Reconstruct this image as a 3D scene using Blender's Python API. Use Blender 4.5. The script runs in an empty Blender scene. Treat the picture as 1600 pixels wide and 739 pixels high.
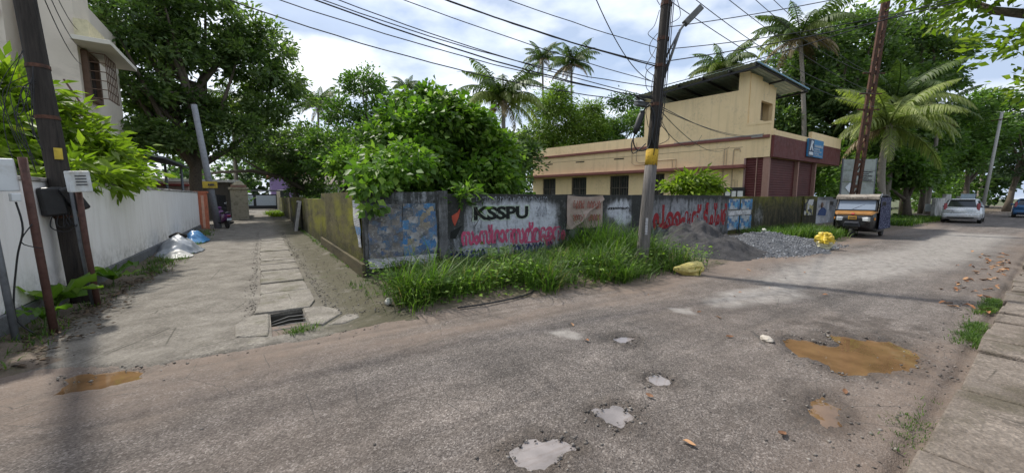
import bpy, bmesh, math, random
import numpy as np
from mathutils import Vector, Matrix, Euler
R = math.radians
random.seed(7)
rng = np.random.default_rng(11)
scene = bpy.context.scene
COL = scene.collection

# ------------------------------------------------------------------ camera
cam_d = bpy.data.cameras.new('camera')
cam_d.sensor_width = 36.0
cam_d.lens = 13.0
cam_d.clip_start = 0.05
cam_d.clip_end = 3000
cam = bpy.data.objects.new('camera', cam_d)
COL.objects.link(cam)
cam.location = (0, 0, 1.6)
cam.rotation_euler = (R(90 - 6.02), 0, R(-34.1))
scene.camera = cam

# ------------------------------------------------------------------ light
SUN_TO = Vector((-0.30, 0.95, 0)).normalized()      # horizontal direction towards the sun
SUN_EL = R(52)
world = bpy.data.worlds.new('World')
scene.world = world
world.use_nodes = True
wt = world.node_tree
wt.nodes.clear()
w_out = wt.nodes.new('ShaderNodeOutputWorld')
w_bg = wt.nodes.new('ShaderNodeBackground')
w_sky = wt.nodes.new('ShaderNodeTexSky')
w_sky.sky_type = 'NISHITA'
w_sky.sun_disc = False
w_sky.sun_elevation = SUN_EL
w_sky.sun_rotation = math.atan2(SUN_TO.x, SUN_TO.y)
w_sky.air_density = 1.0
w_sky.dust_density = 2.0
w_tc = wt.nodes.new('ShaderNodeTexCoord')
w_map = wt.nodes.new('ShaderNodeMapping')
w_map.inputs['Scale'].default_value = (1, 1, 2.2)
w_map.inputs['Location'].default_value = (0.35, 0.2, 0.1)
w_n = wt.nodes.new('ShaderNodeTexNoise')
w_n.inputs['Scale'].default_value = 2.6
w_n.inputs['Detail'].default_value = 7
w_n.inputs['Roughness'].default_value = 0.52
w_n.inputs['Distortion'].default_value = 0.25
w_r = wt.nodes.new('ShaderNodeValToRGB')
w_r.color_ramp.elements[0].position = 0.30
w_r.color_ramp.elements[1].position = 0.60
w_r.color_ramp.elements[0].color = (0.45, 0.45, 0.45, 1)
w_r.color_ramp.elements[1].color = (0.97, 0.97, 0.97, 1)
w_n2 = wt.nodes.new('ShaderNodeTexNoise')
w_n2.inputs['Scale'].default_value = 4.0
w_n2.inputs['Detail'].default_value = 6
w_r2 = wt.nodes.new('ShaderNodeValToRGB')           # cloud tones, grey bases to white
w_r2.color_ramp.elements[0].position = 0.40
w_r2.color_ramp.elements[1].position = 0.64
w_r2.color_ramp.elements[0].color = (2.7, 3.3, 4.35, 1)
w_r2.color_ramp.elements[1].color = (6.9, 7.1, 7.4, 1)
w_mix = wt.nodes.new('ShaderNodeMix')
w_mix.data_type = 'RGBA'
L = wt.links.new
L(w_tc.outputs['Generated'], w_map.inputs['Vector'])
L(w_map.outputs[0], w_n.inputs['Vector'])
L(w_map.outputs[0], w_n2.inputs['Vector'])
L(w_n.outputs['Fac'], w_r.inputs['Fac'])
L(w_n2.outputs['Fac'], w_r2.inputs['Fac'])
L(w_r.outputs['Color'], w_mix.inputs[0])
L(w_sky.outputs[0], w_mix.inputs[6])
L(w_r2.outputs['Color'], w_mix.inputs[7])
L(w_mix.outputs[2], w_bg.inputs['Color'])
w_bg.inputs['Strength'].default_value = 0.136
L(w_bg.outputs[0], w_out.inputs['Surface'])

sun_d = bpy.data.lights.new('sun', 'SUN')
sun_d.energy = 3.2
sun_d.angle = R(1.8)
sun_d.color = (1.0, 0.95, 0.86)
sun = bpy.data.objects.new('sun', sun_d)
COL.objects.link(sun)
sd = Vector((SUN_TO.x * math.cos(SUN_EL), SUN_TO.y * math.cos(SUN_EL), math.sin(SUN_EL)))
sun.rotation_euler = sd.to_track_quat('Z', 'Y').to_euler()
sun.location = (0, 0, 30)

vs = scene.view_settings
vs.view_transform = 'Standard'
vs.look = 'None'
vs.exposure = 0.60
vs.gamma = 1.0
vs.use_curve_mapping = False
scene.cycles.use_denoising = True
scene.cycles.max_bounces = 6
scene.cycles.transparent_max_bounces = 8
scene.cycles.sample_clamp_indirect = 6.0

# ------------------------------------------------------------------ material helpers
class NT:
    """small wrapper to write node materials compactly"""
    def __init__(self, name):
        self.m = bpy.data.materials.new(name)
        self.m.use_nodes = True
        self.t = self.m.node_tree
        self.t.nodes.clear()
        self.out = self.t.nodes.new('ShaderNodeOutputMaterial')
        self.b = self.t.nodes.new('ShaderNodeBsdfPrincipled')
        self.t.links.new(self.b.outputs[0], self.out.inputs[0])
        self.geo = self.t.nodes.new('ShaderNodeNewGeometry')
        self.pos = self.geo.outputs['Position']
    def put(self, sock, v):
        if isinstance(v, bpy.types.NodeSocket):
            self.t.links.new(v, sock)
        elif isinstance(v, (tuple, list)) and len(v) == 3 and sock.type == 'RGBA':
            sock.default_value = (*v, 1)
        else:
            sock.default_value = v
    def n(self, typ, **kw):
        nd = self.t.nodes.new(typ)
        for k, v in kw.items():
            setattr(nd, k, v)
        return nd
    def mapping(self, scale=(1, 1, 1), vec=None, rot=(0, 0, 0), loc=(0, 0, 0)):
        nd = self.n('ShaderNodeMapping')
        nd.inputs['Scale'].default_value = scale
        nd.inputs['Rotation'].default_value = rot
        nd.inputs['Location'].default_value = loc
        self.put(nd.inputs['Vector'], vec or self.pos)
        return nd.outputs[0]
    def noise(self, scale=5, detail=5, rough=.55, vec=None, dist=0.0):
        nd = self.n('ShaderNodeTexNoise')
        nd.inputs['Scale'].default_value = scale
        nd.inputs['Detail'].default_value = detail
        nd.inputs['Roughness'].default_value = rough
        nd.inputs['Distortion'].default_value = dist
        self.put(nd.inputs['Vector'], vec or self.pos)
        return nd.outputs['Fac']
    def voro(self, scale=5, vec=None, feature='F1', out='Distance', rnd=1.0):
        nd = self.n('ShaderNodeTexVoronoi', feature=feature)
        nd.inputs['Scale'].default_value = scale
        nd.inputs['Randomness'].default_value = rnd
        self.put(nd.inputs['Vector'], vec or self.pos)
        return nd.outputs[out]
    def ramp(self, fac, stops, interp='LINEAR'):
        nd = self.n('ShaderNodeValToRGB')
        cr = nd.color_ramp
        cr.interpolation = interp
        while len(cr.elements) < len(stops):
            cr.elements.new(0.5)
        for e, (p, c) in zip(cr.elements, stops):
            e.position = p
            e.color = (c, c, c, 1) if isinstance(c, (int, float)) else (*c, 1)
        self.put(nd.inputs['Fac'], fac)
        return nd.outputs['Color']
    def mix(self, fac, a, b, mode='MIX'):
        nd = self.n('ShaderNodeMix', data_type='RGBA', blend_type=mode)
        self.put(nd.inputs[0], fac)
        self.put(nd.inputs[6], a)
        self.put(nd.inputs[7], b)
        return nd.outputs[2]
    def math(self, op, a, b=0.0, c=None, clamp=False):
        nd = self.n('ShaderNodeMath', operation=op, use_clamp=clamp)
        self.put(nd.inputs[0], a)
        self.put(nd.inputs[1], b)
        if c is not None:
            self.put(nd.inputs[2], c)
        return nd.outputs[0]
    def attr(self, name, out='Fac'):
        nd = self.n('ShaderNodeAttribute', attribute_name=name)
        return nd.outputs[out]
    def sep(self, vec=None):
        nd = self.n('ShaderNodeSeparateXYZ')
        self.put(nd.inputs[0], vec or self.pos)
        return nd.outputs
    def bump(self, h, strength=.4, dist=.02, normal=None):
        nd = self.n('ShaderNodeBump')
        nd.inputs['Strength'].default_value = strength
        nd.inputs['Distance'].default_value = dist
        self.put(nd.inputs['Height'], h)
        if normal is not None:
            self.put(nd.inputs['Normal'], normal)
        return nd.outputs[0]
    def set(self, color=None, rough=None, normal=None, metal=None, spec=None, **kw):
        b = self.b.inputs
        if color is not None: self.put(b['Base Color'], color)
        if rough is not None: self.put(b['Roughness'], rough)
        if normal is not None: self.put(b['Normal'], normal)
        if metal is not None: self.put(b['Metallic'], metal)
        if spec is not None: self.put(b['Specular IOR Level'], spec)
        for k, v in kw.items():
            self.put(b[k], v)
        return self.m

MATS = {}
def plain(name, c, rough=.7, metal=0.0, var=.25, scale=9, bump=.15, bscale=40, spec=.4, dirt=None, dirt_at=.62):
    """a painted / metal / plastic surface with grain, uneven tone and optional dirt patches"""
    if name in MATS: return MATS[name]
    t = NT(name)
    d = tuple(x * (1 - var) for x in c)
    l = tuple(min(1, x * (1 + var * .6)) for x in c)
    col = t.ramp(t.noise(scale, 6, .6), [(.28, d), (.5, c), (.75, l)])
    if dirt is not None:
        k = t.ramp(t.noise(scale * .45, 8, .65, dist=.4), [(dirt_at - .1, 0.0), (dirt_at + .1, 1.0)])
        col = t.mix(k, col, dirt)
    h = t.noise(bscale, 4)
    MATS[name] = t.set(col, t.ramp(t.noise(scale * 1.7, 4), [(.3, max(.02, rough - .1)), (.7, min(1, rough + .1))]),
                       t.bump(h, bump, .01) if bump else None, metal, spec)
    return MATS[name]

# ------------------------------------------------------------------ mesh helpers
class MB:
    """collects verts / faces, then links them as ONE mesh object"""
    def __init__(self):
        self.v, self.f = [], []
    def add(self, vs, fs):
        o = len(self.v)
        self.v += [tuple(p) for p in vs]
        self.f += [tuple(i + o for i in f) for f in fs]
        return self
    def box(self, c, s, rot=None, taper=None):
        x, y, z = s[0] / 2, s[1] / 2, s[2] / 2
        vs = [Vector((sx * x, sy * y, sz * z)) for sz in (-1, 1) for sy in (-1, 1) for sx in (-1, 1)]
        if taper:
            for p in vs[4:]:
                p.x *= taper[0]; p.y *= taper[1]
        if rot is not None:
            m = rot if isinstance(rot, Matrix) else Euler(rot).to_matrix()
            vs = [m @ p for p in vs]
        c = Vector(c)
        return self.add([p + c for p in vs], [(0, 2, 3, 1), (4, 5, 7, 6), (0, 1, 5, 4), (2, 6, 7, 3), (0, 4, 6, 2), (1, 3, 7, 5)])
    def b2(self, lo, hi):
        return self.box([(a + b) / 2 for a, b in zip(lo, hi)], [abs(b - a) for a, b in zip(lo, hi)])
    def beam(self, a, b, w, h=None):
        """rectangular bar from a to b"""
        a, b = Vector(a), Vector(b)
        d = b - a
        q = d.to_track_quat('Z', 'Y').to_matrix()
        return self.box((a + b) / 2, (w, h or w, d.length), q)
    def tube(self, pts, r, n=8, cap=True):
        pts = [Vector(p) for p in pts]
        if not hasattr(r, '__len__'): r = [r] * len(pts)
        rings = []
        up = Vector((0, 0, 1))
        d0 = (pts[1] - pts[0]).normalized()
        side = d0.cross(up)
        if side.length < .05: side = Vector((1, 0, 0))
        side.normalize()
        for i, p in enumerate(pts):
            d = (pts[min(i + 1, len(pts) - 1)] - pts[max(i - 1, 0)]).normalized()
            side = (side - d * side.dot(d)).normalized()
            o = d.cross(side)
            rings.append([p + (side * math.cos(a) + o * math.sin(a)) * r[i] for a in [2 * math.pi * k / n for k in range(n)]])
        vs = [p for g in rings for p in g]
        fs = []
        for i in range(len(pts) - 1):
            for k in range(n):
                a, b = i * n + k, i * n + (k + 1) % n
                fs.append((a, b, b + n, a + n))
        if cap:
            fs.append(tuple(range(n - 1, -1, -1)))
            fs.append(tuple(range((len(pts) - 1) * n, len(pts) * n)))
        return self.add(vs, fs)
    def prism(self, poly, lo, hi, axis='y'):
        """extrude a 2-D polygon; axis y: poly is (x,z); axis x: (y,z); axis z: (x,y)"""
        f = {'y': lambda p, w: (p[0], w, p[1]), 'x': lambda p, w: (w, p[0], p[1]), 'z': lambda p, w: (p[0], p[1], w)}[axis]
        n = len(poly)
        vs = [f(p, lo) for p in poly] + [f(p, hi) for p in poly]
        fs = [tuple(range(n)), tuple(range(2 * n - 1, n - 1, -1))]
        fs += [(i, i + n, (i + 1) % n + n, (i + 1) % n) for i in range(n)]
        return self.add(vs, fs)
    def loft(self, rings, cap=True, closed=True):
        n = len(rings[0])
        vs = [p for g in rings for p in g]
        fs = []
        for i in range(len(rings) - 1):
            for k in range(n if closed else n - 1):
                a, b = i * n + k, i * n + (k + 1) % n
                fs.append((a, b, b + n, a + n))
        if cap:
            fs.append(tuple(range(n - 1, -1, -1)))
            fs.append(tuple(range((len(rings) - 1) * n, len(rings) * n)))
        return self.add(vs, fs)
    def lathe(self, prof, c=(0, 0, 0), n=20, axis='z'):
        rings = []
        for r_, h in prof:
            g = []
            for k in range(n):
                a = 2 * math.pi * k / n
                p = {'z': (r_ * math.cos(a), r_ * math.sin(a), h), 'y': (r_ * math.cos(a), h, r_ * math.sin(a)), 'x': (h, r_ * math.cos(a), r_ * math.sin(a))}[axis]
                g.append((p[0] + c[0], p[1] + c[1], p[2] + c[2]))
            rings.append(g)
        return self.loft(rings)
    def quad(self, a, b, c, d):
        return self.add([a, b, c, d], [(0, 1, 2, 3)])
    def build(self, name, mat, parent=None, loc=None, rot=None, smooth=False, bevel=0, seg=2, world=False, subsurf=0, fix=True):
        me = bpy.data.meshes.new(name)
        vs = self.v
        if world and parent is not None:
            o_ = Vector(parent.location)
            vs = [tuple(Vector(p) - o_) for p in vs]
        me.from_pydata(vs, [], self.f)
        if fix:
            bm = bmesh.new(); bm.from_mesh(me)
            bmesh.ops.recalc_face_normals(bm, faces=bm.faces)
            bm.to_mesh(me); bm.free()
        ob = bpy.data.objects.new(name, me)
        COL.objects.link(ob)
        if mat is not None: me.materials.append(mat)
        if smooth:
            me.polygons.foreach_set('use_smooth', [True] * len(me.polygons))
        if parent is not None: ob.parent = parent
        if loc is not None: ob.location = loc
        if rot is not None: ob.rotation_euler = rot
        if bevel:
            md = ob.modifiers.new('bevel', 'BEVEL')
            md.width = bevel; md.segments = seg; md.limit_method = 'ANGLE'; md.angle_limit = R(35)
        if subsurf:
            md = ob.modifiers.new('sub', 'SUBSURF'); md.levels = subsurf; md.render_levels = subsurf
        return ob

def tag(o, label=None, cat=None, group=None, kind=None):
    if label: o['label'] = label
    if cat: o['category'] = cat
    if group: o['group'] = group
    if kind: o['kind'] = kind
    return o
def thing(name, label, cat, loc=(0, 0, 0), rotz=0, group=None):
    o = bpy.data.objects.new(name, None)
    o.empty_display_size = .2
    COL.objects.link(o)
    o.location = loc
    o.rotation_euler = (0, 0, rotz)
    return tag(o, label, cat, group)
def np_mesh(name, V, F, mat, parent=None, smooth=False, attrs=None, fattr=None, loc=None):
    """fast mesh from numpy: V (n,3), F (m,k)"""
    V = np.asarray(V, dtype=np.float32); F = np.asarray(F, dtype=np.int32)
    me = bpy.data.meshes.new(name)
    k = F.shape[1]
    me.vertices.add(len(V)); me.vertices.foreach_set('co', V.ravel())
    me.loops.add(F.size); me.loops.foreach_set('vertex_index', F.ravel())
    me.polygons.add(len(F))
    me.polygons.foreach_set('loop_start', np.arange(0, F.size, k, dtype=np.int32))
    me.polygons.foreach_set('loop_total', np.full(len(F), k, dtype=np.int32))
    if smooth: me.polygons.foreach_set('use_smooth', np.ones(len(F), dtype=bool))
    me.update(calc_edges=True)
    for nm, a in (attrs or {}).items():
        at_ = me.attributes.new(nm, 'FLOAT', 'POINT'); at_.data.foreach_set('value', np.asarray(a, dtype=np.float32).ravel())
    for nm, a in (fattr or {}).items():
        at_ = me.attributes.new(nm, 'FLOAT', 'FACE'); at_.data.foreach_set('value', np.asarray(a, dtype=np.float32).ravel())
    ob = bpy.data.objects.new(name, me)
    COL.objects.link(ob)
    if mat is not None: me.materials.append(mat)
    if parent is not None: ob.parent = parent
    if loc is not None: ob.location = loc
    return ob

# value noise for height fields
def vnoise(x, y, s, seed=0):
    r_ = np.random.default_rng(seed).random((257, 257))
    xs, ys = np.asarray(x) * s, np.asarray(y) * s
    xi, yi = np.floor(xs).astype(int), np.floor(ys).astype(int)
    fx, fy = xs - xi, ys - yi
    fx, fy = fx * fx * (3 - 2 * fx), fy * fy * (3 - 2 * fy)
    a, b = r_[xi % 256, yi % 256], r_[(xi + 1) % 256, yi % 256]
    c, d = r_[xi % 256, (yi + 1) % 256], r_[(xi + 1) % 256, (yi + 1) % 256]
    return (a * (1 - fx) + b * fx) * (1 - fy) + (c * (1 - fx) + d * fx) * fy
def fbm(x, y, s, o=4, seed=0):
    t = 0; a = .5
    for i in range(o):
        t = t + a * vnoise(x, y, s * 2 ** i, seed + i * 13); a *= .5
    return t / (1 - .5 ** o)
def sstep(a, b, x):
    t = np.clip((x - a) / (b - a), 0, 1)
    return t * t * (3 - 2 * t)
def grid_faces(nx, ny):
    i, j = np.meshgrid(np.arange(nx - 1), np.arange(ny - 1), indexing='ij')
    a = (i * ny + j).ravel()
    return np.stack([a, a + ny, a + ny + 1, a + 1], 1)
# ================================================================== GROUND
# materials -------------------------------------------------------------
def m_asphalt():
    t = NT('worn_asphalt')
    grain = t.voro(95, out='Color')
    g1 = t.ramp(t.noise(230, 3, .7), [(.3, .76), (.7, 1.22)])
    stone = t.n('ShaderNodeSeparateColor'); t.put(stone.inputs[0], grain)
    base = t.ramp(stone.outputs[0], [(.0, (.078, .066, .059)), (.45, (.140, .120, .107)), (.85, (.196, .170, .152)), (1, (.30, .268, .245))])
    big = t.ramp(t.noise(1.3, 6, .6), [(.3, .66), (.7, 1.24)])
    mid = t.ramp(t.noise(7, 7, .7), [(.3, .72), (.72, 1.22)])
    col = t.mix(1.0, base, g1, 'MULTIPLY')
    col = t.mix(1.0, col, big, 'MULTIPLY')
    col = t.mix(1.0, col, mid, 'MULTIPLY')
    # long wheel streaks along the road
    st = t.ramp(t.noise(1.0, 6, .65, vec=t.mapping((.25, 3.2, 1))), [(.35, .76), (.7, 1.20)])
    col = t.mix(1.0, col, st, 'MULTIPLY')
    dust = t.mix(t.noise(14, 6, .7), (.140, .102, .079), (.210, .160, .126))
    k = t.math('MULTIPLY', t.attr('dirt'), t.ramp(t.noise(5, 7, .7), [(.25, .45), (.65, 1.0)]), clamp=True)
    col = t.mix(k, col, dust)
    cem = t.mix(t.noise(4, 7, .7), (.24, .222, .20), (.39, .367, .34))
    kc = t.math('MULTIPLY', t.attr('patch'), t.ramp(t.noise(6, 8, .75), [(.28, .1), (.66, .9)]), clamp=True)
    col = t.mix(kc, col, cem)
    wet = t.attr('wet')
    col = t.mix(wet, col, t.mix(1.0, col, (.50, .46, .42), 'MULTIPLY'))
    # cracks
    ck = t.voro(1.7, vec=t.mapping((1, 1.4, 1)), feature='DISTANCE_TO_EDGE')
    ckm = t.math('MULTIPLY', t.ramp(ck, [(.0, 1.0), (.009, .0)]), t.ramp(t.noise(.9, 3), [(.47, 0), (.55, .8)]))
    col = t.mix(ckm, col, (.05, .046, .042))
    h = t.math('ADD', t.math('MULTIPLY', t.voro(80), .8), t.noise(170, 3))
    kb = t.math('SUBTRACT', 1.0, t.math('MULTIPLY', t.math('MAXIMUM', k, kc), .6))
    ro = t.math('SUBTRACT', .88, t.math('MULTIPLY', wet, .38))
    return t.set(col, ro, t.bump(t.math('MULTIPLY', h, kb), .85, .012), spec=.35)
M_ASPH = m_asphalt()

def m_concrete(name, lo, hi, moss=None, mossamt=.62, stain=(.10, .09, .075), grit=1.0, mossx=None, agg=0.0):
    t = NT(name)
    c = t.ramp(t.noise(2.2, 8, .65), [(.3, lo), (.7, hi)])
    c = t.mix(t.ramp(t.noise(9, 8, .7, dist=.5), [(.5, 0), (.75, .62)]), c, stain)
    c = t.mix(1.0, c, t.ramp(t.noise(60, 4, .7), [(.3, .78), (.7, 1.18)]), 'MULTIPLY')
    if agg:
        sc_ = t.n('ShaderNodeSeparateColor'); t.put(sc_.inputs[0], t.voro(52, out='Color'))
        c = t.mix(t.ramp(t.noise(1.4, 5), [(.35, agg * .4), (.6, agg)]), c, t.mix(1.0, c, t.ramp(sc_.outputs[0], [(0, .42), (.6, .95), (1, 1.7)]), 'MULTIPLY'))
        ck = t.voro(1.15, vec=t.mapping((1, 1, 1)), feature='DISTANCE_TO_EDGE')
        c = t.mix(t.math('MULTIPLY', t.ramp(ck, [(0, 1), (.012, 0)]), t.ramp(t.noise(.7, 3), [(.48, 0), (.56, .8)])), c, (.035, .03, .022))
    if moss:
        k = t.ramp(t.noise(1.9, 7, .65), [(mossamt - .08, 0), (mossamt + .1, .85)])
        if mossx:   # moss keeps to one side, where the wall drains
            s = t.sep()[0]
            k = t.math('MULTIPLY', k, t.ramp(t.math('MULTIPLY', t.math('ADD', s, 5.0), .1), [(mossx[0] * .1 + .5, 0), (mossx[1] * .1 + .5, 1)]))
        c = t.mix(k, c, moss)
    h = t.math('ADD', t.noise(26, 8, .75), t.math('MULTIPLY', t.voro(55), .5))
    return t.set(c, .88, t.bump(h, .5 * grit, .02), spec=.3)
M_ALLEY = m_concrete('alley_concrete', (.105, .092, .077), (.230, .210, .180), (.062, .056, .028), .36, stain=(.070, .060, .044), mossx=(.3, 1.0), grit=1.3, agg=.42)
M_SLAB = m_concrete('slab_concrete', (.150, .134, .113), (.275, .252, .218), (.085, .08, .045), .58, stain=(.075, .064, .048), grit=1.4, agg=.4)
M_SLAB2 = m_concrete('drain_slab_concrete', (.125, .100, .080), (.235, .198, .165), (.075, .065, .04), .58, stain=(.07, .055, .042), grit=1.4, agg=.5)
M_SOIL = m_concrete('verge_soil', (.095, .072, .052), (.185, .145, .112), (.055, .075, .02), .60, grit=1.6)
M_EARTH = m_concrete('earth_ground', (.10, .085, .055), (.17, .14, .10), (.045, .075, .02), .45)

def m_water(name, c, rough):
    t = NT(name)
    n = t.noise(3.2, 5, .6)
    col = t.mix(t.ramp(n, [(.3, 0), (.7, 1)]), tuple(x * .62 for x in c), tuple(x * 1.3 for x in c))
    return t.set(col, rough, t.bump(t.noise(9, 2), .03, .01), spec=.75, **{'IOR': 1.33})
M_MUD = m_water('muddy_water', (.150, .088, .043), .015)
M_SKYW = m_water('sky_tinted_puddle_water', (.20, .178, .17), .015)  # pale base carries the sky's reflection as colour

# big sheet ----------------------------------------------------------------
g = MB().quad((-600, -600, -.16), (600, -600, -.16), (600, 600, -.16), (-600, 600, -.16)).build('ground', M_EARTH)
tag(g, kind='structure')

# road ---------------------------------------------------------------------
POTS = {
 'big': [(4.7, 1.6), (4.99, 1.59), (5.05, 1.47), (5.05, 1.26), (5.21, 1.23), (5.29, 1.38), (5.46, 1.37), (5.63, 1.15), (5.82, .95), (5.71, .81), (5.34, .67), (5.0, .65), (4.75, .71), (4.43, .88), (4.34, 1.02), (4.42, 1.16), (4.47, 1.36)],
 'p2': [(3.66, .92), (3.59, .82), (3.36, .78), (3.2, .83), (3.27, .91), (3.48, .93)],
 'p3': [(2.02, 1.82), (2.16, 1.82), (2.22, 1.74), (2.18, 1.65), (2.02, 1.64), (1.96, 1.73)],
 'p4': [(1.23, 1.81), (1.36, 1.82), (1.47, 1.76), (1.55, 1.69), (1.55, 1.6), (1.42, 1.61), (1.28, 1.62), (1.22, 1.73)],
 'p5': [(3.3, 2.71), (3.42, 2.7), (3.45, 2.58), (3.31, 2.56), (3.24, 2.63)],
 'p6': [(2.8, 1.91), (2.9, 1.9), (2.9, 1.81), (2.78, 1.79), (2.75, 1.85)],
 'pl': [(-1.51, 4.54), (-1.5, 4.9), (-1.27, 4.86), (-1.0, 4.71), (-1.0, 4.49), (-1.25, 4.45)],
}
def poly_sd(x, y, poly):
    """signed distance (negative inside)"""
    p = np.array(poly); q = np.roll(p, -1, 0)
    d = np.full(x.shape, 1e9); ins = np.zeros(x.shape, bool)
    for (ax, ay), (bx, by) in zip(p, q):
        ex, ey = bx - ax, by - ay
        t = np.clip(((x - ax) * ex + (y - ay) * ey) / (ex * ex + ey * ey + 1e-9), 0, 1)
        d = np.minimum(d, np.hypot(x - ax - t * ex, y - ay - t * ey))
        c = ((ay > y) != (by > y)) & (x < (bx - ax) * (y - ay) / (by - ay + 1e-12) + ax)
        ins ^= c
    return np.where(ins, -d, d)
xs = np.concatenate([np.linspace(-70, -8, 50, endpoint=False), np.linspace(-8, -2.5, 60, endpoint=False), np.arange(-2.5, 8, .03), np.arange(8, 20, .08), np.linspace(20, 120, 130)])
ys = np.concatenate([np.arange(-.9, .3, .1), np.arange(.3, 5.4, .034)])
X, Y = np.meshgrid(xs, ys, indexing='ij')
rough_k = sstep(.45, .62, fbm(X, Y, .8, 3, 5))
Z = (fbm(X, Y, .5, 2, 3) - .5) * .012 + (fbm(X, Y, 9, 4, 9) - .5) * (.012 + .01 * rough_k) + (vnoise(X, Y, 33, 21) - .5) * .006
gro = np.exp(-((Y - .40 - .05 * (fbm(X, X * 0, 1.5, 3, 8) - .5)) / .045) ** 2) * sstep(.3, .6, fbm(X, Y, 1.6, 3, 18))
Z -= .04 * gro
wet = .45 * gro
for k, poly in POTS.items():
    jx, jy = (fbm(X, Y, 7, 3, 31) - .5) * .16, (fbm(X, Y, 7, 3, 41) - .5) * .16
    if k == 'big': jx, jy = jx * 1.3, jy * 1.3
    sd_ = poly_sd(X + jx, Y + jy, poly)
    dep = .052 if k in ('big', 'pl') else .036
    Z -= dep * sstep(.07, -.09, sd_)
    # loosened rim of broken asphalt
    rim = sstep(.0, .05, sd_) * sstep(.34, .06, sd_)
    Z += rim * (vnoise(X, Y, 26, 55) - .38) * .03 * (1.3 if k == 'big' else .8)
    wet = np.maximum(wet, sstep(.26, .02, sd_) * (.55 + .6 * fbm(X, Y, 6, 3, 77)) * (.55 if k == 'pl' else 1))
wet = np.maximum(wet, .8 * sstep(.3, .0, poly_sd(X, Y, [(4.9, 1.62), (5.71, 1.83), (6.3, 1.6), (6.82, 1.2), (6.5, .75), (5.9, .9), (5.6, 1.3), (5.1, 1.6)])) * sstep(.38, .62, fbm(X, Y, 5, 4, 78)))
for yt, am in ((4.42, .75), (4.22, .6), (3.86, .45), (3.62, .35), (2.2, .22), (1.95, .22)):
    yy = yt - .035 * (X - 1) + .05 * np.sin(X * .8 + yt * 3)
    wet = np.maximum(wet, am * np.exp(-((Y - yy - (fbm(X, Y, 3, 3, 97) - .5) * .08) / .028) ** 2) * sstep(.35, .55, fbm(X, Y * 3, 1.2, 4, 98)) * sstep(9, 5, X))
    Z -= .008 * np.exp(-((Y - yy) / .05) ** 2) * sstep(9, 5, X)
n1 = fbm(X, Y, .7, 4, 15)
dirt = sstep(3.15, 4.25, Y + (n1 - .5) * 1.3) * .9 + sstep(1.25, .55, Y + (n1 - .5) * .7) * .62 + .22 * sstep(.5, .75, fbm(X, Y, .35, 3, 19))
dirt *= 1 - .55 * sstep(.5, .7, fbm(X * .3, Y * 2.4, 1, 3, 23))
patch = np.zeros_like(X)
for pl_, w_ in (([(5.71, 2.95), (6.67, 3.02), (7.92, 2.55), (7.33, 2.25), (6.29, 2.5), (5.51, 2.73)], .25),
                ([(8.05, 3.0), (11.87, 3.3), (16.5, 2.5), (26, 2.6), (26, 1.2), (15.8, 1.3), (11.27, 1.75), (8.76, 2.4)], .6),
                ([(2.7, 3.19), (2.92, 3.16), (2.95, 2.97), (2.76, 2.93)], .07), ([(4.85, 3.02), (5.09, 2.83), (4.9, 2.74), (4.75, 2.91)], .05)):
    patch = np.maximum(patch, sstep(w_, -w_ * .4, poly_sd(X + (n1 - .5) * .5, Y + (fbm(X, Y, 2.5, 3, 88) - .5) * .4, pl_)))
road = np_mesh('road', np.stack([X, Y, Z], -1).reshape(-1, 3), grid_faces(len(xs), len(ys)), M_ASPH, smooth=True,
               attrs=dict(dirt=np.clip(dirt, 0, 1), patch=patch, wet=np.clip(wet, 0, 1)))
tag(road, kind='structure')

def puddle(key, mat, z, label):
    p = np.array(POTS[key]); c = p.mean(0)
    q = [(c + (a - c) * 1.22 + (a - c) / (np.linalg.norm(a - c) + 1e-6) * .04) for a in p]
    ob = MB().add([(a[0], a[1], z) for a in q], [tuple(range(len(q)))]).build('puddle', mat)
    tag(ob, label, 'puddle', 'puddles in the broken road')
puddle('big', M_MUD, -.019, 'large pothole full of orange brown muddy water near the drain slabs')
puddle('p2', M_MUD, -.012, 'small round brown puddle between the large muddy pothole and the camera')
puddle('p3', M_SKYW, -.011, 'small pale round puddle in the middle of the near road')
puddle('p4', M_SKYW, -.011, 'pale irregular puddle nearest the bottom edge of the picture')
puddle('p5', M_SKYW, -.012, 'tiny pale puddle in dark broken asphalt, farthest of the pale ones')
puddle('p6', M_SKYW, -.012, 'tiny pale puddle left of the muddy pothole in mid road')
puddle('pl', M_MUD, -.021, 'elongated brown puddle at the alley mouth beside the left verge')

# loose broken stones round the potholes (uncountable)
def stones(name, pts, smin, smax, mat, label, seed=3, flat=.7):
    """scatter of small angular stones as one mesh"""
    r_ = np.random.default_rng(seed)
    n = len(pts)
    base = np.array([(1, 0, 0), (-1, 0, 0), (0, 1, 0), (0, -1, 0), (0, 0, 1), (0, 0, -1)], float)
    V = base[None] * (1 + (r_.random((n, 6, 3)) - .5) * .5) + (r_.random((n, 6, 3)) - .5) * .55
    s = smin + (smax - smin) * r_.random(n) ** 2.2
    V *= s[:, None, None]
    V[:, :, 2] *= flat
    a = r_.random(n) * 6.28
    ca, sa = np.cos(a)[:, None], np.sin(a)[:, None]
    vx = V[:, :, 0] * ca - V[:, :, 1] * sa; vy = V[:, :, 0] * sa + V[:, :, 1] * ca
    V[:, :, 0], V[:, :, 1] = vx, vy
    V += np.asarray(pts)[:, None, :]
    f = np.array([(0, 2, 4), (2, 1, 4), (1, 3, 4), (3, 0, 4), (2, 0, 5), (1, 2, 5), (3, 1, 5), (0, 3, 5)])
    F = (np.arange(n)[:, None, None] * 6 + f[None]).reshape(-1, 3)
    ob = np_mesh(name, V.reshape(-1, 3), F, mat, fattr=dict(var=np.repeat(r_.random(n), 8)))
    return tag(ob, label, name.replace('_', ' '), kind='stuff')
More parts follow.
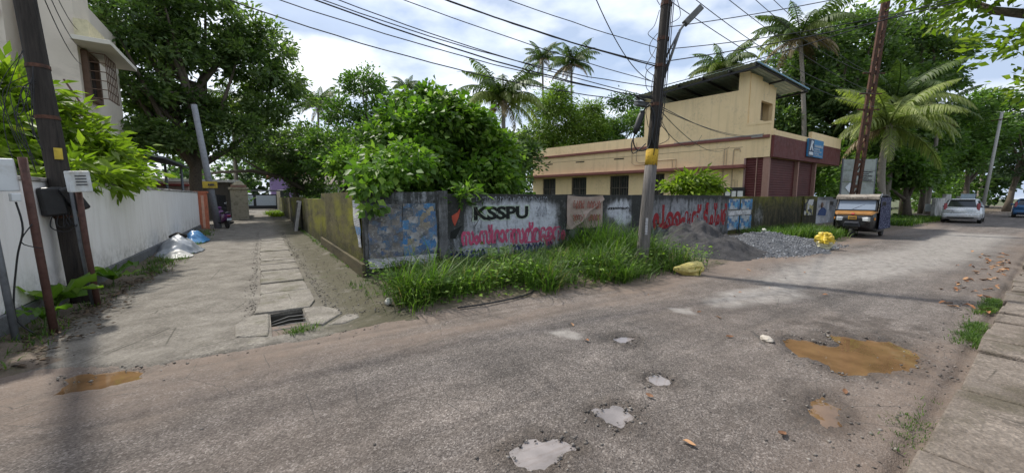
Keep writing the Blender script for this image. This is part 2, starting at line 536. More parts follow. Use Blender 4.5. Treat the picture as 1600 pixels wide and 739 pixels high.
def m_stone(name, lo, hi):
    t = NT(name)
    c = t.ramp(t.attr('var'), [(0, lo), (.7, tuple((a + b) / 2 for a, b in zip(lo, hi))), (1, hi)])
    c = t.mix(1.0, c, t.ramp(t.noise(60, 4), [(.3, .75), (.7, 1.2)]), 'MULTIPLY')
    return t.set(c, .85, spec=.35)
M_CHIP = m_stone('asphalt_chips', (.060, .053, .048), (.26, .235, .21))
M_GRAVEL = m_stone('crushed_granite', (.055, .058, .066), (.27, .28, .30))
pts = []
for k, n_, w_ in (('big', 430, .30), ('p3', 90, .13), ('p4', 110, .14), ('p5', 80, .13), ('p6', 40, .09), ('p2', 24, .12)):
    p = np.array(POTS[k])
    for _ in range(n_):
        i = rng.integers(len(p)); f_ = rng.random()
        a = p[i] * (1 - f_) + p[(i + 1) % len(p)] * f_
        o = (a - p.mean(0)); o /= np.linalg.norm(o) + 1e-6
        d_ = abs(rng.normal()) * w_ * .6 + .015
        pts.append((a[0] + o[0] * d_ + rng.normal() * .02, a[1] + o[1] * d_ + rng.normal() * .02, .002))
for _ in range(260):
    pts.append((rng.uniform(-2, 14), rng.uniform(.45, 4.6), .0))
for _ in range(330):
    pts.append((rng.uniform(2.6, 9), rng.normal(.62, .14), .002))
stones('loose_stones', pts, .003, .018, M_CHIP, 'dark loose stone chips scattered round the potholes')

# alley ----------------------------------------------------------------------
HOLE = (0.02, 0.40, 4.92, 5.93)       # open drain x0 x1 y0 y1
xs = np.concatenate([np.linspace(-7, -2.7, 14, endpoint=False), np.sort(np.unique(np.concatenate([np.arange(-2.7, 1.66, .05), [HOLE[0], HOLE[1]]])))])
ys = np.sort(np.unique(np.concatenate([np.arange(4.5, 9, .05), np.arange(9, 20, .12), np.arange(20, 90, .6), [HOLE[2], HOLE[3]]])))
X, Y = np.meshgrid(xs, ys, indexing='ij')
edge = 4.62 + (fbm(X, Y * 0, 1.6, 4, 61) - .5) * .35 + .45 * sstep(-.9, -1.7, X)
Z = .012 + (fbm(X, Y, 1.1, 4, 62) - .5) * .035 + (fbm(X, Y, 7, 3, 63) - .5) * .018
Z += -.09 * sstep(.1, -.06, Y - edge)
Z += .06 * sstep(1.15, 1.6, X) * sstep(5.6, 7.0, Y)
Z -= .02 * sstep(-1.2, -2.2, X)
F = grid_faces(len(xs), len(ys))
cxm = X.ravel()[F].mean(1); cym = Y.ravel()[F].mean(1)
keep = ~((cxm > HOLE[0]) & (cxm < HOLE[1]) & (cym > HOLE[2]) & (cym < HOLE[3]))
alley = np_mesh('alley_lane', np.stack([X, Y, Z], -1).reshape(-1, 3), F[keep], M_ALLEY, smooth=True)
tag(alley, kind='structure')

# covered drain running up the alley: separate concrete slabs
y = 7.15
slab_v = []
for k in range(22):
    ln = random.uniform(.34, .60) if k > 0 else .5
    b = MB()
    j = lambda s=.015: random.uniform(-s, s)
    w0, w1 = -.09 + j(.02), .62 + j(.02)
    zt = .040 + j(.012)
    pr = [(w0, y + .012), (w1 + j(), y + .012 + j()), (w1 + j(), y + ln - .012 + j()), (w0 + j(), y + ln - .012)]
    b.prism(pr, -.06, zt, 'z')
    b.build('drain_slab', M_SLAB, alley, bevel=.01, seg=1, rot=(0, 0, 0))
    y += ln
# the broader worn slab at the front and the broken pieces round the open drain
def flat_piece(name, poly, z0, z1, mat, parent, bev=.012):
    return MB().prism(poly, z0, z1, 'z').build(name, mat, parent, bevel=bev, seg=2)
flat_piece('drain_slab', [(-.16, 5.98), (.16, 5.95), (.50, 5.94), (.60, 6.3), (.61, 7.13), (-.08, 7.13), (-.11, 6.5)], -.08, .046, M_SLAB, alley)
flat_piece('broken_slab', [(-.33, 5.10), (-.02, 4.95), (.0, 5.3), (.005, 5.92), (-.2, 5.94), (-.36, 5.6)], -.12, .034, M_SLAB, alley, .02)
flat_piece('broken_slab', [(.42, 5.12), (.55, 5.02), (.84, 5.38), (.80, 5.62), (.66, 5.90), (.41, 5.93)], -.12, .040, M_SLAB, alley, .02)
flat_piece('broken_slab', [(.60, 5.0), (.80, 4.96), (1.0, 5.1), (1.02, 5.25), (.87, 5.34)], -.12, .024, M_SLAB, alley, .02)
flat_piece('broken_slab', [(-.25, 4.78), (.0, 4.72), (.02, 4.9), (-.3, 5.05)], -.12, .02, M_SLAB, alley, .02)
b = MB()          # pit walls and floor
x0, x1, y0, y1 = HOLE
b.b2((x0 - .06, y0 - .06, -.75), (x0, y1 + .06, -.03)); b.b2((x1, y0 - .06, -.75), (x1 + .06, y1 + .06, -.03))
b.b2((x0, y1, -.75), (x1, y1 + .06, -.03)); b.b2((x0, y0 - .06, -.75), (x1, y0, -.03)); b.b2((x0, y0, -.8), (x1, y1, -.75))
b.build('drain_pit', plain('dark_pit_concrete', (.05, .045, .038), .9), alley)
for k in range(4):
    yy = 5.15 + k * .17
    MB().tube([(x0 - .05, yy + .06, .0 - .02 * k), (x0 + .2, yy + .02, .012), (x1 + .05, yy - .05, .02)], .006, 5).build('reinforcing_rod', plain('bare_steel', (.33, .30, .27), .5, .6), alley)

# rubble and grit along both edges of the covered drain and along the mossy wall
pts = []
for _ in range(1700):
    yy = 5.4 + 15 * rng.random() ** 1.6; sd = rng.choice((-1, 1))
    xx = (-.14 if sd < 0 else .68) + sd * abs(rng.normal()) * .07
    if HOLE[0] - .05 < xx < HOLE[1] + .05 and yy < 6.0: continue
    pts.append((xx, yy, .022))
for _ in range(900):
    pts.append((rng.uniform(.7, 1.55), 5.2 + 9 * rng.random() ** 1.5, .025 + .03 * rng.random()))
for _ in range(160):
    pts.append((rng.uniform(-1.6, 1.2), rng.normal(4.72, .1), .006))
stones('lane_rubble', pts, .003, .016, m_stone('lane_grit', (.07, .06, .048), (.30, .275, .24)), 'pale rubble and grit along the alley drain slabs', 14)
# dark litter and leaf mould under the left poles
pts = [(rng.normal(-2.1, .18), rng.uniform(5.2, 12.5), .035) for _ in range(1500)]
stones('leaf_mould', pts, .008, .035, m_stone('mould_litter', (.03, .022, .015), (.17, .115, .07)), 'dark leaf mould and rubble under the left poles', 15, .35)

# verge along the lettered wall: packed soil rising to the wall -----------------
xs = np.concatenate([np.arange(1.3, 10, .07), np.arange(10, 32, .14), np.linspace(32, 110, 60)])
ys = np.arange(3.7, 7.6, .07)
X, Y = np.meshgrid(xs, ys, indexing='ij')
n1 = fbm(X, Y, .9, 4, 70)
e = 4.75 - .42 * sstep(2, 7, X) - .3 * sstep(30, 40, X) + (n1 - .5) * .5
Z = -.06 + .085 * sstep(-.35, .35, Y - e) + .10 * sstep(.2, 2.6, Y - e) + (fbm(X, Y, 6, 3, 71) - .5) * .035
Z -= .25 * sstep(1.85, 1.45, X + (n1 - .5) * .4)
verge = np_mesh('soil_verge', np.stack([X, Y, Z], -1).reshape(-1, 3), grid_faces(len(xs), len(ys)), M_SOIL, smooth=True)
tag(verge, kind='structure')
# verge along the white wall on the left
xs = np.arange(-7, -1.0, .06); ys = np.concatenate([np.arange(4.5, 12, .06), np.arange(12, 24, .2)])
X, Y = np.meshgrid(xs, ys, indexing='ij')
e = -1.95 - .25 * sstep(9, 6, Y) + .55 * sstep(6.6, 5.2, Y) + (fbm(X, Y, 1.2, 4, 73) - .5) * .5
Z = -.07 + .10 * sstep(.25, -.25, X - e) + .08 * sstep(.0, -1.2, X - e) + (fbm(X, Y, 6, 3, 74) - .5) * .05
Z -= .12 * sstep(5.6, 4.7, Y)
lverge = np_mesh('soil_verge', np.stack([X, Y, Z], -1).reshape(-1, 3), grid_faces(len(xs), len(ys)), M_SOIL, smooth=True)
tag(lverge, kind='structure')

# covered roadside drain on the right: row of separate slabs ----------------------
dr = thing('roadside_drain', 'row of weathered brown concrete cover slabs along the near right road edge', 'drain', (0, 0, 0))
MB().b2((-6, -.75, -.6), (60, -.68, .0)).build('drain_wall', M_SLAB2, dr)
MB().b2((-6, .2, -.6), (60, .27, -.005)).build('drain_wall', M_SLAB2, dr)
x = -4.0
k = 0
while x < 46:
    near = x < 5.2
    ln = random.uniform(1.05, 1.35) if near else random.uniform(.42, .56)
    if x + ln > 5.95 and near: ln = 5.98 - x
    j = lambda s=.02: random.uniform(-s, s)
    b = MB()
    y1 = .33 + j(.018 if near else .035)
    pr = [(x + .006, -.82), (x + ln - .008, -.82 + j()), (x + ln - .008 + j(.012), y1 + j(.012)), (x + .006 + j(.012), y1)]
    b.prism(pr, -.03, .065, 'z')
    lift = .012 if near else random.uniform(.02, .06)
    ob = b.build('cover_slab', M_SLAB2, dr, bevel=.014, seg=2)
    ob.location.z = .005 + lift
    if not near: ob.rotation_euler = (R(j(1.6)), 0, 0)
    x += ln + (.004 if near else random.choice((.02, .03, .05)))
    k += 1
    if near and x > 5.9: x = 6.14
# ================================================================== FOLIAGE TOOLS
def m_leaf(name, dark, mid, light, trans=.35, rough=.5, yellow=None):
    t = NT(name)
    c = t.ramp(t.attr('var'), [(0, dark), (.5, mid), (.93, light)] + ([(1.0, yellow)] if yellow else []))
    c = t.mix(1.0, c, t.ramp(t.noise(.55, 3), [(.3, .72), (.7, 1.25)]), 'MULTIPLY')
    t.set(c, rough, spec=.28)
    tr = t.n('ShaderNodeBsdfTranslucent')
    t.put(tr.inputs['Color'], t.mix(1.0, c, (1.25, 1.5, .55), 'MULTIPLY'))
    ms = t.n('ShaderNodeMixShader')
    ms.inputs[0].default_value = trans
    t.t.links.new(t.b.outputs[0], ms.inputs[1]); t.t.links.new(tr.outputs[0], ms.inputs[2])
    t.t.links.new(ms.outputs[0], t.out.inputs[0])
    return t.m
M_LF_DARK = m_leaf('dark_evergreen_leaf', (.042, .074, .026), (.084, .138, .046), (.180, .245, .084), .45)
M_LF_MANGO = m_leaf('mango_leaf', (.046, .078, .028), (.090, .142, .048), (.185, .245, .088), .45)
M_LF_MID = m_leaf('mid_green_leaf', (.036, .072, .016), (.074, .138, .030), (.165, .250, .060), .42)
M_LF_VINE = m_leaf('creeper_leaf', (.040, .086, .012), (.092, .178, .026), (.230, .340, .058), .42)
M_LF_LIME = m_leaf('lime_leaf', (.075, .125, .012), (.155, .230, .022), (.300, .380, .050), .45, yellow=(.42, .42, .07))
M_LF_BAMB = m_leaf('bamboo_leaf', (.060, .110, .016), (.125, .195, .030), (.250, .330, .065), .45)
M_LF_FAR = m_leaf('distant_leaf', (.024, .050, .022), (.048, .088, .036), (.100, .155, .060))
M_LF_PALM = m_leaf('palm_leaflet', (.030, .055, .016), (.065, .105, .030), (.150, .195, .065), .35, yellow=(.36, .28, .07))
M_LF_PALMY = m_leaf('yellow_sunlit_palm_leaflet', (.085, .115, .032), (.185, .225, .070), (.340, .365, .140), .45, yellow=(.45, .38, .13))  # pale tones mix yellowed leaf with sunlight painted into the colour
M_LF_GRASS = m_leaf('grass_blade', (.028, .062, .012), (.066, .126, .022), (.150, .225, .048), .4, yellow=(.34, .31, .12))
M_BARK = plain('tree_bark', (.105, .085, .065), .9, var=.5, scale=14, bump=.8, bscale=30)
M_BARKP = plain('palm_bark', (.22, .195, .165), .9, var=.35, scale=18, bump=.6, bscale=24)
M_DEADF = m_leaf('dry_palm_leaflet', (.085, .06, .03), (.17, .125, .065), (.28, .21, .12), .2)

def leaf_mesh(P, D, U, Ls, W, fold=.18):
    """leaves as folded diamonds: P base, D direction, U approx normal, Ls length, W half-width -> V,F (two tris per leaf)"""
    D = D / (np.linalg.norm(D, axis=1, keepdims=True) + 1e-9)
    S = np.cross(D, U); S /= np.linalg.norm(S, axis=1, keepdims=True) + 1e-9
    N = np.cross(S, D)
    Lc, Wc = Ls[:, None], W[:, None]
    m = P + D * Lc * .45
    V = np.stack([P, m + S * Wc + N * Wc * fold, P + D * Lc - N * Lc * .12, m - S * Wc + N * Wc * fold], 1)
    n = len(P)
    i = np.arange(n)[:, None] * 4
    F = np.concatenate([i + [[0, 1, 2]], i + [[0, 2, 3]]], 1).reshape(-1, 3)
    return V.reshape(-1, 3), F

def crown_mesh(blobs, n, L, W, r_, clump=.5, per=40, droop=.35, up=.5, shell=(.55, 1.0), lump=.18, floor=None):
    """leaf clumps spread through the outer volume of several lobes"""
    B = np.array(blobs, float)
    c, rad = B[:, :3], B[:, 3:]
    w = (rad[:, 0] * rad[:, 1] + rad[:, 1] * rad[:, 2] + rad[:, 0] * rad[:, 2]); w = w / w.sum()
    nc = max(6, n // per)
    pick = r_.choice(len(B), nc, p=w)
    d = r_.normal(size=(nc, 3)); d /= np.linalg.norm(d, axis=1, keepdims=True)
    low = d[:, 2] < -.35
    d[low, 2] *= -.6
    d /= np.linalg.norm(d, axis=1, keepdims=True)
    s = shell[0] + (shell[1] - shell[0]) * r_.random(nc) ** .55
    s *= 1 + lump * r_.normal(size=nc)
    cc = c[pick] + d * rad[pick] * s[:, None]
    if floor is not None: cc[:, 2] = np.maximum(cc[:, 2], floor)
    # drop centres buried deep inside another lobe
    for q in range(len(B)):
        t = (((cc - c[q]) / rad[q]) ** 2).sum(1)
        m = (t < .22) & (pick != q)
        cc, d, pick = cc[~m], d[~m], pick[~m]
    nc = len(cc)
    k = r_.integers(0, nc, n)
    size = clump * (.55 + .9 * r_.random(nc))
    off = r_.normal(size=(n, 3)) * size[k][:, None] * np.array([.62, .62, .42])
    P = cc[k] + off
    out = d[k] + off / (np.linalg.norm(off, axis=1, keepdims=True) + 1e-6) * .8
    D = out + r_.normal(size=(n, 3)) * .55
    D[:, 2] -= droop
    U = r_.normal(size=(n, 3)) * .55 + d[k] * .5
    U[:, 2] += up
    sz = .65 + .7 * r_.random(n)
    V, F = leaf_mesh(P, D, U, L * sz, W * sz)
    cv = r_.random(nc)
    var = np.clip(.55 * cv[k] + .45 * r_.random(n) + .06 * r_.normal(size=n), 0, 1)
    return V, F, np.repeat(var, 2), cc

def tree(name, label, base, blobs, n, L, W, mat, trunk_r=.2, group=None, seed=1, clump=.5, per=40, limbs=9, droop=.35, lean=(0, 0), bark=None, floor=None, cat='tree', trunk_top=None, shell=(.55, 1.0), part='crown', lump=.18):
    """blobs in world space; base = foot of the trunk"""
    r_ = np.random.default_rng(seed)
    t = thing(name, label, cat, base, 0, group)
    b0 = np.array(base, float)
    bl = [(x - base[0], y - base[1], z - base[2], a, b, c) for x, y, z, a, b, c in blobs]
    V, F, var, cc = crown_mesh(bl, n, L, W, r_, clump, per, droop, shell=shell, floor=floor, lump=lump)
    np_mesh(part, V, F, mat, t, fattr=dict(var=var))
    mb = MB()
    ctr = np.average(np.array([q[:3] for q in bl]), axis=0, weights=[q[3] for q in bl])
    zt = trunk_top or ctr[2]
    tp = [Vector((0, 0, -.1))]
    for i in range(1, 6):
        f_ = i / 5
        tp.append(Vector((ctr[0] * f_ ** 1.5 + r_.normal() * .03 * zt * .3, ctr[1] * f_ ** 1.5 + r_.normal() * .03 * zt * .3, zt * f_)))
    mb.tube(tp, [trunk_r * (1.25 if i == 0 else 1 - .12 * i) for i in range(6)], 9)
    mb.build('trunk', bark or M_BARK, t, smooth=True)
    lb = MB()
    for i in range(limbs):
        q = cc[r_.integers(len(cc))]
        s_ = tp[r_.integers(2, 6)]
        e_ = Vector(q)
        md = s_.lerp(e_, .5) + Vector((r_.normal() * .25, r_.normal() * .25, -.08 * (e_ - s_).length + .1))
        lb.tube([s_, s_.lerp(md, .5), md, md.lerp(e_, .6), e_], [trunk_r * x for x in (.5, .42, .32, .2, .08)], 6, cap=False)
    if limbs: lb.build('limbs', bark or M_BARK, t, smooth=True)
    return t

# palm fronds: a few shared meshes -------------------------------------------------
def frond_data(name, length, droop, mat, seed, nl=58, ll=.62, hang=.85):
    r_ = np.random.default_rng(seed)
    pts = []
    for i in range(13):
        s = i / 12
        ang = droop[0] + (droop[1] - droop[0]) * s ** 1.25
        if i == 0: p = np.array([0., 0, 0])
        else: p = pts[-1] + np.array([math.cos(ang), 0, math.sin(ang)]) * length / 12
        pts.append(p)
    pts = np.array(pts)
    mb = MB().tube([Vector(p) for p in pts], [.045 * (1 - .85 * i / 12) * length / 3.2 for i in range(13)], 5, cap=False)
    V = [np.array(mb.v)]; 
    tri = []
    for f in mb.f:
        tri += [(f[0], f[1], f[2]), (f[0], f[2], f[3])]
    F = [np.array(tri)]; var = [np.full(len(tri), .45)]
    o = len(V[0])
    s = np.sort(np.concatenate([np.linspace(.12, .99, nl)] * 2)) + r_.normal(size=nl * 2) * .004
    s = np.clip(s, .1, 1)
    side = np.tile([1, -1], nl)
    i = np.clip((s * 12).astype(int), 0, 11); fr = s * 12 - i
    P = pts[i] * (1 - fr[:, None]) + pts[i + 1] * fr[:, None]
    T = pts[i + 1] - pts[i]; T /= np.linalg.norm(T, axis=1, keepdims=True)
    lf = ll * np.sin(np.clip(.18 + s * .9, 0, 1) * math.pi) ** .6 * (length / 3.2) * (.85 + .3 * r_.random(len(s)))
    D = T * .55 + np.stack([np.zeros(len(s)), side * (.85 + .1 * r_.normal(size=len(s))), -hang * (.4 + .8 * r_.random(len(s)))], 1)
    D /= np.linalg.norm(D, axis=1, keepdims=True)
    D2 = D.copy(); D2[:, 2] -= hang * 1.1; D2 /= np.linalg.norm(D2, axis=1, keepdims=True)
    w = .027 * length / 3.2
    a = P; m = P + D * lf[:, None] * .5; e = m + D2 * lf[:, None] * .5
    Tw = T * w
    V.append(np.stack([a - Tw * .6, a + Tw * .6, m + Tw * 1.15, m - Tw * 1.15, e], 1).reshape(-1, 3))
    k = o + np.arange(len(s))[:, None] * 5
    F.append(np.concatenate([k + [[0, 1, 2]], k + [[0, 2, 3]], k + [[3, 2, 4]]], 1).reshape(-1, 3))
    var.append(np.repeat(np.clip(.35 + .3 * r_.random(len(s)) + .25 * s, 0, .96), 3))
    ob = np_mesh(name, np.concatenate(V), np.concatenate(F), mat, fattr=dict(var=np.concatenate(var)))
    me = ob.data
    bpy.data.objects.remove(ob)
    return me
FROND = {}
for nm, mt in (('green', M_LF_PALM), ('yellow', M_LF_PALMY), ('dry', M_DEADF)):
    FROND[nm] = [frond_data('frond', 3.2, (R(68), R(-8)), mt, 1), frond_data('frond', 3.2, (R(48), R(-48)), mt, 2),
                 frond_data('frond', 3.2, (R(28), R(-78)), mt, 3), frond_data('frond', 3.2, (R(-5), R(-86)), mt, 4)]
def palm(label, base, top, r0, fl, n=18, kind='green', low='green', seed=1, dry=2, group='coconut palms', nuts=True, name='coconut_palm', trunk=True):
    r_ = random.Random(seed)
    t = thing(name, label, 'palm', base, 0, group)
    b, e = Vector((0, 0, -.1)), Vector(top) - Vector(base)
    if trunk:
        bow = Vector((r_.uniform(-.3, .3), r_.uniform(-.3, .3), 0))
        pts = [b.lerp(e, s) + bow * math.sin(s * math.pi) for s in [i / 10 for i in range(11)]]
        MB().tube(pts, [r0 * (1.35 if i == 0 else 1 - .035 * i) for i in range(11)], 9).build('trunk', M_BARKP, t, smooth=True)
    if nuts:
        for k in range(5):
            a = r_.uniform(0, 6.28)
            MB().lathe([(.01, -.14), (.08, -.11), (.115, -.02), (.09, .09), (.02, .14)], e + Vector((math.cos(a) * .22, math.sin(a) * .22, -.22 + r_.uniform(-.1, .1))), 8).build('coconut', plain('coconut_husk', (.16, .17, .05), .6), t, smooth=True)
    for k in range(n):
        lev = k / n
        vi = 0 if lev < .22 else 1 if lev < .52 else 2 if lev < .85 else 3
        kd = kind if lev < .55 else low
        if k >= n - dry: kd, vi = 'dry', 3
        f = bpy.data.objects.new('frond', FROND[kd][vi])
        COL.objects.link(f)
        f.parent = t
        f.location = e + Vector((0, 0, -.05 - .18 * lev))
        s = fl / 3.2 * r_.uniform(.85, 1.1) * (1.0 if k < n - dry else .8)
        f.scale = (s, s, s)
        f.rotation_euler = (r_.uniform(-.25, .25), r_.uniform(-.12, .12), k * 2.399 + r_.uniform(-.25, .25))
    return t

def blades(name, centers, per, h, w, mat, label, seed=1, spread=.10, bend=.6, kindstuff=True, parent=None):
    """tufts of grass: each blade a bent 4-segment strip"""
    r_ = np.random.default_rng(seed)
    C = np.repeat(np.asarray(centers, float), per, 0)
    n = len(C)
    hh = h if np.ndim(h) else np.full(len(centers), h)
    H = np.repeat(hh, per) * (.45 + .75 * r_.random(n))
    a = r_.random(n) * 6.283
    rr = np.abs(r_.normal(size=n)) * spread
    P = C.copy(); P[:, 0] += np.cos(a) * rr; P[:, 1] += np.sin(a) * rr
    a = a + r_.normal(size=n) * .5
    dx, dy = np.cos(a), np.sin(a)
    bd = bend * (.25 + r_.random(n))
    S = np.stack([-dy, dx, np.zeros(n)], 1)
    W = w * (.6 + .7 * r_.random(n))
    rows = []
    for f_, wf in ((0, .7), (.35, 1), (.7, .75), (1.0, 0)):
        hor = H * bd * f_ ** 2.0
        ver = H * f_ * (1 - .42 * bd * f_ ** 1.6)
        c = P + np.stack([dx * hor, dy * hor, ver], 1)
        if wf == 0: rows.append(c[:, None])
        else: rows.append(np.stack([c - S * (W * wf)[:, None], c + S * (W * wf)[:, None]], 1))
    V = np.concatenate(rows, 1)
    k = np.arange(n)[:, None] * 7
    F = np.concatenate([k + [[0, 1, 3]], k + [[0, 3, 2]], k + [[2, 3, 5]], k + [[2, 5, 4]], k + [[4, 5, 6]]], 1).reshape(-1, 3)
    tv = np.repeat(r_.random(len(centers)), per)
    var = np.repeat(np.clip(.5 * tv + .5 * r_.random(n), 0, 1), 5)
    ob = np_mesh(name, V.reshape(-1, 3), F, mat, parent, fattr=dict(var=var))
    return tag(ob, label, 'grass', kind='stuff') if kindstuff else ob
# ================================================================== COMPOUND WALLS
def m_oldwall(name, base_lo, base_hi, algae, kind):
    t = NT(name)
    vv = t.mapping((1, .28, 1)) if kind == 'moss' else None
    c = t.ramp(t.noise(3.1, 8, .68, vec=vv), [(.3, base_lo), (.7, base_hi)])
    lime = t.math('MULTIPLY', t.attr('lime'), t.ramp(t.noise(8, 9, .75, dist=.6), [(.3, .35), (.58, 1.0)]), clamp=True)
    c = t.mix(lime, c, t.mix(t.noise(16, 6, .7), (.36, .385, .43), (.56, .58, .62)))
    streak = t.noise(2.4, 8, .72, vec=t.mapping((2.6, .35 if kind == 'moss' else 1.0, .38)), dist=.35)
    blot = t.noise(6.5, 9, .75, dist=.5, vec=vv)
    k = t.math('ADD', t.math('MULTIPLY', streak, .62), t.math('MULTIPLY', blot, .38))
    k = t.math('ADD', k, t.math('MULTIPLY', t.math('SUBTRACT', t.attr('grime'), .5), .34))
    c = t.mix(t.ramp(k, [(.46, 0), (.59, .93)]), c, t.mix(t.noise(20, 5), (.014, .015, .014), algae))
    peel = t.math('MULTIPLY', t.ramp(t.noise(15, 8, .75, dist=.8, vec=vv), [(.60, 0), (.66, .8)]), t.ramp(t.noise(1.7, 4), [(.45, 0), (.6, 1)]))
    c = t.mix(peel, c, (.34, .33, .31))
    if kind == 'moss':
        ml = t.math('MULTIPLY', t.attr('moss'), t.ramp(t.noise(1.5, 8, .7, vec=t.mapping((.75, .20, .9)), dist=.8), [(.38, .0), (.60, 1)]), clamp=True)
        c = t.mix(ml, c, t.mix(t.noise(24, 7, .7, vec=vv), (.085, .090, .008), (.285, .275, .022)))
        c = t.mix(t.ramp(t.noise(2.2, 6, .7, vec=t.mapping((1.1, .22, .9)), dist=.8), [(.50, 0), (.68, .8)]), c, (.022, .021, .012))
    c = t.mix(1.0, c, t.ramp(t.noise(70, 4, .7), [(.3, .8), (.7, 1.2)]), 'MULTIPLY')
    h = t.math('ADD', t.noise(22, 8, .75), t.math('MULTIPLY', t.noise(90, 4), .4))
    return t.set(c, .9, t.bump(h, .55, .02), spec=.25)
M_WALLF = m_oldwall('algae_stained_plaster', (.085, .085, .088), (.20, .20, .205), (.045, .047, .042), 'front')
M_WALLM = m_oldwall('mossy_plaster', (.060, .050, .028), (.125, .105, .060), (.038, .036, .016), 'moss')

def wall_sheet(name, p0, p1, z0, z1, thick, mat, parent, seed=0, step=.06, lime=None, grime=None, moss=None, inward=None, topjag=.012, zstep=.06):
    """upright slab whose visible face is a fine, slightly uneven grid; p0->p1 along the face, thickness to the left of that direction"""
    p0, p1 = np.array(p0, float), np.array(p1, float)
    ln = np.linalg.norm(p1 - p0); d = (p1 - p0) / ln
    nrm = np.array([-d[1], d[0]])                        # away from the viewer side
    us = np.linspace(0, ln, max(2, int(ln / step) + 1)); ws = np.linspace(z0, z1, max(2, int((z1 - z0) / zstep) + 1))
    U, W = np.meshgrid(us, ws, indexing='ij')
    a = U + seed * 7.3
    off = (fbm(a, W, 1.7, 4, 91 + seed) - .2) * .016
    jag = (fbm(a, W * 0, 3.0, 4, 95 + seed) - .5) * 2 * topjag * (W > z1 - 1e-6)
    Xf = p0[0] + d[0] * U + nrm[0] * off; Yf = p0[1] + d[1] * U + nrm[1] * off
    V = np.stack([Xf, Yf, W + jag], -1).reshape(-1, 3)
    nu, nw = len(us), len(ws)
    F = grid_faces(nu, nw)[:, ::1]
    # back and top
    top = V.reshape(nu, nw, 3)[:, -1].copy(); bot = V.reshape(nu, nw, 3)[:, 0].copy()
    tb = top + np.append(nrm * thick, 0); bb = bot + np.append(nrm * thick, 0)
    o = len(V); V = np.concatenate([V, tb, bb])
    i = np.arange(nu - 1)
    Ft = np.stack([i * nw + nw - 1, (i + 1) * nw + nw - 1, o + i + 1, o + i], 1)
    Fb = np.stack([o + i, o + i + 1, o + nu + i + 1, o + nu + i], 1)
    ends = np.array([[0 * nw, nw - 1, o, o + nu], [(nu - 1) * nw, (nu - 1) * nw + nw - 1, o + nu - 1, o + 2 * nu - 1]])
    Fe = np.stack([[e[0], e[1], e[2], e[3]] for e in ends])
    F = np.concatenate([F, Ft, Fb, Fe])
    def full(fn):
        if fn is None: g_ = np.zeros((nu, nw))
        else: g_ = fn(U, W)
        return np.concatenate([np.broadcast_to(g_, (nu, nw)).ravel(), np.broadcast_to(g_, (nu, nw))[:, -1], np.broadcast_to(g_, (nu, nw))[:, 0]])
    loc = np.array(parent.location)
    ob = np_mesh(name, V - loc, F, mat, parent, smooth=True, attrs=dict(lime=full(lime), grime=full(grime), moss=full(moss)))
    md = ob.modifiers.new('e', 'EDGE_SPLIT'); md.split_angle = R(40)
    return ob

# --- the lettered wall along the road
fw = thing('boundary_wall', 'long algae blackened roadside wall covered in painted lettering and posters', 'wall', (1.6, 7.35, 0))
def ell(U, W, cx, cz, rx, rz, e=.35):
    return sstep(1 + e, 1 - e, np.hypot((U - cx) / rx, (W - cz) / rz))
limeA = lambda U, W: .55 * sstep(.25, .2, W) + .5 * ell(U, W, .7, .28, .7, .12)
wall_sheet('wall_panel', (1.6, 7.35), (3.10, 7.35), -.1, 1.71, .2, M_WALLF, fw, 1, grime=lambda U, W: .68 + .3 * sstep(.35, .15, W) + 0 * U, lime=lambda U, W: .75 * ell(U, W, 1.05, 1.62, .5, .13))
wall_sheet('wall_pillar', (3.10, 7.322), (3.30, 7.322), -.1, 1.735, .25, M_WALLF, fw, 2, grime=lambda U, W: .55 + 0 * U)
def limeB(U, W):
    x = U + 3.3
    l = .95 * ell(x, W, 5.0, 1.22, 1.25, .32) + .8 * ell(x, W, 5.0, .62, 1.9, .48) + .6 * ell(x, W, 5.9, 1.15, .55, .35)
    l = np.maximum(l, 1.15 * np.maximum(ell(x, W, 8.95, 1.35, .36, .24), np.maximum(ell(x, W, 8.62, 1.22, .30, .20), ell(x, W, 9.05, 1.0, .42, .22))))
    l = np.maximum(l, .35 * ell(x, W, 12.8, .9, 2.8, .6)) + .25 * sstep(5.5, 8, x) * sstep(.7, .2, W) * sstep(9, 7.5, x)
    return np.clip(l * (.55 + .9 * fbm(x, W, 4, 4, 44)), 0, 1.1)
def grimeB(U, W):
    x = U + 3.3
    return .57 + .40 * sstep(3.9, 3.4, x) * sstep(.2, .7, W) + .36 * sstep(1.42, 1.66, W) + .25 * sstep(.35, .05, W) + .45 * ell(x, W, 9.75, .95, .45, .7) + .2 * ell(x, W, 6.6, .9, .3, .8) - .25 * limeB(U, W)
wall_sheet('wall_panel', (3.30, 7.35), (15.4, 7.35), -.1, 1.675, .2, M_WALLF, fw, 3, lime=limeB, grime=grimeB)
wall_sheet('wall_panel', (15.4, 7.35), (22.8, 7.35), -.1, 1.63, .2, M_WALLM, fw, 4, step=.09, lime=lambda U, W: .5 * ell(U, W, 2.6, .75, .4, .5),
           grime=lambda U, W: .62 + .15 * sstep(.9, .3, W) + 0 * U, moss=lambda U, W: .55 * sstep(.9, 1.6, W) + .5 * sstep(.5, .1, W) + 0 * U)
wall_sheet('wall_pillar', (22.8, 7.30), (24.7, 7.30), -.1, 1.66, .3, M_WALLM, fw, 5, step=.09, grime=lambda U, W: .85 + 0 * U, moss=lambda U, W: .6 * sstep(1.3, 1.66, W) + 0 * U)
wall_sheet('wall_panel', (24.7, 7.6), (28.2, 7.6), -.1, 1.62, .2, M_WALLF, fw, 6, step=.09, lime=lambda U, W: .5 * ell(U, W, 1, 1.2, .8, .5) + .8 * ell(U, W, 1.6, .5, 1.6, .5))

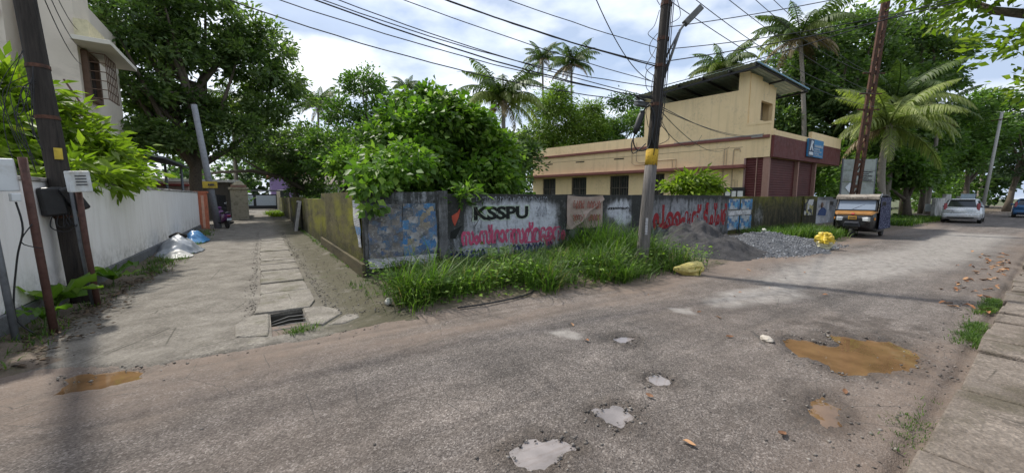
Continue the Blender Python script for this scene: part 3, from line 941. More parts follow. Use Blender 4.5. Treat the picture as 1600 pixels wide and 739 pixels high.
# --- the mossy wall along the alley
mw = thing('boundary_wall', 'yellow green moss covered alley wall stepping down behind the corner', 'wall', (1.6, 7.4, 0))
mossf = lambda U, W: np.clip(.25 + 1.1 * sstep(.35, .65, fbm(U, W * .3, .55, 3, 47)), 0, 1) * (.35 + .65 * sstep(.1, .9, W))
def msheet(y0, y1, z1, seed, st=.08):
    wall_sheet('wall_panel', (1.6, y1), (1.6, y0), -.1, z1, -.2, M_WALLM, mw, seed, step=st, moss=mossf, grime=lambda U, W: .42 + .40 * sstep(.75, .25, W) + 0 * U, zstep=.08)
# p0->p1 runs towards the camera so that "left" is +x; negative thickness not needed
def msheet(y0, y1, z1, seed, st=.08):
    wall_sheet('wall_panel', (1.6, y1), (1.6, y0), -.1, z1, .2, M_WALLM, mw, seed, step=st, moss=mossf, grime=lambda U, W: .42 + .40 * sstep(.75, .25, W) + 0 * U, zstep=.08)
msheet(7.36, 13.2, 1.72, 11)
msheet(13.2, 20.0, 1.545, 12, .12)
msheet(20.0, 46.5, 1.60, 13, .2)
MB().b2((1.535, 7.36, -.1), (1.6, 13.3, .33)).build('plinth_ledge', M_WALLM, mw, world=True, bevel=.012)

# --- white wall on the left
def m_whitewall():
    t = NT('off_white_wall_paint')
    z = t.sep()[2]
    c = t.ramp(t.noise(.8, 6, .6), [(.3, (.80, .775, .75)), (.7, (.87, .85, .83))])
    c = t.mix(t.math('MULTIPLY', t.ramp(t.noise(2.2, 8, .7, vec=t.mapping((2, 2, .35))), [(.46, 0), (.72, .6)]), t.ramp(z, [(.05, 1), (1.0, .5)])), c, (.50, .46, .41))
    c = t.mix(t.math('MULTIPLY', t.ramp(t.noise(5, 8, .75), [(.45, 0), (.65, .7)]), t.ramp(z, [(.25, 1), (.75, 0)])), c, (.20, .18, .15))
    return t.set(c, .82, t.bump(t.noise(30, 6, .7), .25, .01), spec=.3)
M_WHITEW = m_whitewall()
M_PLINTH = m_concrete('grey_plinth_plaster', (.115, .12, .13), (.20, .205, .215), (.06, .07, .035), .62)
ww = thing('boundary_wall', 'smooth off white compound wall with grey plinth on the left of the alley', 'wall', (-2.53, 5, 0))
for (y0, y1) in ((-6, 12.0), (12.0, 23.7)):
    MB().b2((-2.70, y0, .26), (-2.53, y1, 1.82)).build('wall_panel', M_WHITEW, ww, world=True, bevel=.01)
    MB().b2((-2.74, y0, -.2), (-2.49, y1, .26)).build('plinth', M_PLINTH, ww, world=True, bevel=.012)
    MB().b2((-2.725, y0, 1.82), (-2.505, y1, 1.875)).build('coping', plain('coping_paint', (.52, .49, .46), .85, dirt=(.16, .145, .12), dirt_at=.52), ww, world=True, bevel=.012)

# ================================================================== LETTERING
def m_paint(name, c, wear=.5, var=.25, rough=.8, cutoff=(.03)):
    """wall paint worn through in flakes"""
    t = NT(name)
    col = t.ramp(t.noise(7, 6, .6), [(.3, tuple(x * (1 - var) for x in c)), (.7, tuple(min(1, x * (1 + var * .5)) for x in c))])
    t.set(col, rough, spec=.3)
    k = t.ramp(t.noise(17, 9, .78, dist=.6, vec=t.mapping((1, 1, .6))), [(wear - cutoff, 0.0), (wear + cutoff, 1.0)])
    tr = t.n('ShaderNodeBsdfTransparent')
    ms = t.n('ShaderNodeMixShader')
    t.put(ms.inputs[0], k)
    t.t.links.new(tr.outputs[0], ms.inputs[1]); t.t.links.new(t.b.outputs[0], ms.inputs[2])
    t.t.links.new(ms.outputs[0], t.out.inputs[0])
    return t.m
PT_BLACK = m_paint('black_wall_paint', (.012, .014, .013), .37)
PT_HALO = m_paint('pale_green_wall_paint', (.42, .50, .40), .45)
PT_PINK = m_paint('pink_wall_paint', (.45, .075, .145), .43)
PT_BLUE = m_paint('blue_wall_paint', (.035, .045, .17), .49)
PT_RED = m_paint('red_wall_paint', (.26, .02, .026), .39)
PT_LIME = m_paint('lime_wall_paint', (.37, .50, .22), .38)
PT_ORANGE = m_paint('orange_red_wall_paint', (.40, .075, .045), .36)
PT_GREY = m_paint('faded_white_wall_paint', (.36, .38, .42), .50)
PT_FADED = m_paint('faded_red_print', (.34, .105, .075), .47)

def text_mesh(name, body, box, y, mat, parent, bold=.0, thick=.012, fit=True, frame=None, shear=0):
    """raised flat lettering; box = (x0,x1,z0,z1) in the wall plane at depth y (faces -y) or in a given frame matrix"""
    cu = bpy.data.curves.new(name, 'FONT')
    cu.body = body; cu.offset = bold; cu.extrude = .5; cu.resolution_u = 3; cu.shear = shear
    tmp = bpy.data.objects.new(name, cu)
    COL.objects.link(tmp)
    dg = bpy.context.evaluated_depsgraph_get()
    me = bpy.data.meshes.new_from_object(tmp.evaluated_get(dg))
    bpy.data.objects.remove(tmp); bpy.data.curves.remove(cu)
    n = len(me.vertices)
    v = np.zeros(n * 3, dtype=np.float32); me.vertices.foreach_get('co', v); v = v.reshape(-1, 3)
    mn, mx = v.min(0), v.max(0)
    x0, x1, z0, z1 = box
    sx = (x1 - x0) / (mx[0] - mn[0]); sz = (z1 - z0) / (mx[1] - mn[1])
    if not fit: sx = min(sx, sz)
    px = x0 + (v[:, 0] - mn[0]) * sx; pz = z0 + (v[:, 1] - mn[1]) * sz
    pd = y - v[:, 2] * thick
    out = np.stack([px, pd, pz], 1)
    loc = np.array(parent.location)
    if frame is not None:
        fm = np.array(frame)
        out = out @ fm[:3, :3].T + fm[:3, 3]
    me.vertices.foreach_set('co', (out - loc if frame is None else out).astype(np.float32).ravel())
    me.materials.clear(); me.materials.append(mat); me.update()
    ob = bpy.data.objects.new(name, me)
    COL.objects.link(ob); ob.parent = parent
    return ob
def scribble(name, n, box, y, mat, parent, w=.018, seed=1, thick=.01, frame=None):
    """a row of rounded hand-painted characters too worn to read"""
    r_ = random.Random(seed)
    x0, x1, z0, z1 = box
    cw = (x1 - x0) / n
    mb = MB()
    for i in range(n):
        cx = x0 + cw * (i + .5); h = (z1 - z0)
        typ = r_.randint(0, 3)
        path = []
        if typ == 0:   # loop
            path = [(cx + math.cos(a) * cw * .36, z0 + h * .5 + math.sin(a) * h * .45) for a in [R(-60 + k * 32) for k in range(10)]]
        elif typ == 1:  # hook
            path = [(cx - cw * .3, z0 + h * .1), (cx - cw * .32, z0 + h * .7), (cx - cw * .1, z0 + h * .98), (cx + cw * .22, z0 + h * .8), (cx + cw * .26, z0 + h * .1)]
        elif typ == 2:
            path = [(cx - cw * .35, z0 + h * .75), (cx, z0 + h * .95), (cx + cw * .3, z0 + h * .6), (cx, z0 + h * .35), (cx + cw * .3, z0 + h * .05), (cx - cw * .3, z0 + h * .05)]
        else:
            path = [(cx + cw * .3, z0 + h * .95), (cx + cw * .3, z0 + h * .2), (cx, z0), (cx - cw * .3, z0 + h * .25), (cx - cw * .2, z0 + h * .6)]
        for p, q in zip(path, path[1:]):
            a, b = Vector((p[0], y, p[1])), Vector((q[0], y, q[1]))
            d = b - a
            if d.length < 1e-5: continue
            s = Vector((-d.z, 0, d.x)).normalized() * w
            e = d.normalized() * w * .6
            t_ = Vector((0, thick, 0))
            vs_ = [a - s - e, b - s + e, b + s + e, a + s - e]
            mb.add([v - t_ for v in vs_] + vs_, [(0, 1, 2, 3), (4, 7, 6, 5), (0, 4, 5, 1), (1, 5, 6, 2), (2, 6, 7, 3), (3, 7, 4, 0)])
    if frame is not None: mb.v = [tuple(frame @ Vector(p)) for p in mb.v]
    return tag(mb.build(name, mat, parent, world=frame is None, fix=False), kind='stuff')
YW = 7.353
text_mesh('lettering', 'KSSPU', (3.90, 5.50, 1.06, 1.42), YW, PT_HALO, fw, .085, .010)
tag(text_mesh('lettering', 'KSSPU', (3.94, 5.46, 1.085, 1.395), YW - .003, PT_BLACK, fw, .04, .012), 'black letters KSSPU with a pale green outline')
text_mesh('lettering', 'സംസ്ഥാന', (3.62, 5.02, .52, .98), YW - .001, PT_PINK, fw, .05, .012)
text_mesh('lettering', 'സമ്മേളനം', (4.95, 6.70, .36, 1.00), YW - .001, PT_PINK, fw, .055, .012)
MB().b2((4.30, 7.338, .19), (4.55, 7.36, .43)).build('date_ground', PT_LIME, fw, world=True)
MB().b2((4.62, 7.338, .20), (4.88, 7.36, .44)).build('date_ground', PT_LIME, fw, world=True)
text_mesh('lettering', '27', (4.32, 4.53, .23, .40), YW - .006, PT_BLACK, fw, .02, .012)
text_mesh('lettering', '30', (4.64, 4.86, .24, .41), YW - .006, PT_BLACK, fw, .02, .012)
scribble('worn_lettering', 8, (3.35, 4.22, .18, .42), YW - .001, PT_BLUE, fw, .022, 4)
scribble('worn_lettering', 11, (4.98, 6.25, .22, .46), YW - .001, PT_BLUE, fw, .020, 5)
scribble('worn_lettering', 22, (4.0, 6.1, 1.50, 1.62), YW - .001, PT_GREY, fw, .010, 6)
scribble('worn_lettering', 4, (5.7, 6.05, 1.12, 1.38), YW - .001, PT_GREY, fw, .014, 7)
scribble('worn_lettering', 6, (6.75, 7.5, .34, .62), YW - .001, PT_GREY, fw, .014, 8)
scribble('worn_lettering', 9, (8.32, 9.25, 1.25, 1.31), YW - .001, PT_BLACK, fw, .009, 9)
text_mesh('lettering', 'പ.', (10.5, 11.25, .52, 1.36), YW - .001, PT_RED, fw, .045, .012)
text_mesh('lettering', 'െെഷന്‍', (11.2, 13.35, .50, 1.36), YW - .001, PT_RED, fw, .045, .012)
text_mesh('lettering', 'ടീച്ചർ', (13.5, 15.25, .50, 1.42), YW - .001, PT_RED, fw, .045, .012)
# red arrow head and black pen nib mark beside the lettering
MB().prism([(3.40, 1.20), (3.54, 1.28), (3.62, 1.38), (3.56, 1.16), (3.47, .98), (3.42, 1.08)], 7.342, 7.36, 'y').build('red_mark', PT_ORANGE, fw, world=True)
MB().prism([(3.36, .72), (3.48, .70), (3.64, .98), (3.44, .90), (3.38, .86)], 7.342, 7.36, 'y').build('black_mark', PT_BLACK, fw, world=True)

# posters ---------------------------------------------------------------------
def m_poster(name, cols, scale, seed=0.0, stain=.55, blk=(.04, .045, .05), rows=(3, 9)):
    """faded print: blocks of ink, lines of type, weathered through"""
    t = NT(name)
    tc = t.n('ShaderNodeTexCoord')
    v = t.mapping((1, 1, 1), tc.outputs['Object'], loc=(seed, seed * .7, seed * .3))
    blocks = t.n('ShaderNodeTexVoronoi', distance='CHEBYCHEV'); blocks.inputs['Scale'].default_value = scale
    nz = t.n('ShaderNodeTexNoise'); nz.inputs['Scale'].default_value = 11; nz.inputs['Detail'].default_value = 6; t.put(nz.inputs['Vector'], v)
    ad = t.n('ShaderNodeVectorMath', operation='MULTIPLY_ADD'); t.put(ad.inputs[0], nz.outputs['Color']); ad.inputs[1].default_value = (.07, 0, .07); t.put(ad.inputs[2], v)
    t.put(blocks.inputs['Vector'], t.mapping((1, .0, 1.25), ad.outputs[0]))
    cs = t.n('ShaderNodeSeparateColor'); t.put(cs.inputs[0], blocks.outputs['Color'])
    st = [(i / len(cols), c) for i, c in enumerate(cols)]
    c = t.ramp(cs.outputs[0], st, 'CONSTANT')
    ln = t.n('ShaderNodeTexWave', bands_direction='Z'); ln.inputs['Scale'].default_value = rows[1]; ln.inputs['Distortion'].default_value = 2.2; ln.inputs['Detail'].default_value = 3; ln.inputs['Detail Scale'].default_value = 6
    t.put(ln.inputs['Vector'], v)
    c = t.mix(t.math('MULTIPLY', t.ramp(ln.outputs['Fac'], [(.55, 0), (.62, .7)]), t.ramp(cs.outputs[1], [(.45, 0), (.5, 1)])), c, blk)
    c = t.mix(t.ramp(t.noise(5, 9, .75, dist=.6), [(stain - .14, 0), (stain + .05, .9)]), c, t.mix(t.noise(3), (.03, .03, .032), (.27, .25, .23)))
    c = t.mix(t.ramp(t.noise(26, 7, .75), [(.56, 0), (.62, .8)]), c, (.33, .33, .33))
    return t.set(c, .8, t.bump(t.noise(12, 6, .7), .5, .02), spec=.25)
PBLUE = m_poster('faded_blue_poster', [(.045, .16, .33), (.20, .21, .23), (.07, .12, .19), (.42, .41, .40), (.035, .10, .26), (.30, .26, .22), (.05, .05, .06), (.04, .08, .14)], 9, 1.3, .50, rows=(3, 14))
PBLUE2 = m_poster('torn_blue_poster', [(.05, .19, .38), (.06, .14, .28), (.36, .36, .36), (.10, .22, .36), (.05, .08, .12), (.33, .28, .19), (.05, .17, .35)], 6.5, 4.1, .57, rows=(3, 14))
PNOTE = m_poster('pale_notice', [(.52, .52, .50), (.05, .05, .055), (.42, .38, .12), (.5, .5, .49)], 4, 2.2, .68, rows=(3, 18))
PSMALL = m_poster('small_blue_handbill', [(.06, .23, .45), (.42, .46, .50), (.05, .15, .31), (.10, .28, .46), (.40, .43, .46)], 4.5, 6.6, .64)
PPERS = m_poster('portrait_poster', [(.42, .43, .45), (.36, .38, .42), (.40, .39, .40)], 2.5, 3.3, .66)
PWHITE = m_poster('white_paper_strip', [(.58, .57, .59), (.55, .55, .57)], 3, 5.5, .62)
def sheet(name, x0, x1, z0, z1, y, mat, parent, wob=.008, seed=0, nx=14, nz=14, torn=0.0):
    us = np.linspace(x0, x1, nx); ws = np.linspace(z0, z1, nz)
    U, W = np.meshgrid(us, ws, indexing='ij')
    e = fbm(U * 3, W * 3, 2.0, 3, 200 + seed)
    off = (fbm(U, W, 4, 3, 210 + seed)) * wob
    if torn:
        ed = (fbm(U * 0 + W, W * 0 + seed, 7, 3, 220) - .5) * torn
        U = np.where(U >= x1 - 1e-6, U + ed, np.where(U <= x0 + 1e-6, U - ed, U))
        ew = (fbm(U, U * 0 + seed, 7, 3, 230) - .5) * torn
        W = np.where(W <= z0 + 1e-6, W + ew, W)
    o = Vector((x0, y, z0))
    V = np.stack([U, y - off, W], -1).reshape(-1, 3)
    V2 = V.copy(); V2[:, 1] += .004 + wob
    n = len(V); F = grid_faces(nx, nz)
    ob = np_mesh(name, np.concatenate([V, V2]) - np.array(o), np.concatenate([F, F[:, ::-1] + n]), mat, parent)
    ob.location = o - Vector(parent.location)
    return ob
YP = 7.338
sheet('poster', 1.67, 2.32, .42, 1.47, YP, PBLUE, fw, seed=1, torn=.05)
sheet('poster', 2.33, 3.04, .42, 1.48, YP, PBLUE2, fw, seed=2, torn=.05)
sheet('paper_strip', 1.65, 3.02, .22, .42, YP - .003, PWHITE, fw, seed=3, torn=.06)
for i, (a, b, c, d) in enumerate(((15.3, 16.2, 1.12, 1.54), (16.3, 17.3, 1.10, 1.53), (15.3, 16.2, .30, .86), (16.3, 17.3, .28, .86))):
    sheet('handbill', a, b, c, d, YP, PSMALL, fw, seed=10 + i, torn=.03)
sheet('paper_strip', 15.3, 17.25, .88, 1.08, YP - .002, PWHITE, fw, seed=15, torn=.04)
sheet('notice', 22.95, 24.1, .68, 1.50, 7.285, PNOTE, fw, seed=16, torn=.02)
pp = sheet('poster', 25.0, 27.6, .15, 1.45, 7.585, PPERS, fw, seed=17, torn=.05)
MB().prism([(25.8, .62), (27.0, .55), (27.1, .85), (26.75, 1.0), (26.5, 1.05), (26.25, .98), (25.95, .86)], 7.55, 7.57, 'y').build('printed_shape', plain('navy_print', (.03, .06, .16), .8), fw, world=True)
MB().prism([(26.35 + .16 * math.cos(a), 1.17 + .15 * math.sin(a)) for a in [k * .628 for k in range(10)]], 7.545, 7.565, 'y').build('printed_shape', plain('brown_print', (.16, .09, .06), .8), fw, world=True)
sheet('poster', 7.42, 8.15, .8, 1.5, YP, PBLUE2, fw, seed=30) if False else None

# blue and white torn bill wrapped on the alley side of the corner
c_ = MB()
ys_ = np.linspace(7.6, 8.25, 8); zs_ = np.linspace(.62, 1.55, 14)
U, W = np.meshgrid(ys_, zs_, indexing='ij')
wid = .25 + .75 * sstep(.6, 1.2, W)
Yb = 7.6 + (U - 7.6) * wid
V = np.stack([1.588 - fbm(U, W, 5, 3, 240) * .03, Yb, W], -1).reshape(-1, 3)
V2 = V + np.array([.004, 0, 0])
F = grid_faces(8, 14)
ob = np_mesh('torn_bill', np.concatenate([V, V2]) - np.array([1.6, 7.4, 0]), np.concatenate([F, F + len(V)]), m_poster('torn_white_blue_bill', [(.5, .52, .56), (.42, .46, .52), (.10, .20, .36), (.55, .55, .55)], 4.5, 7.7, .62), mw)

# cloth banner hung on the wall
def m_banner():
    t = NT('faded_banner_cloth')
    c = t.ramp(t.noise(3, 7, .65), [(.3, (.27, .205, .17)), (.7, (.40, .325, .28))])
    c = t.mix(t.ramp(t.noise(5, 8, .7), [(.56, 0), (.72, .6)]), c, (.19, .155, .13))
    return t.set(c, .92, t.bump(t.noise(120, 2), .2, .004), spec=.15)
U, W = np.meshgrid(np.linspace(0, 1, 40), np.linspace(0, 1, 32), indexing='ij')
diag = U - W * .95
fold = np.exp(-((diag - .12 - .05 * np.sin(W * 9)) / .045) ** 2) * .07 * sstep(.05, .3, U) + (fbm(U, W, 5, 3, 250) - .3) * .035 + .02 * np.sin(U * 14 + W * 5) * (1 - W)
xb = 6.72 + U * 1.36 + .02 * (W - .5); zb = .76 + W * (.90 - .03 * np.sin(U * 3.14)) - .015 * np.sin(U * math.pi) * W - .015 * np.sin(U * 12) * (W < .01)
yb = 7.325 - fold
V = np.stack([xb, yb, zb], -1).reshape(-1, 3); V2 = V + np.array([0, .006, 0]); F = grid_faces(40, 32)
bn = thing('cloth_banner', 'creased beige cloth banner with faded red lettering hung on the wall', 'banner', (6.72, 7.32, .76))
np_mesh('cloth', np.concatenate([V, V2]) - np.array(bn.location), np.concatenate([F, F[:, ::-1] + len(V)]), m_banner(), bn, smooth=True)
scribble('worn_lettering', 5, (6.90, 7.30, 1.30, 1.52), 7.27, PT_FADED, bn, .012, 21, .006)
scribble('worn_lettering', 5, (7.42, 7.95, 1.28, 1.50), 7.27, PT_FADED, bn, .012, 22, .006)
scribble('worn_lettering', 5, (6.88, 7.32, .97, 1.14), 7.27, PT_FADED, bn, .011, 23, .006)
scribble('worn_lettering', 5, (7.46, 7.95, .95, 1.13), 7.27, PT_FADED, bn, .011, 24, .006)
# ================================================================== BUILDINGS
def xf(mb, m):
    mb.v = [tuple(m @ Vector(p)) for p in mb.v]
    return mb

def m_cream():
    t = NT('cream_wall_paint')
    c = t.ramp(t.noise(1.2, 6, .6), [(.3, (.75, .575, .335)), (.7, (.82, .635, .385))])
    st = t.ramp(t.noise(1.5, 8, .7, vec=t.mapping((2.2, 2.2, .12))), [(.52, 0), (.72, .55)])
    c = t.mix(st, c, (.52, .40, .25))
    c = t.mix(t.math('MULTIPLY', t.ramp(t.noise(7, 8, .75), [(.5, 0), (.7, .7)]), t.ramp(t.noise(.7, 4), [(.48, 0), (.62, 1)])), c, (.40, .33, .23))
    return t.set(c, .87, t.bump(t.noise(25, 6), .2, .01), spec=.25)
CREAM = m_cream()
MAROON = plain('maroon_paint', (.118, .030, .027), .65, var=.22, scale=3, bump=.1, spec=.35)
TRIMR = plain('brown_red_trim', (.19, .075, .062), .75, var=.2, scale=4, spec=.3)
DARKIN = plain('interior_shade_paint', (.022, .021, .02), .9, var=.2)  # near-black colour stands in for shade inside vents and the stair room
FRAMEB = plain('dark_window_frame', (.10, .085, .07), .6)
def m_glass():
    t = NT('dusty_window_glass')
    return t.set(t.ramp(t.noise(4, 5), [(.3, (.02, .022, .024)), (.7, (.05, .052, .05))]), .12, spec=.6)
GLASS = m_glass()
def m_roofmetal():
    t = NT('corrugated_roof_metal')
    c = t.ramp(t.noise(1.5, 7, .65), [(.3, (.24, .31, .285)), (.7, (.37, .44, .41))])
    c = t.mix(t.ramp(t.noise(5, 8, .7), [(.58, 0), (.7, .6)]), c, (.15, .11, .075))
    return t.set(c, .5, t.bump(t.noise(30, 4), .1, .01), .35)
ROOFM = m_roofmetal()
A = Vector((21.1, 8.3, 0))
yb_ = thing('shop_building', 'cream single storey shop with maroon front and tin roofed stair room', 'building', A)
MS = Matrix(((-.2, -.98, 0, A.x), (.98, -.2, 0, A.y), (0, 0, 1, 0), (0, 0, 0, 1)))   # (along side wall, outward, up)
LEN = 15.6
def side(name, lo, hi, mat, parent=yb_, bev=0):
    return xf(MB().b2(lo, hi), MS).build(name, mat, parent, world=True, bevel=bev)
def sub(mb, name, mat, parent, **kw):
    """child of a part whose own location is zero"""
    mb.v = [tuple(Vector(p) - A) for p in mb.v]
    return mb.build(name, mat, parent, **kw)
WIN = [(13.35, 14.6), (10.64, 11.91), (7.47, 8.82), (5.2, 5.9)]
wl = MB()
wl.b2((1.05, -.2, -.2), (LEN, 0, 1.4))
e = LEN
for a, b in sorted(WIN, reverse=True):
    wl.b2((b, -.2, 1.4), (e, 0, 3.02)); e = a
wl.b2((1.05, -.2, 1.4), (e, 0, 3.02))
wl.b2((1.05, -.2, 3.02), (LEN, 0, 3.62)); wl.b2((0, -.2, 3.62), (LEN, 0, 5.3))
xf(wl, MS)
wall_o = wl.build('wall', CREAM, yb_, world=True)
for a, b in WIN:
    w = xf(MB().b2((a, -.19, 1.42), (b, -.15, 3.0)), MS).build('window', GLASS, yb_, world=True)
    fr = MB()
    for q in (a, b - .06, (a + b) / 2 - .03): fr.b2((q, -.145, 1.4), (q + .06, -.09, 3.0))
    for z in (1.4, 2.2, 2.95): fr.b2((a, -.085, z), (b, -.05, z + .05))
    sub(xf(fr, MS), 'window_frame', FRAMEB, w)
    gr = MB()
    for k in range(1, 8): gr.b2((a + (b - a) * k / 8 - .008, -.04, 1.42), (a + (b - a) * k / 8 + .008, -.025, 3.0))
    sub(xf(gr, MS), 'window_bars', FRAMEB, w)
# sun shade, string course, vents
side('sun_shade', (1.0, .002, 3.10), (LEN + .5, .55, 3.27), TRIMR, bev=.015)
side('string_course', (.05, .002, 4.55), (LEN, .10, 4.70), TRIMR, bev=.01)
side('painted_groove', (1.2, .002, 4.18), (LEN, .012, 4.20), plain('groove_shadow_paint', (.34, .26, .17), .9))  # raised strip; the groove's shadow is painted as a darker tone
for k in (14.0, 11.2, 8.2):
    side('painted_vent_slot', (k - .35, -.0, 4.05), (k + .35, .015, 4.12), DARKIN)  # raised dark strip paints the shade of a slot
# other walls
MB().b2((21.3, 8.42, 3.62), (27.8, 8.6, 4.62)).build('wall', CREAM, yb_, world=True)
MB().b2((27.6, 8.6, -.2), (27.8, 23.4, 4.62)).build('wall', CREAM, yb_, world=True)
MB().prism([(18.2, 23.4), (27.8, 23.4), (27.8, 23.6), (18.0, 23.6)], -.2, 4.62, 'z').build('wall', CREAM, yb_, world=True)
MB().prism([(20.92, 8.62), (27.58, 8.62), (27.58, 23.38), (18.3, 23.38)], 4.60, 4.75, 'z').build('roof_slab', plain('grey_roof_screed', (.3, .29, .27), .9), yb_, world=True)
# maroon front fascia over the shutters, canopy end to the right
MB().b2((21.12, 8.16, 3.60), (30.9, 8.30, 4.66)).build('fascia', MAROON, yb_, world=True, bevel=.01)
MB().b2((27.8, 8.30, 3.60), (30.88, 10.8, 3.74)).build('canopy_slab', CREAM, yb_, world=True)
MB().b2((30.76, 8.30, 3.74), (30.9, 10.8, 4.66)).build('canopy_side', MAROON, yb_, world=True)
MB().b2((21.12, 8.18, 4.66), (26.0, 8.34, 4.92)).build('parapet', CREAM, yb_, world=True, bevel=.01)
MB().b2((26.0, 8.18, 4.66), (30.9, 8.36, 5.28)).build('parapet', CREAM, yb_, world=True, bevel=.01)
MB().b2((30.72, 8.36, 4.66), (30.9, 11.0, 5.28)).build('parapet', CREAM, yb_, world=True, bevel=.01)
MB().b2((24.3, 9.6, 4.75), (25.0, 10.2, 5.55)).build('roof_stub', CREAM, yb_, world=True, bevel=.01)
# shutters and posts
SHUT = None
def m_shutter():
    t = NT('maroon_rolling_shutter')
    w = t.n('ShaderNodeTexWave', bands_direction='Z'); w.inputs['Scale'].default_value = 9.0
    t.put(w.inputs['Vector'], t.pos)
    c = t.ramp(t.noise(2.0, 6), [(.3, (.080, .021, .021)), (.7, (.115, .031, .029))])
    return t.set(c, .55, t.bump(w.outputs['Fac'], .25, .01), .1, .3)
SHUT = m_shutter()
def shutter(x0, x1, y, z0=.35, z1=3.6):
    prof = []
    n = 26
    for k in range(n):
        z = z0 + (z1 - z0) * k / n
        prof += [(y, z), (y - .012, z + (z1 - z0) / n * .5)]
    prof += [(y, z1), (y + .06, z1), (y + .06, z0)]
    MB().prism(prof, x0, x1, 'x').build('rolling_shutter', SHUT, yb_, world=True)
shutter(21.32, 24.78, 8.50); shutter(24.95, 27.36, 8.50)
POSTC = plain('cream_post_paint', (.34, .20, .16), .8, var=.15)
for x0, x1 in ((21.13, 21.30), (24.80, 24.93), (27.38, 27.52)):
    MB().b2((x0, 8.32, -.2), (x1, 8.60, 3.61)).build('post', POSTC, yb_, world=True, bevel=.01)
for a, b in ((.10, .52), (.58, 1.02)):
    prof = []
    for k in range(26): prof += [(-.12, .35 + 3.24 * k / 26), (-.095, .35 + 3.24 * (k + .5) / 26)]
    prof += [(-.12, 3.6), (-.18, 3.6), (-.18, .35)]
    xf(MB().prism(prof, a, b, 'x'), MS).build('rolling_shutter', SHUT, yb_, world=True)
side('post', (.53, -.16, .0), (.57, -.06, 3.61), POSTC)
side('post', (1.03, -.198, .0), (1.10, .012, 3.61), plain('mauve_post_paint', (.30, .19, .18), .8))
MB().b2((21.1, 8.34, -.2), (27.8, 9.2, .36)).build('plinth', M_SLAB, yb_, world=True)
# stair room with tin roof
HX = Vector((0, 0, 0))
st_ = MB(); st_.b2((1.09, -.2, 5.3), (6.55, 0.003, 7.08)); st_.b2((1.09, -.2, 7.08), (1.55, .003, 7.95)); st_.b2((6.2, -.2, 7.08), (6.55, .003, 7.45))
xf(st_, MS).build('stair_room_wall', CREAM, yb_, world=True)
fy = 9.37
fr = MB()
fr.b2((21.07, fy, 4.76), (22.35, fy + .2, 7.9)); fr.b2((23.75, fy, 4.76), (24.05, fy + .2, 7.62)); fr.b2((22.35, fy, 6.72), (23.75, fy + .2, 7.7)); fr.b2((22.35, fy, 4.76), (23.75, fy + .2, 5.7))
fr.build('stair_room_wall', CREAM, yb_, world=True)
MB().b2((23.85, fy + .2, 4.76), (24.05, 14.6, 7.05)).build('stair_room_wall', CREAM, yb_, world=True)
MB().b2((20.2, 14.6, 4.76), (24.05, 14.8, 7.0)).build('stair_room_wall', CREAM, yb_, world=True)
MB().b2((22.0, fy + .5, 4.9), (23.8, fy + .55, 7.0)).build('stair_door', plain('unpainted_plaster', (.30, .24, .17), .9), yb_, world=True)
side('string_course', (.02, -.2, 5.24), (1.07, .02, 5.36), CREAM)
# corrugated sheet: A near-left, B near-right, C far-right, D far-left
cr = []
n = 64
a_, b_, c_, d_ = Vector((20.25, 8.75, 8.12)), Vector((26.2, 8.55, 7.72)), Vector((25.4, 15.4, 7.3)), Vector((18.95, 14.9, 7.62))
rows = []
for k in range(n + 1):
    f = k / n
    o = .035 if k % 2 else 0
    rows.append((a_.lerp(d_, f) + Vector((0, 0, o)), b_.lerp(c_, f) + Vector((0, 0, o))))
rf = MB()
for p, q in rows: rf.v += [tuple(p), tuple(q)]
rf.f += [(2 * k, 2 * k + 1, 2 * k + 3, 2 * k + 2) for k in range(n)]
ro_ = rf.build('tin_roof', ROOFM, yb_, world=True)
md = ro_.modifiers.new('s', 'SOLIDIFY'); md.thickness = .012
M_STEEL = plain('dark_steel', (.035, .035, .037), .55, .4)
for f in (.02, .2, .4, .6, .8, .98):
    p, q = a_.lerp(d_, f), b_.lerp(c_, f)
    sub(MB().beam(p - Vector((0, 0, .08)), q - Vector((0, 0, .08)), .06, .10), 'purlin', M_STEEL, ro_)
for f in (.03, .5, .97):
    p, q = a_.lerp(b_, f), d_.lerp(c_, f)
    sub(MB().beam(p - Vector((0, 0, .18)), q - Vector((0, 0, .18)), .07, .10), 'rafter', M_STEEL, ro_)
sub(MB().beam(a_ + Vector((0, 0, -.02)), b_ + Vector((0, 0, -.02)), .03, .07), 'blue_edge_flashing', plain('blue_flashing', (.12, .24, .34), .5), ro_)
MB().b2((22.6, 10.5, 4.76), (23.4, 13.6, 6.9)).build('stair_flight', DARKIN, yb_, world=True)  # block in the painted interior shade colour
# conduit pipes on the side wall
PIPE = plain('cream_conduit', (.42, .33, .22), .6)
def conduit(pts, r_=.022):
    xf(MB().tube([(t_, .04, z) for t_, z in pts], r_, 6), MS).build('conduit_pipe', PIPE, yb_, world=True)
conduit([(7.3, 5.2), (7.28, 3.75), (7.1, 3.62), (5.9, 3.62)]); conduit([(7.0, 5.0), (6.98, 3.85), (6.8, 3.75), (5.9, 3.74)])
conduit([(4.55, 3.8), (4.55, 1.5)]); conduit([(4.75, 3.75), (4.75, 1.5)]); conduit([(6.0, 3.8), (4.55, 3.82)])
conduit([(2.04, 4.15), (2.05, 1.6)]); conduit([(1.92, 4.12), (1.92, 3.3)], .016); conduit([(1.62, 1.6), (1.60, 4.05), (1.55, 4.12), (1.32, 4.12), (1.28, 3.95)], .026)
conduit([(1.6, 2.5), (1.35, 2.5), (1.33, 1.7)], .014); conduit([(1.45, 2.45), (1.45, 1.7)], .014)
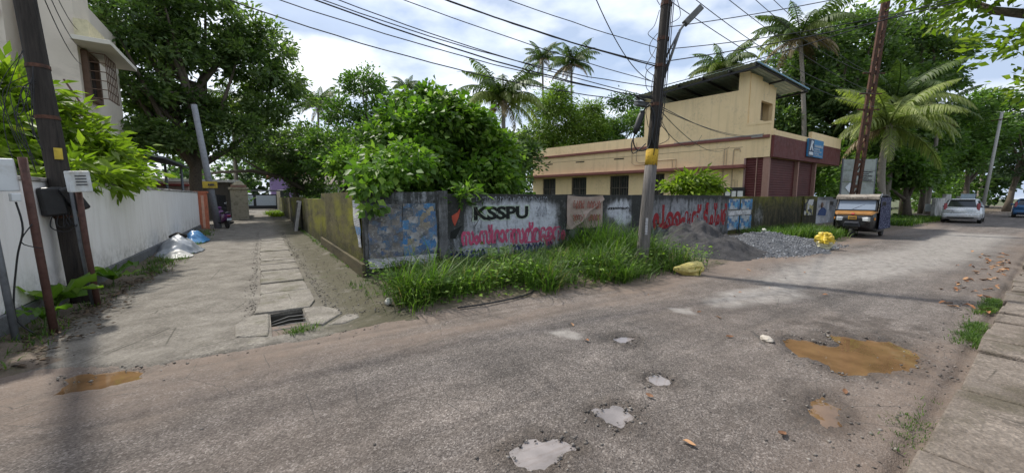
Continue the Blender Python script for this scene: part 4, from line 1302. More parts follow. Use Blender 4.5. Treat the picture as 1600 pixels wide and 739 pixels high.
# meter boxes under the side wall
mbx = thing('meter_box_rack', 'black framed rack of white electricity meter boxes on the cream side wall', 'meter box', MS @ Vector((1.4, .1, 1.5)))
for k, (a, b) in enumerate(((1.02, 1.28), (1.33, 1.55), (1.60, 1.85))):
    xf(MB().b2((a, .02, 1.55), (b, .18, 1.93)), MS).build('meter_box', plain('white_meter_plastic', (.66, .66, .64), .5, var=.12), mbx, world=True, bevel=.012)
fr = MB()
for a, b in (((.98, .1, 1.5), (.98, .1, 2.02)), ((1.30, .1, 1.5), (1.30, .1, 2.02)), ((1.57, .1, 1.5), (1.57, .1, 2.02)), ((1.9, .1, 1.5), (1.9, .1, 2.02)), ((.96, .1, 2.02), (1.92, .1, 2.02)), ((.96, .1, 1.5), (1.92, .1, 1.5))):
    fr.beam(a, b, .05, .2)
xf(fr, MS).build('frame', M_STEEL, mbx, world=True)
acb = thing('air_conditioner', 'white outdoor air conditioner unit beside the papaya on the cream wall', 'air conditioner', MS @ Vector((2.7, .2, 1.45)))
xf(MB().b2((2.3, .05, 1.45), (3.15, .38, 2.05)), MS).build('casing', plain('white_meter_plastic', (.66, .66, .64), .5), acb, world=True, bevel=.02)
xf(MB().lathe([(.24, 0), (.24, .02), (.2, .025), (.2, .0)], (2.65, .385, 1.75), 20, 'y'), MS).build('fan_grille', M_STEEL, acb, world=True)
# blue sign on the fascia
SGB = plain('sign_blue', (.03, .19, .40), .45, var=.12, bump=0)
SGW = plain('sign_white', (.62, .66, .70), .5, var=.1, bump=0)
sg = thing('shop_sign', 'blue shop signboard with white lettering on the maroon fascia', 'sign', (25.2, 8.1, 3.86))
MB().b2((25.2, 8.06, 3.86), (27.5, 8.14, 4.84)).build('board', SGB, sg, world=True, bevel=.01)
MB().b2((25.22, 8.052, 3.88), (26.0, 8.07, 4.82)).build('dark_panel', plain('sign_navy', (.012, .035, .09), .45, bump=0), sg, world=True)
for pr in ([(25.40, 4.20), (25.52, 4.20), (25.62, 4.44), (25.70, 4.76), (25.60, 4.76), (25.50, 4.48)], [(25.62, 4.40), (25.80, 4.20), (25.92, 4.20), (25.70, 4.50), (25.88, 4.70), (25.80, 4.74), (25.60, 4.50)]):
    MB().prism(pr, 8.035, 8.06, 'y').build('emblem', SGW, sg, world=True)
MB().b2((25.32, 8.035, 3.96), (25.90, 8.06, 4.12)).build('emblem', SGW, sg, world=True)
for z0, z1, x1_ in ((4.42, 4.56, 27.35), (4.27, 4.36, 26.9), (4.15, 4.22, 27.2), (4.03, 4.10, 26.8), (3.94, 3.99, 27.3)):
    scribble('sign_lettering', int((x1_ - 26.05) * 9), (26.08, x1_, z0, z1), 8.055, SGW, sg, .014 if z0 > 4.4 else .009, int(z0 * 100), .008)

# ---- cream block on the left -----------------------------------------------
lb_ = thing('apartment_block', 'pale beige two storey block behind the white wall at far left', 'building', (-4.3, 17, 0))
LBW = plain('beige_wall_paint', (.62, .55, .46), .85, var=.10, scale=1.0, dirt=(.36, .31, .26), dirt_at=.66)
LBL = plain('pale_cream_wall_paint', (.62, .58, .50), .85, var=.08, scale=1.0)
MB().b2((-5.05, 17.0, -.2), (-4.3, 18.4, 9.2)).build('wall', LBW, lb_, world=True)
MB().b2((-5.6, 17.9, -.2), (-5.05, 18.4, 9.2)).build('wall', LBL, lb_, world=True)
MB().b2((-12, 16.7, -.2), (-5.55, 18.4, 9.2)).build('wall', LBW, lb_, world=True)
MB().b2((-12, 18.4, -.2), (-5.3, 26, 9.2)).build('wall', LBW, lb_, world=True)
MB().b2((-12, 16.55, 6.55), (-5.62, 16.7, 6.72)).build('band', TRIMR, lb_, world=True)
MB().b2((-4.28, 16.4, 6.15), (-3.45, 19.3, 6.28)).build('sun_shade', LBL, lb_, world=True, bevel=.01)
MB().b2((-4.298, 16.9, 6.28), (-4.0, 18.6, 6.9)).build('shade_upstand', plain('sunlit_cream_paint', (.58, .52, .34), .85), lb_, world=True)  # yellower tone paints sunlight on the top edge of the sun shade
MB().b2((-5.0, 16.86, 3.72), (-4.02, 18.9, 3.86)).build('ledge', LBL, lb_, world=True, bevel=.01)
MB().b2((-5.1, 16.6, 2.55), (-3.5, 19.6, 2.68)).build('sun_shade', LBL, lb_, world=True, bevel=.01)
# box window on the alley face
WOODB = plain('brown_window_wood', (.115, .065, .04), .65)
w = MB().b2((-4.305, 17.3, 4.75), (-4.26, 18.2, 6.0)).build('window', GLASS, lb_, world=True)
fr = MB()
o_ = Vector((-4.3, 17, 0))
for (y0, y1, z0, z1) in ((17.2, 17.34, 4.65, 6.1), (18.16, 18.3, 4.65, 6.1)): fr.b2((-4.3, y0, z0), (-4.16, y1, z1))
for z in (4.65, 5.98): fr.b2((-4.3, 17.34, z), (-4.16, 18.16, z + .12))
fr.v = [tuple(Vector(p) - o_) for p in fr.v]
fr.build('window_frame', WOODB, w)
fr = MB()
for y_ in np.linspace(17.25, 18.25, 7): fr.b2((-3.80, y_ - .01, 4.7), (-3.78, y_ + .01, 6.05))
for z in np.linspace(4.7, 6.05, 6): fr.b2((-4.16, 17.22, z - .012), (-3.777, 17.24, z + .012)); fr.b2((-3.805, 17.24, z - .012), (-3.777, 18.26, z + .012))
fr.v = [tuple(Vector(p) - o_) for p in fr.v]
fr.build('window_grille', WOODB, w)
# window and drain pipe in the recess, air conditioner
w = MB().b2((-5.56, 17.86, 6.4), (-5.2, 17.9, 7.6)).build('window', GLASS, lb_, world=True)
fr = MB(); fr.b2((-5.62, 17.7, 6.3), (-5.08, 17.86, 6.4)); fr.b2((-5.62, 17.7, 6.4), (-5.54, 17.86, 7.6)); fr.v = [tuple(Vector(p) - o_) for p in fr.v]
fr.build('window_frame', WOODB, w)
MB().tube([(-5.15, 17.82, -.1), (-5.15, 17.82, 9)], .05, 8).build('drain_pipe', LBL, lb_, world=True, smooth=True)
ac2 = thing('air_conditioner', 'grey white outdoor air conditioner unit high in the recess of the beige block', 'air conditioner', (-5.4, 17.7, 5.0))
MB().b2((-5.55, 17.45, 5.0), (-5.06, 17.88, 5.75)).build('casing', plain('grey_white_casing', (.50, .53, .56), .5), ac2, world=True, bevel=.02)
MB().lathe([(.2, 0), (.2, -.02), (.17, -.03), (.17, 0)], (-5.33, 17.45, 5.42), 18, 'y').build('fan_grille', plain('fan_grey', (.2, .22, .25), .6), ac2, world=True)
MB().b2((-5.55, 17.4, 4.9), (-5.06, 17.88, 4.99)).build('bracket', M_STEEL, ac2, world=True)

# ---- down the alley: gate pillars, carport, far houses ----------------------
og = thing('gate_pillar', 'short salmon orange gate pillar at the end of the white wall', 'gate pillar', (-2.45, 23.9, 0))
ORG = plain('salmon_paint', (.50, .16, .085), .8, var=.2, dirt=(.2, .1, .07), dirt_at=.62)
MB().b2((-2.75, 23.72, -.1), (-2.2, 24.1, 1.80)).build('shaft', ORG, og, world=True, bevel=.012)
MB().b2((-2.80, 23.70, 1.80), (-2.15, 24.12, 1.90)).build('cap', ORG, og, world=True, bevel=.012)
MB().b2((-2.42, 23.69, .1), (-2.32, 23.73, 1.7)).build('stripe', plain('pale_salmon', (.6, .36, .26), .8), og, world=True)
cp = thing('gate_pillar', 'tall cream gate pillar with a stepped cap farther down the alley', 'gate pillar', (-1.15, 33.4, 0))
GPC = plain('cream_pillar_paint', (.50, .44, .33), .85, var=.15, dirt=(.2, .18, .13), dirt_at=.6)
MB().b2((-1.75, 33.1, -.1), (-.75, 33.7, 2.15)).build('shaft', GPC, cp, world=True, bevel=.015)
MB().b2((-1.85, 33.0, 2.15), (-.65, 33.8, 2.3)).build('cap', GPC, cp, world=True, bevel=.02)
MB().b2((-1.7, 33.1, 2.3), (-.8, 33.7, 2.5)).build('cap', plain('pinkish_cap', (.38, .24, .2), .85), cp, world=True, bevel=.02)
MB().box((-1.25, 33.4, 2.62), (.8, .6, .26), taper=(.3, .3)).build('cap', GPC, cp, world=True)
bg = thing('iron_gate', 'black iron bar gate beside the cream pillar in the alley', 'gate', (-2.6, 30, 0))
for k in range(16):
    y_ = 26.6 + k * .4
    MB().b2((-2.02, y_, .1), (-1.99, y_ + .05, 1.75)).build('bar', M_STEEL, bg, world=True)
for z in (.15, .95, 1.7): MB().b2((-2.05, 26.5, z), (-2.02, 33.0, z + .06)).build('rail', M_STEEL, bg, world=True)
MB().b2((-2.12, 26.5, .1), (-2.06, 33.0, 1.72)).build('sheet', plain('black_gate_sheet', (.02, .02, .022), .5), bg, world=True)
# carport with thin roof behind the white wall
cpt = thing('carport', 'thin flat carport roof on slim posts behind the white wall', 'carport', (-4, 21, 0))
sl = plain('grey_sheet_roof', (.10, .105, .115), .6, .2)
MB().prism([(-7.5, 3.55), (-4.6, 3.42), (-2.75, 3.05), (-2.75, 2.98), (-4.6, 3.33), (-7.5, 3.45)], 18.2, 23.6, 'y').build('roof', sl, cpt, world=True)
for x_, y_, z_ in ((-3.6, 20.0, 3.1), (-3.0, 23.3, 3.0), (-3.55, 23.3, 3.1), (-5.5, 20.0, 3.3)):
    MB().tube([(x_, y_, -.1), (x_, y_, z_)], .05, 8).build('post', plain('grey_post', (.20, .22, .25), .6, .3), cpt, world=True)
MB().b2((-7, 24.2, -.1), (-2.9, 24.4, 2.35)).build('back_wall', plain('pinkish_plaster', (.40, .30, .25), .85), cpt, world=True)
MB().b2((-7, 24.0, 2.15), (-2.85, 24.2, 2.25)).build('ledge', plain('red_ledge', (.24, .05, .04), .7), cpt, world=True)
def house(name, label, lo, hi, mat, roofmat, rh, wins=(), over=.5, flat=False, face='y'):
    t = thing(name, label, 'house', ((lo[0] + hi[0]) / 2, lo[1], 0))
    MB().b2((lo[0], lo[1], -.2), (hi[0], hi[1], hi[2])).build('wall', mat, t, world=True)
    if flat:
        MB().b2((lo[0] - over, lo[1] - over, hi[2]), (hi[0] + over, hi[1] + over, hi[2] + rh)).build('roof', roofmat, t, world=True)
    else:
        x0, x1, y0, y1 = lo[0] - over, hi[0] + over, lo[1] - over, hi[1] + over
        ym = (y0 + y1) / 2
        MB().add([(x0, y0, hi[2]), (x1, y0, hi[2]), (x1, y1, hi[2]), (x0, y1, hi[2]), (x0 + 1.5, ym, hi[2] + rh), (x1 - 1.5, ym, hi[2] + rh)],
                 [(0, 1, 5, 4), (2, 3, 4, 5), (1, 2, 5), (3, 0, 4), (3, 2, 1, 0)]).build('roof', roofmat, t, world=True)
    for a, b, z0, z1 in wins:
        w = MB().b2((a, lo[1] - .03, z0), (b, lo[1] + .02, z1)).build('window', GLASS, t, world=True)
        f_ = MB(); o2 = Vector(t.location)
        f_.b2((a - .08, lo[1] - .06, z0 - .1), (b + .08, lo[1] - .031, z0)); f_.b2((a - .08, lo[1] - .06, z1), (b + .08, lo[1] - .031, z1 + .1))
        f_.v = [tuple(Vector(p) - o2) for p in f_.v]
        f_.build('window_frame', LBL, w)
    return t
REDT = plain('red_tile_roof', (.30, .085, .055), .8, var=.35, scale=6)
house('house', 'low white roofed house at the left behind the black gate', (-7.5, 35, 0), (-1.9, 42, 2.7), plain('dark_plaster', (.13, .12, .115), .85), plain('white_sheet_roof', (.62, .63, .64), .5), .18, ((-5, -3.6, .9, 2.0),), flat=True, over=.7)
house('house', 'far lilac house with a red tiled roof at the end of the alley', (1.4, 64, 0), (11, 72, 4.6), plain('lilac_paint', (.24, .17, .32), .85), REDT, 2.6, ((2.2, 3.6, 1.2, 2.6), (5, 6.4, 1.2, 2.6)))
house('house', 'pale house glimpsed through the trees beyond the mossy wall', (4.5, 52, 0), (12, 58, 3.2), plain('pale_plaster', (.50, .48, .44), .85), plain('grey_tile_roof', (.2, .16, .14), .85), 1.6, ((5.3, 6.6, 1, 2.2),))
fg = thing('sheet_gate', 'far black framed gate with grey panels closing off the alley', 'gate', (.2, 58, 0))
MB().b2((-2.6, 57.95, .1), (2.0, 58.0, 2.0)).build('frame', M_STEEL, fg, world=True)
for a, b in ((-2.4, -.75), (-.45, 1.7)):
    MB().b2((a, 57.88, .55), (b, 57.94, 1.85)).build('panel', plain('grey_gate_panel', (.33, .36, .40), .5), fg, world=True)
MB().b2((-3.2, 57.8, 2.4), (2.2, 60.5, 2.55)).build('canopy', sl, fg, world=True)
for x_ in (-3.0, 2.0): MB().b2((x_ - .2, 57.7, -.1), (x_ + .2, 58.1, 2.4)).build('gate_post', GPC, fg, world=True)

# ---- right end of the road: garden walls --------------------------------------
gw = thing('garden_wall', 'low grey white garden wall behind the parked silver car', 'wall', (40, 5.0, 0))
GWM = plain('grey_white_wall', (.42, .41, .39), .85, var=.2, scale=1.5, dirt=(.13, .13, .11), dirt_at=.56)
for k, (x0, x1, h) in enumerate(((40, 44, 1.55), (44, 46.5, 1.85), (46.5, 51, 1.5), (51, 62, 1.7))):
    MB().b2((x0, 5.0, -.2), (x1 - .02, 5.2, h)).build('wall_panel', GWM, gw, world=True, bevel=.02)
dw = thing('garden_wall', 'dark weathered garden wall under the trees left of the silver car', 'wall', (28.5, 7.8, 0))
for x0, x1, h in ((28.6, 33.5, 1.5), (33.5, 40, 1.65)):
    MB().b2((x0, 7.8, -.2), (x1 - .02, 8.0, h)).build('wall_panel', M_PLINTH, dw, world=True, bevel=.02)
bw = thing('gate_leaf', 'pale blue sheet gate leaf beyond the silver car', 'gate', (52, 4.3, 0))
MB().b2((51.5, 4.2, .05), (51.6, 5.0, 1.9)).build('sheet', plain('pale_blue_sheet', (.42, .52, .60), .5), bw, world=True, bevel=.01)
MB().b2((51.62, 4.15, -.1), (51.74, 4.27, 2.0)).build('post', M_STEEL, bw, world=True)
# ================================================================== VEGETATION
G_TREE = 'trees round the plot'
tree('mango_tree', 'huge dark mango tree filling the sky behind the white wall on the left', (-3.4, 29, 0),
     [(-4.3, 29.4, 9.5, 2.4, 2.4, 1.9), (-1.9, 30.3, 11.4, 2.6, 2.4, 1.7), (.1, 30.1, 9.6, 2.4, 2.2, 1.7), (-3.1, 29.9, 6.4, 2.6, 2.2, 1.3), (-5.3, 27.7, 6.9, 1.7, 1.8, 1.7),
      (-4.6, 28.5, 11.4, 2.0, 2, 1.6), (-.7, 31.5, 6.8, 2.0, 2.0, 1.3), (1.2, 31.8, 9.0, 1.8, 2, 1.4), (-5.3, 27.6, 9.7, 1.5, 1.8, 1.6), (-5.2, 29.6, 4.6, 1.9, 1.8, 1.1), (-2.4, 30, 4.4, 1.7, 1.5, .8), (.9, 30.7, 11.6, 1.6, 1.8, 1.2), (-3.0, 30, 13.4, 2.2, 2.2, 1.3), (-3.4, 27.4, 4.7, 1.5, 1.1, .9), (-1.2, 28.2, 5.5, 1.4, 1.1, .8), (-5.6, 26.6, 4.4, 1.2, 1.1, 1.0), (.9, 29.8, 7.2, 1.3, 1.2, .8)],
     44000, .30, .068, M_LF_MANGO, .38, G_TREE, 31, clump=.44, per=66, limbs=30, trunk_top=8.2, shell=(.45, 1.08), lump=.22)
# long limb reaching over the alley belongs to the next tree
t = tree('spreading_tree', 'dark low spreading tree whose bare limb arches over the alley', (2.6, 36.5, 0),
     [(1.3, 37.8, 5.2, 2.3, 2, 1.2), (3.8, 40.5, 6.6, 2.4, 2.2, 1.5), (.2, 40.5, 7.0, 2.0, 2, 1.3), (2.6, 37.1, 3.4, 1.7, 1.4, .9), (4.9, 39.5, 4.9, 2.2, 2, 1.3), (-.6, 38, 5.0, 1.6, 1.5, .8), (3.6, 38, 2.2, 1.6, 1.4, .9), (2.6, 41, 4.4, 1.8, 1.6, 1.0)],
     19000, .30, .07, M_LF_MANGO, .26, G_TREE, 32, clump=.55, per=40, limbs=14)
MB().tube([(.6, .3, 2.2), (-1.0, .2, 3.3), (-3.0, -.2, 3.7), (-5.0, -.6, 3.5), (-6.4, -.8, 3.2)], [.2, .17, .14, .1, .06], 7).build('limb', M_BARK, t, smooth=True)
MB().tube([(-2.0, 0, 3.55), (-3.0, .1, 4.2), (-4.0, .3, 4.9)], [.1, .08, .04], 6).build('limb', M_BARK, t, smooth=True)
tree('airy_tree', 'light airy round crowned tree standing alone right of the far palm', (8.6, 38.5, 0),
     [(9.0, 39.4, 12.0, 2.2, 2, 1.7), (7.0, 38.6, 9.0, 1.8, 1.8, 1.4), (10.6, 36.8, 9.6, 1.7, 1.6, 1.8), (7.9, 36.6, 6.6, 2.0, 1.8, 1.3), (10.0, 37, 7.0, 2.2, 1.8, 1.5)],
     10000, .30, .085, M_LF_MID, .2, G_TREE, 33, clump=.5, per=30, limbs=16)
tree('bushy_tree', 'mid green bushy tree behind the mossy wall left of the creeper', (4.6, 30, 0),
     [(4.4, 28.5, 3.4, 1.6, 1.6, 1.4), (4.8, 33.1, 5.4, 1.9, 2, 1.6), (7.6, 27, 5.4, 2.0, 1.8, 1.7), (6.2, 30, 4.0, 2.2, 2, 1.6), (8.8, 25, 4.0, 2.0, 1.8, 1.6)],
     13000, .26, .075, M_LF_MID, .18, G_TREE, 34, clump=.5, per=34, limbs=8)
tree('creeper_thicket', 'great mound of broad leaved creeper swallowing a tree behind the wall corner', (4.6, 10.4, 0),
     [(4.2, 10.4, 3.45, 1.05, 1.1, .95), (3.5, 10.3, 3.0, .8, 1.0, .9), (5.1, 10.4, 3.5, .85, 1.0, .75), (5.9, 10.2, 2.65, .8, 1.0, .9), (3.8, 9.6, 2.2, 1.0, .9, .8), (5.2, 9.5, 2.0, 1.0, .9, .85), (4.5, 11.0, 4.15, .95, 1.0, .62), (3.0, 10.2, 2.4, .75, .9, .65), (6.3, 10, 1.85, .55, .8, .6), (4.3, 10.2, 1.6, 1.9, 1.0, .8), (5.75, 10.6, 3.6, .5, .8, .5)],
     19000, .18, .070, M_LF_VINE, .2, None, 35, clump=.25, per=30, limbs=12, droop=.8, part='foliage', cat='creeper', shell=(.72, 1.02), lump=.12)
tree('hanging_creeper', 'pale leaved creeper spilling over the corner of the two walls', (2.1, 7.75, 0),
     [(2.05, 7.55, 1.95, .55, .38, .36), (1.75, 7.3, 1.72, .30, .22, .34), (2.55, 8.0, 2.2, .6, .5, .45), (1.70, 7.25, 1.45, .18, .14, .26), (3.0, 8.6, 2.3, .6, .6, .5)],
     1500, .16, .058, M_LF_VINE, .03, None, 36, clump=.16, per=16, limbs=5, droop=.9, part='foliage', cat='creeper', shell=(.4, 1.0))
tree('wall_sapling', 'small sapling with a bright leaf tuft leaning over the lettered wall', (3.75, 7.62, 0),
     [(3.85, 7.4, 1.66, .34, .2, .16), (4.15, 7.36, 1.45, .2, .12, .14), (3.55, 7.4, 1.5, .2, .12, .14), (4.0, 7.3, 1.28, .16, .08, .12)],
     170, .20, .032, M_LF_VINE, .02, None, 37, clump=.12, per=9, limbs=5, droop=.5, part='foliage', cat='sapling')
tree('round_shrub', 'small rounded light green shrub showing above the mossy wall', (2.75, 13.9, 0),
     [(2.7, 13.9, 2.55, .75, .7, .65), (2.75, 11.6, 2.0, .5, .6, .4), (3.1, 13.0, 2.0, .6, .7, .5)], 3600, .13, .045, M_LF_VINE, .06, None, 38, clump=.22, per=26, limbs=6, part='foliage', cat='shrub')
tree('understory_tree', 'dark tangled tree between the creeper and the cream building', (10.8, 15.4, 0),
     [(11.2, 16.4, 3.5, 1.2, 1.4, 1.4), (9.6, 15.2, 2.8, 1.2, 1.3, 1.2), (8.6, 14.4, 3.4, 1.1, 1.2, 1.1), (12.2, 18.5, 3.3, 1.1, 1.4, 1.6), (8.2, 14.5, 2.0, 1.0, 1.2, 1.0)],
     9500, .22, .06, M_LF_DARK, .14, G_TREE, 39, clump=.42, per=34, limbs=8)
for i, (x, y, z, sd) in enumerate(((22.4, 26.4, 8.8, 40), (25.8, 25.6, 7.6, 41))):
    tree('bamboo_clump', ('tall feathery yellow green bamboo clump left of the roof palms', 'lower feathery bamboo clump nearest the utility pole')[i], (x, y, 0),
         [(x, y, z, 1.9, 1.6, 2.2), (x - 1.4, y + .5, z - 2.4, 1.8, 1.6, 1.6), (x + 1.3, y - .4, z - 2.2, 1.8, 1.5, 1.7), (x + .3, y, z - 4, 2.4, 1.6, 1.5), (x + .5, y, z + 1.9, .9, .9, 1.0)],
         16500, .36, .044, M_LF_BAMB, .06, 'bamboo behind the cream building', sd, clump=.5, per=26, limbs=16, droop=.9, cat='bamboo')
tree('leaning_tree', 'dark broadleaf tree rising behind the parapet beside the utility pole', (31.5, 25.5, 0),
     [(31.1, 24.8, 8.2, 2.2, 2, 1.6), (33.5, 27.8, 11.6, 1.4, 1.4, 1.0), (33.8, 25.8, 9.6, 1.6, 1.6, 1.2), (30, 26, 6, 2.4, 2, 1.6), (28, 25.4, 6.4, 2.2, 1.6, 1.5), (28.8, 26, 8.4, 1.4, 1.4, 1.2)], 11500, .28, .07, M_LF_MID, .18, G_TREE, 42, clump=.5, per=32, limbs=10)
tree('broadleaf_tree', 'towering dark broadleaf tree behind the rusty lattice pole', (43.5, 11.5, 0),
     [(39.4, 12.1, 12.9, 2.6, 2.2, 2.0), (44.1, 11.4, 15.2, 3.0, 2.4, 2.2), (40.3, 13.6, 9.8, 2.6, 2.2, 2.0), (40.6, 11.6, 8.6, 2.4, 2.0, 1.8), (46.8, 10.2, 6.0, 3.0, 2.2, 2.0), (42.5, 12.3, 5.5, 3.0, 2.2, 1.8), (39.6, 14.0, 6.1, 2.4, 2.2, 2.0), (44, 12, 11, 3, 2.2, 2.4), (47.5, 10.5, 12.8, 2.6, 2.2, 2), (37.6, 12.6, 10.6, 1.7, 1.5, 1.8), (37.2, 13.2, 7.2, 1.8, 1.6, 1.6), (49, 9.6, 9.2, 2.6, 2, 2)],
     38000, .34, .105, M_LF_DARK, .42, G_TREE, 43, clump=.62, per=42, limbs=18)
tree('broadleaf_tree', 'third dark tree standing right behind the low pale palm', (43, 8.4, 0),
     [(41.5, 8.8, 6.0, 2.2, 1.6, 2.0), (43.6, 8.6, 9.2, 2.4, 1.6, 2.0), (46, 8.2, 7.0, 2.2, 1.6, 2.0), (44.6, 8.4, 4.4, 2.4, 1.4, 1.4), (39, 9.4, 4.4, 2.0, 1.4, 1.5)],
     15000, .32, .10, M_LF_DARK, .3, G_TREE, 46, clump=.55, per=38, limbs=10)
tree('broadleaf_tree', 'second tall dark tree farther right, sky showing through its edge', (53, 8.6, 0),
     [(50.7, 9.4, 15.6, 2.8, 2.2, 2.2), (55.4, 8.4, 12.9, 2.4, 2.2, 2.0), (54.7, 7.4, 15.0, 2.4, 2.0, 1.8), (50.2, 8.6, 11.5, 2.6, 2, 2), (52, 8.8, 8, 2.6, 2, 2)],
     15000, .36, .10, M_LF_DARK, .36, G_TREE, 44, clump=.62, per=38, limbs=14)
RL = [('roadside_tree', 'low shady roadside tree directly left of the silver car', (40.2, 6.4, 0), [(40.3, 6.6, 2.9, 1.7, 1.2, .8), (41.5, 6.8, 3.6, 1.8, 1.3, 1.0), (39, 6.9, 3.7, 1.5, 1.2, 1.0)], 6500, M_LF_MID, .26),
      ('roadside_tree', 'dense green tree rising behind the silver car', (50, 7.0, 0), [(50.2, 7.3, 4.6, 2.4, 1.6, 1.8), (48.4, 6.9, 3.0, 2.0, 1.2, 1.1), (53, 7, 6.2, 2.4, 1.6, 1.7), (46, 7.2, 3.8, 1.8, 1.4, 1.3)], 10000, M_LF_MID, .26),
      ('roadside_tree', 'bright green tree in the gap at the far end of the road', (58, 5.4, 0), [(56.5, 5.6, 4.6, 2.2, 1.4, 1.6), (59.5, 5.0, 6.8, 2.6, 1.6, 1.9), (62, 4.6, 8.0, 2.4, 1.5, 2.0), (57.5, 5.8, 9.0, 2.0, 1.5, 1.6)], 10500, M_LF_MID, .24),
      ('roadside_tree', 'farthest tree closing the road at the right edge', (70, 3.4, 0), [(66.5, 3.5, 9.2, 2.8, 1.8, 2.0), (69, 3.2, 6.2, 3.4, 2, 2.4), (72, 2.6, 4.2, 3, 1.6, 2), (76, 1.2, 7, 4, 2.4, 3)], 8500, M_LF_FAR, .3)]
for i, (nm, lab, bs, bl, n, m, tr) in enumerate(RL):
    tree(nm, lab, bs, bl, n, .30, .09, m, tr, 'trees along the road', 50 + i, clump=.5, per=34, limbs=8)
# big tree on the near side whose boughs hang into the upper right
tree('overhanging_tree', 'sunlit bough of a near tree hanging into the upper right corner', (17, -3.2, 0),
     [(14.8, 1.2, 6.3, 1.1, 1.0, .8), (14.9, .7, 5.0, .7, .6, .5), (15.6, 1.9, 7.2, 1.2, 1.0, .7), (15.2, .45, 4.0, .5, .35, .4), (16.8, 2.7, 8.0, 1.2, 1.2, .7), (18, -1, 8.5, 2.4, 2, 1.6), (19, 1.2, 9.2, 1.6, 1.6, .9), (17, -.6, 6.4, 1.5, 1.2, 1.1), (16.5, 1.4, 9.0, 1.3, 1.2, .8)],
     10500, .20, .052, M_LF_LIME, .3, G_TREE, 60, clump=.34, per=26, limbs=22, trunk_top=7)
# lime green shrub behind the white wall
tree('lime_shrub', 'bright lime green large leaved shrub spilling over the white wall', (-3.4, 11.3, 0),
     [(-3.65, 11.5, 3.05, .75, .8, .62), (-3.15, 11.6, 2.65, .55, .8, .5), (-3.75, 10.6, 2.5, .6, .8, .6), (-2.85, 12.2, 2.4, .42, .7, .42), (-3.3, 10.9, 2.1, .5, .9, .42), (-2.75, 12.6, 2.2, .36, .6, .36), (-3.8, 11.2, 3.5, .6, .7, .4), (-3.9, 9.9, 2.2, .5, .6, .6), (-2.72, 9.9, 2.0, .22, .5, .2), (-2.62, 11.4, 1.95, .22, .6, .22)],
     6200, .27, .046, M_LF_LIME, .06, None, 61, clump=.24, per=20, limbs=14, droop=.45, part='foliage', cat='shrub')
# papaya-like plant over the lettered wall
tree('papaya_plant', 'bright green papaya plant rising over the wall right of the utility pole', (15.4, 8.9, 0),
     [(15.4, 8.9, 2.3, .75, .6, .38), (14.8, 9.2, 2.0, .6, .5, .32), (16.0, 8.6, 2.05, .6, .4, .34), (15.4, 8.8, 1.75, 1.0, .5, .3)], 2300, .26, .05, M_LF_LIME, .07, None, 62, clump=.2, per=14, limbs=16, droop=.75, part='foliage', cat='plant')

# palms ------------------------------------------------------------------------
palm('coconut palm with spreading crown alone against the sky at left centre', (6.6, 50.5, 0), (6.3, 50.1, 12.6), .17, 4.0, 28, seed=1, dry=4)
palm('tiny far coconut palm crown just above the creeper mound', (23.3, 68.8, 0), (23.3, 68.8, 21.6), .2, 4.0, 16, seed=2, dry=0)
palm('drooping coconut palm directly behind the creeper mound', (12.4, 18.2, 0), (11.9, 18.5, 7.3), .16, 3.4, 30, seed=3, kind='green', low='yellow', dry=3)
palm('slender tall coconut palm left of the two roof palms', (31.9, 39.4, 0), (31.3, 39.2, 19.6), .18, 3.3, 24, seed=4, dry=5)
palm('dark coconut palm just right of the slender one', (31.3, 33.2, 0), (31.0, 33.4, 17.2), .18, 4.0, 26, seed=5, dry=4)
palm('yellowing coconut palm peeking over the tin roof', (36.8, 19.1, 0), (36.5, 18.8, 13.6), .18, 4.0, 26, seed=6, low='yellow', dry=3)
palm('tall coconut palm with hanging dry fronds right of the stair room', (36.6, 11.7, 0), (35.3, 12.4, 14.0), .2, 4.3, 32, seed=7, kind='green', low='yellow', dry=9)
palm('big low palm with pale arching fronds behind the rickshaw', (33.8, 6.3, 0), (33.4, 6.5, 6.3), .24, 4.3, 28, seed=8, kind='yellow', low='yellow', dry=1, nuts=False)
palm('palm with green arching fronds right of the low pale one', (38.5, 7.3, 0), (38.2, 7.3, 8.3), .2, 4.8, 26, seed=9, kind='green', low='yellow', dry=2)
palm('half hidden palm behind the tall dark trees at right', (48.9, 6.6, 0), (49.4, 6.6, 9.0), .18, 3.4, 14, seed=10, dry=2)
palm('coconut palm whose tip shows between stair room and lattice pole', (46.0, 17.5, 0), (45.8, 17.3, 15.6), .18, 3.4, 14, seed=11, dry=2)
palm('palm half buried in the mango tree on the left', (-1.6, 37.9, 0), (-1.4, 37.7, 9.2), .17, 3.0, 14, seed=12, low='yellow', dry=3)

palm('far palm with yellowish fronds over the road end at the right edge', (72, 5.6, 0), (72.5, 5.2, 8.6), .2, 4.2, 20, seed=14, kind='yellow', low='yellow', dry=2)
tree('broadleaf_tree', 'tall loose tree above the far end of the road at the right edge', (66, 6.2, 0),
     [(64, 6.0, 9.2, 2.4, 1.8, 1.8), (67.5, 5.2, 11.5, 2.2, 1.8, 1.6), (61, 6.6, 6.8, 2.4, 1.6, 2.0), (70, 5.0, 8.0, 2.4, 1.8, 2.0)], 9000, .36, .10, M_LF_MID, .3, G_TREE, 47, clump=.6, per=34, limbs=12)
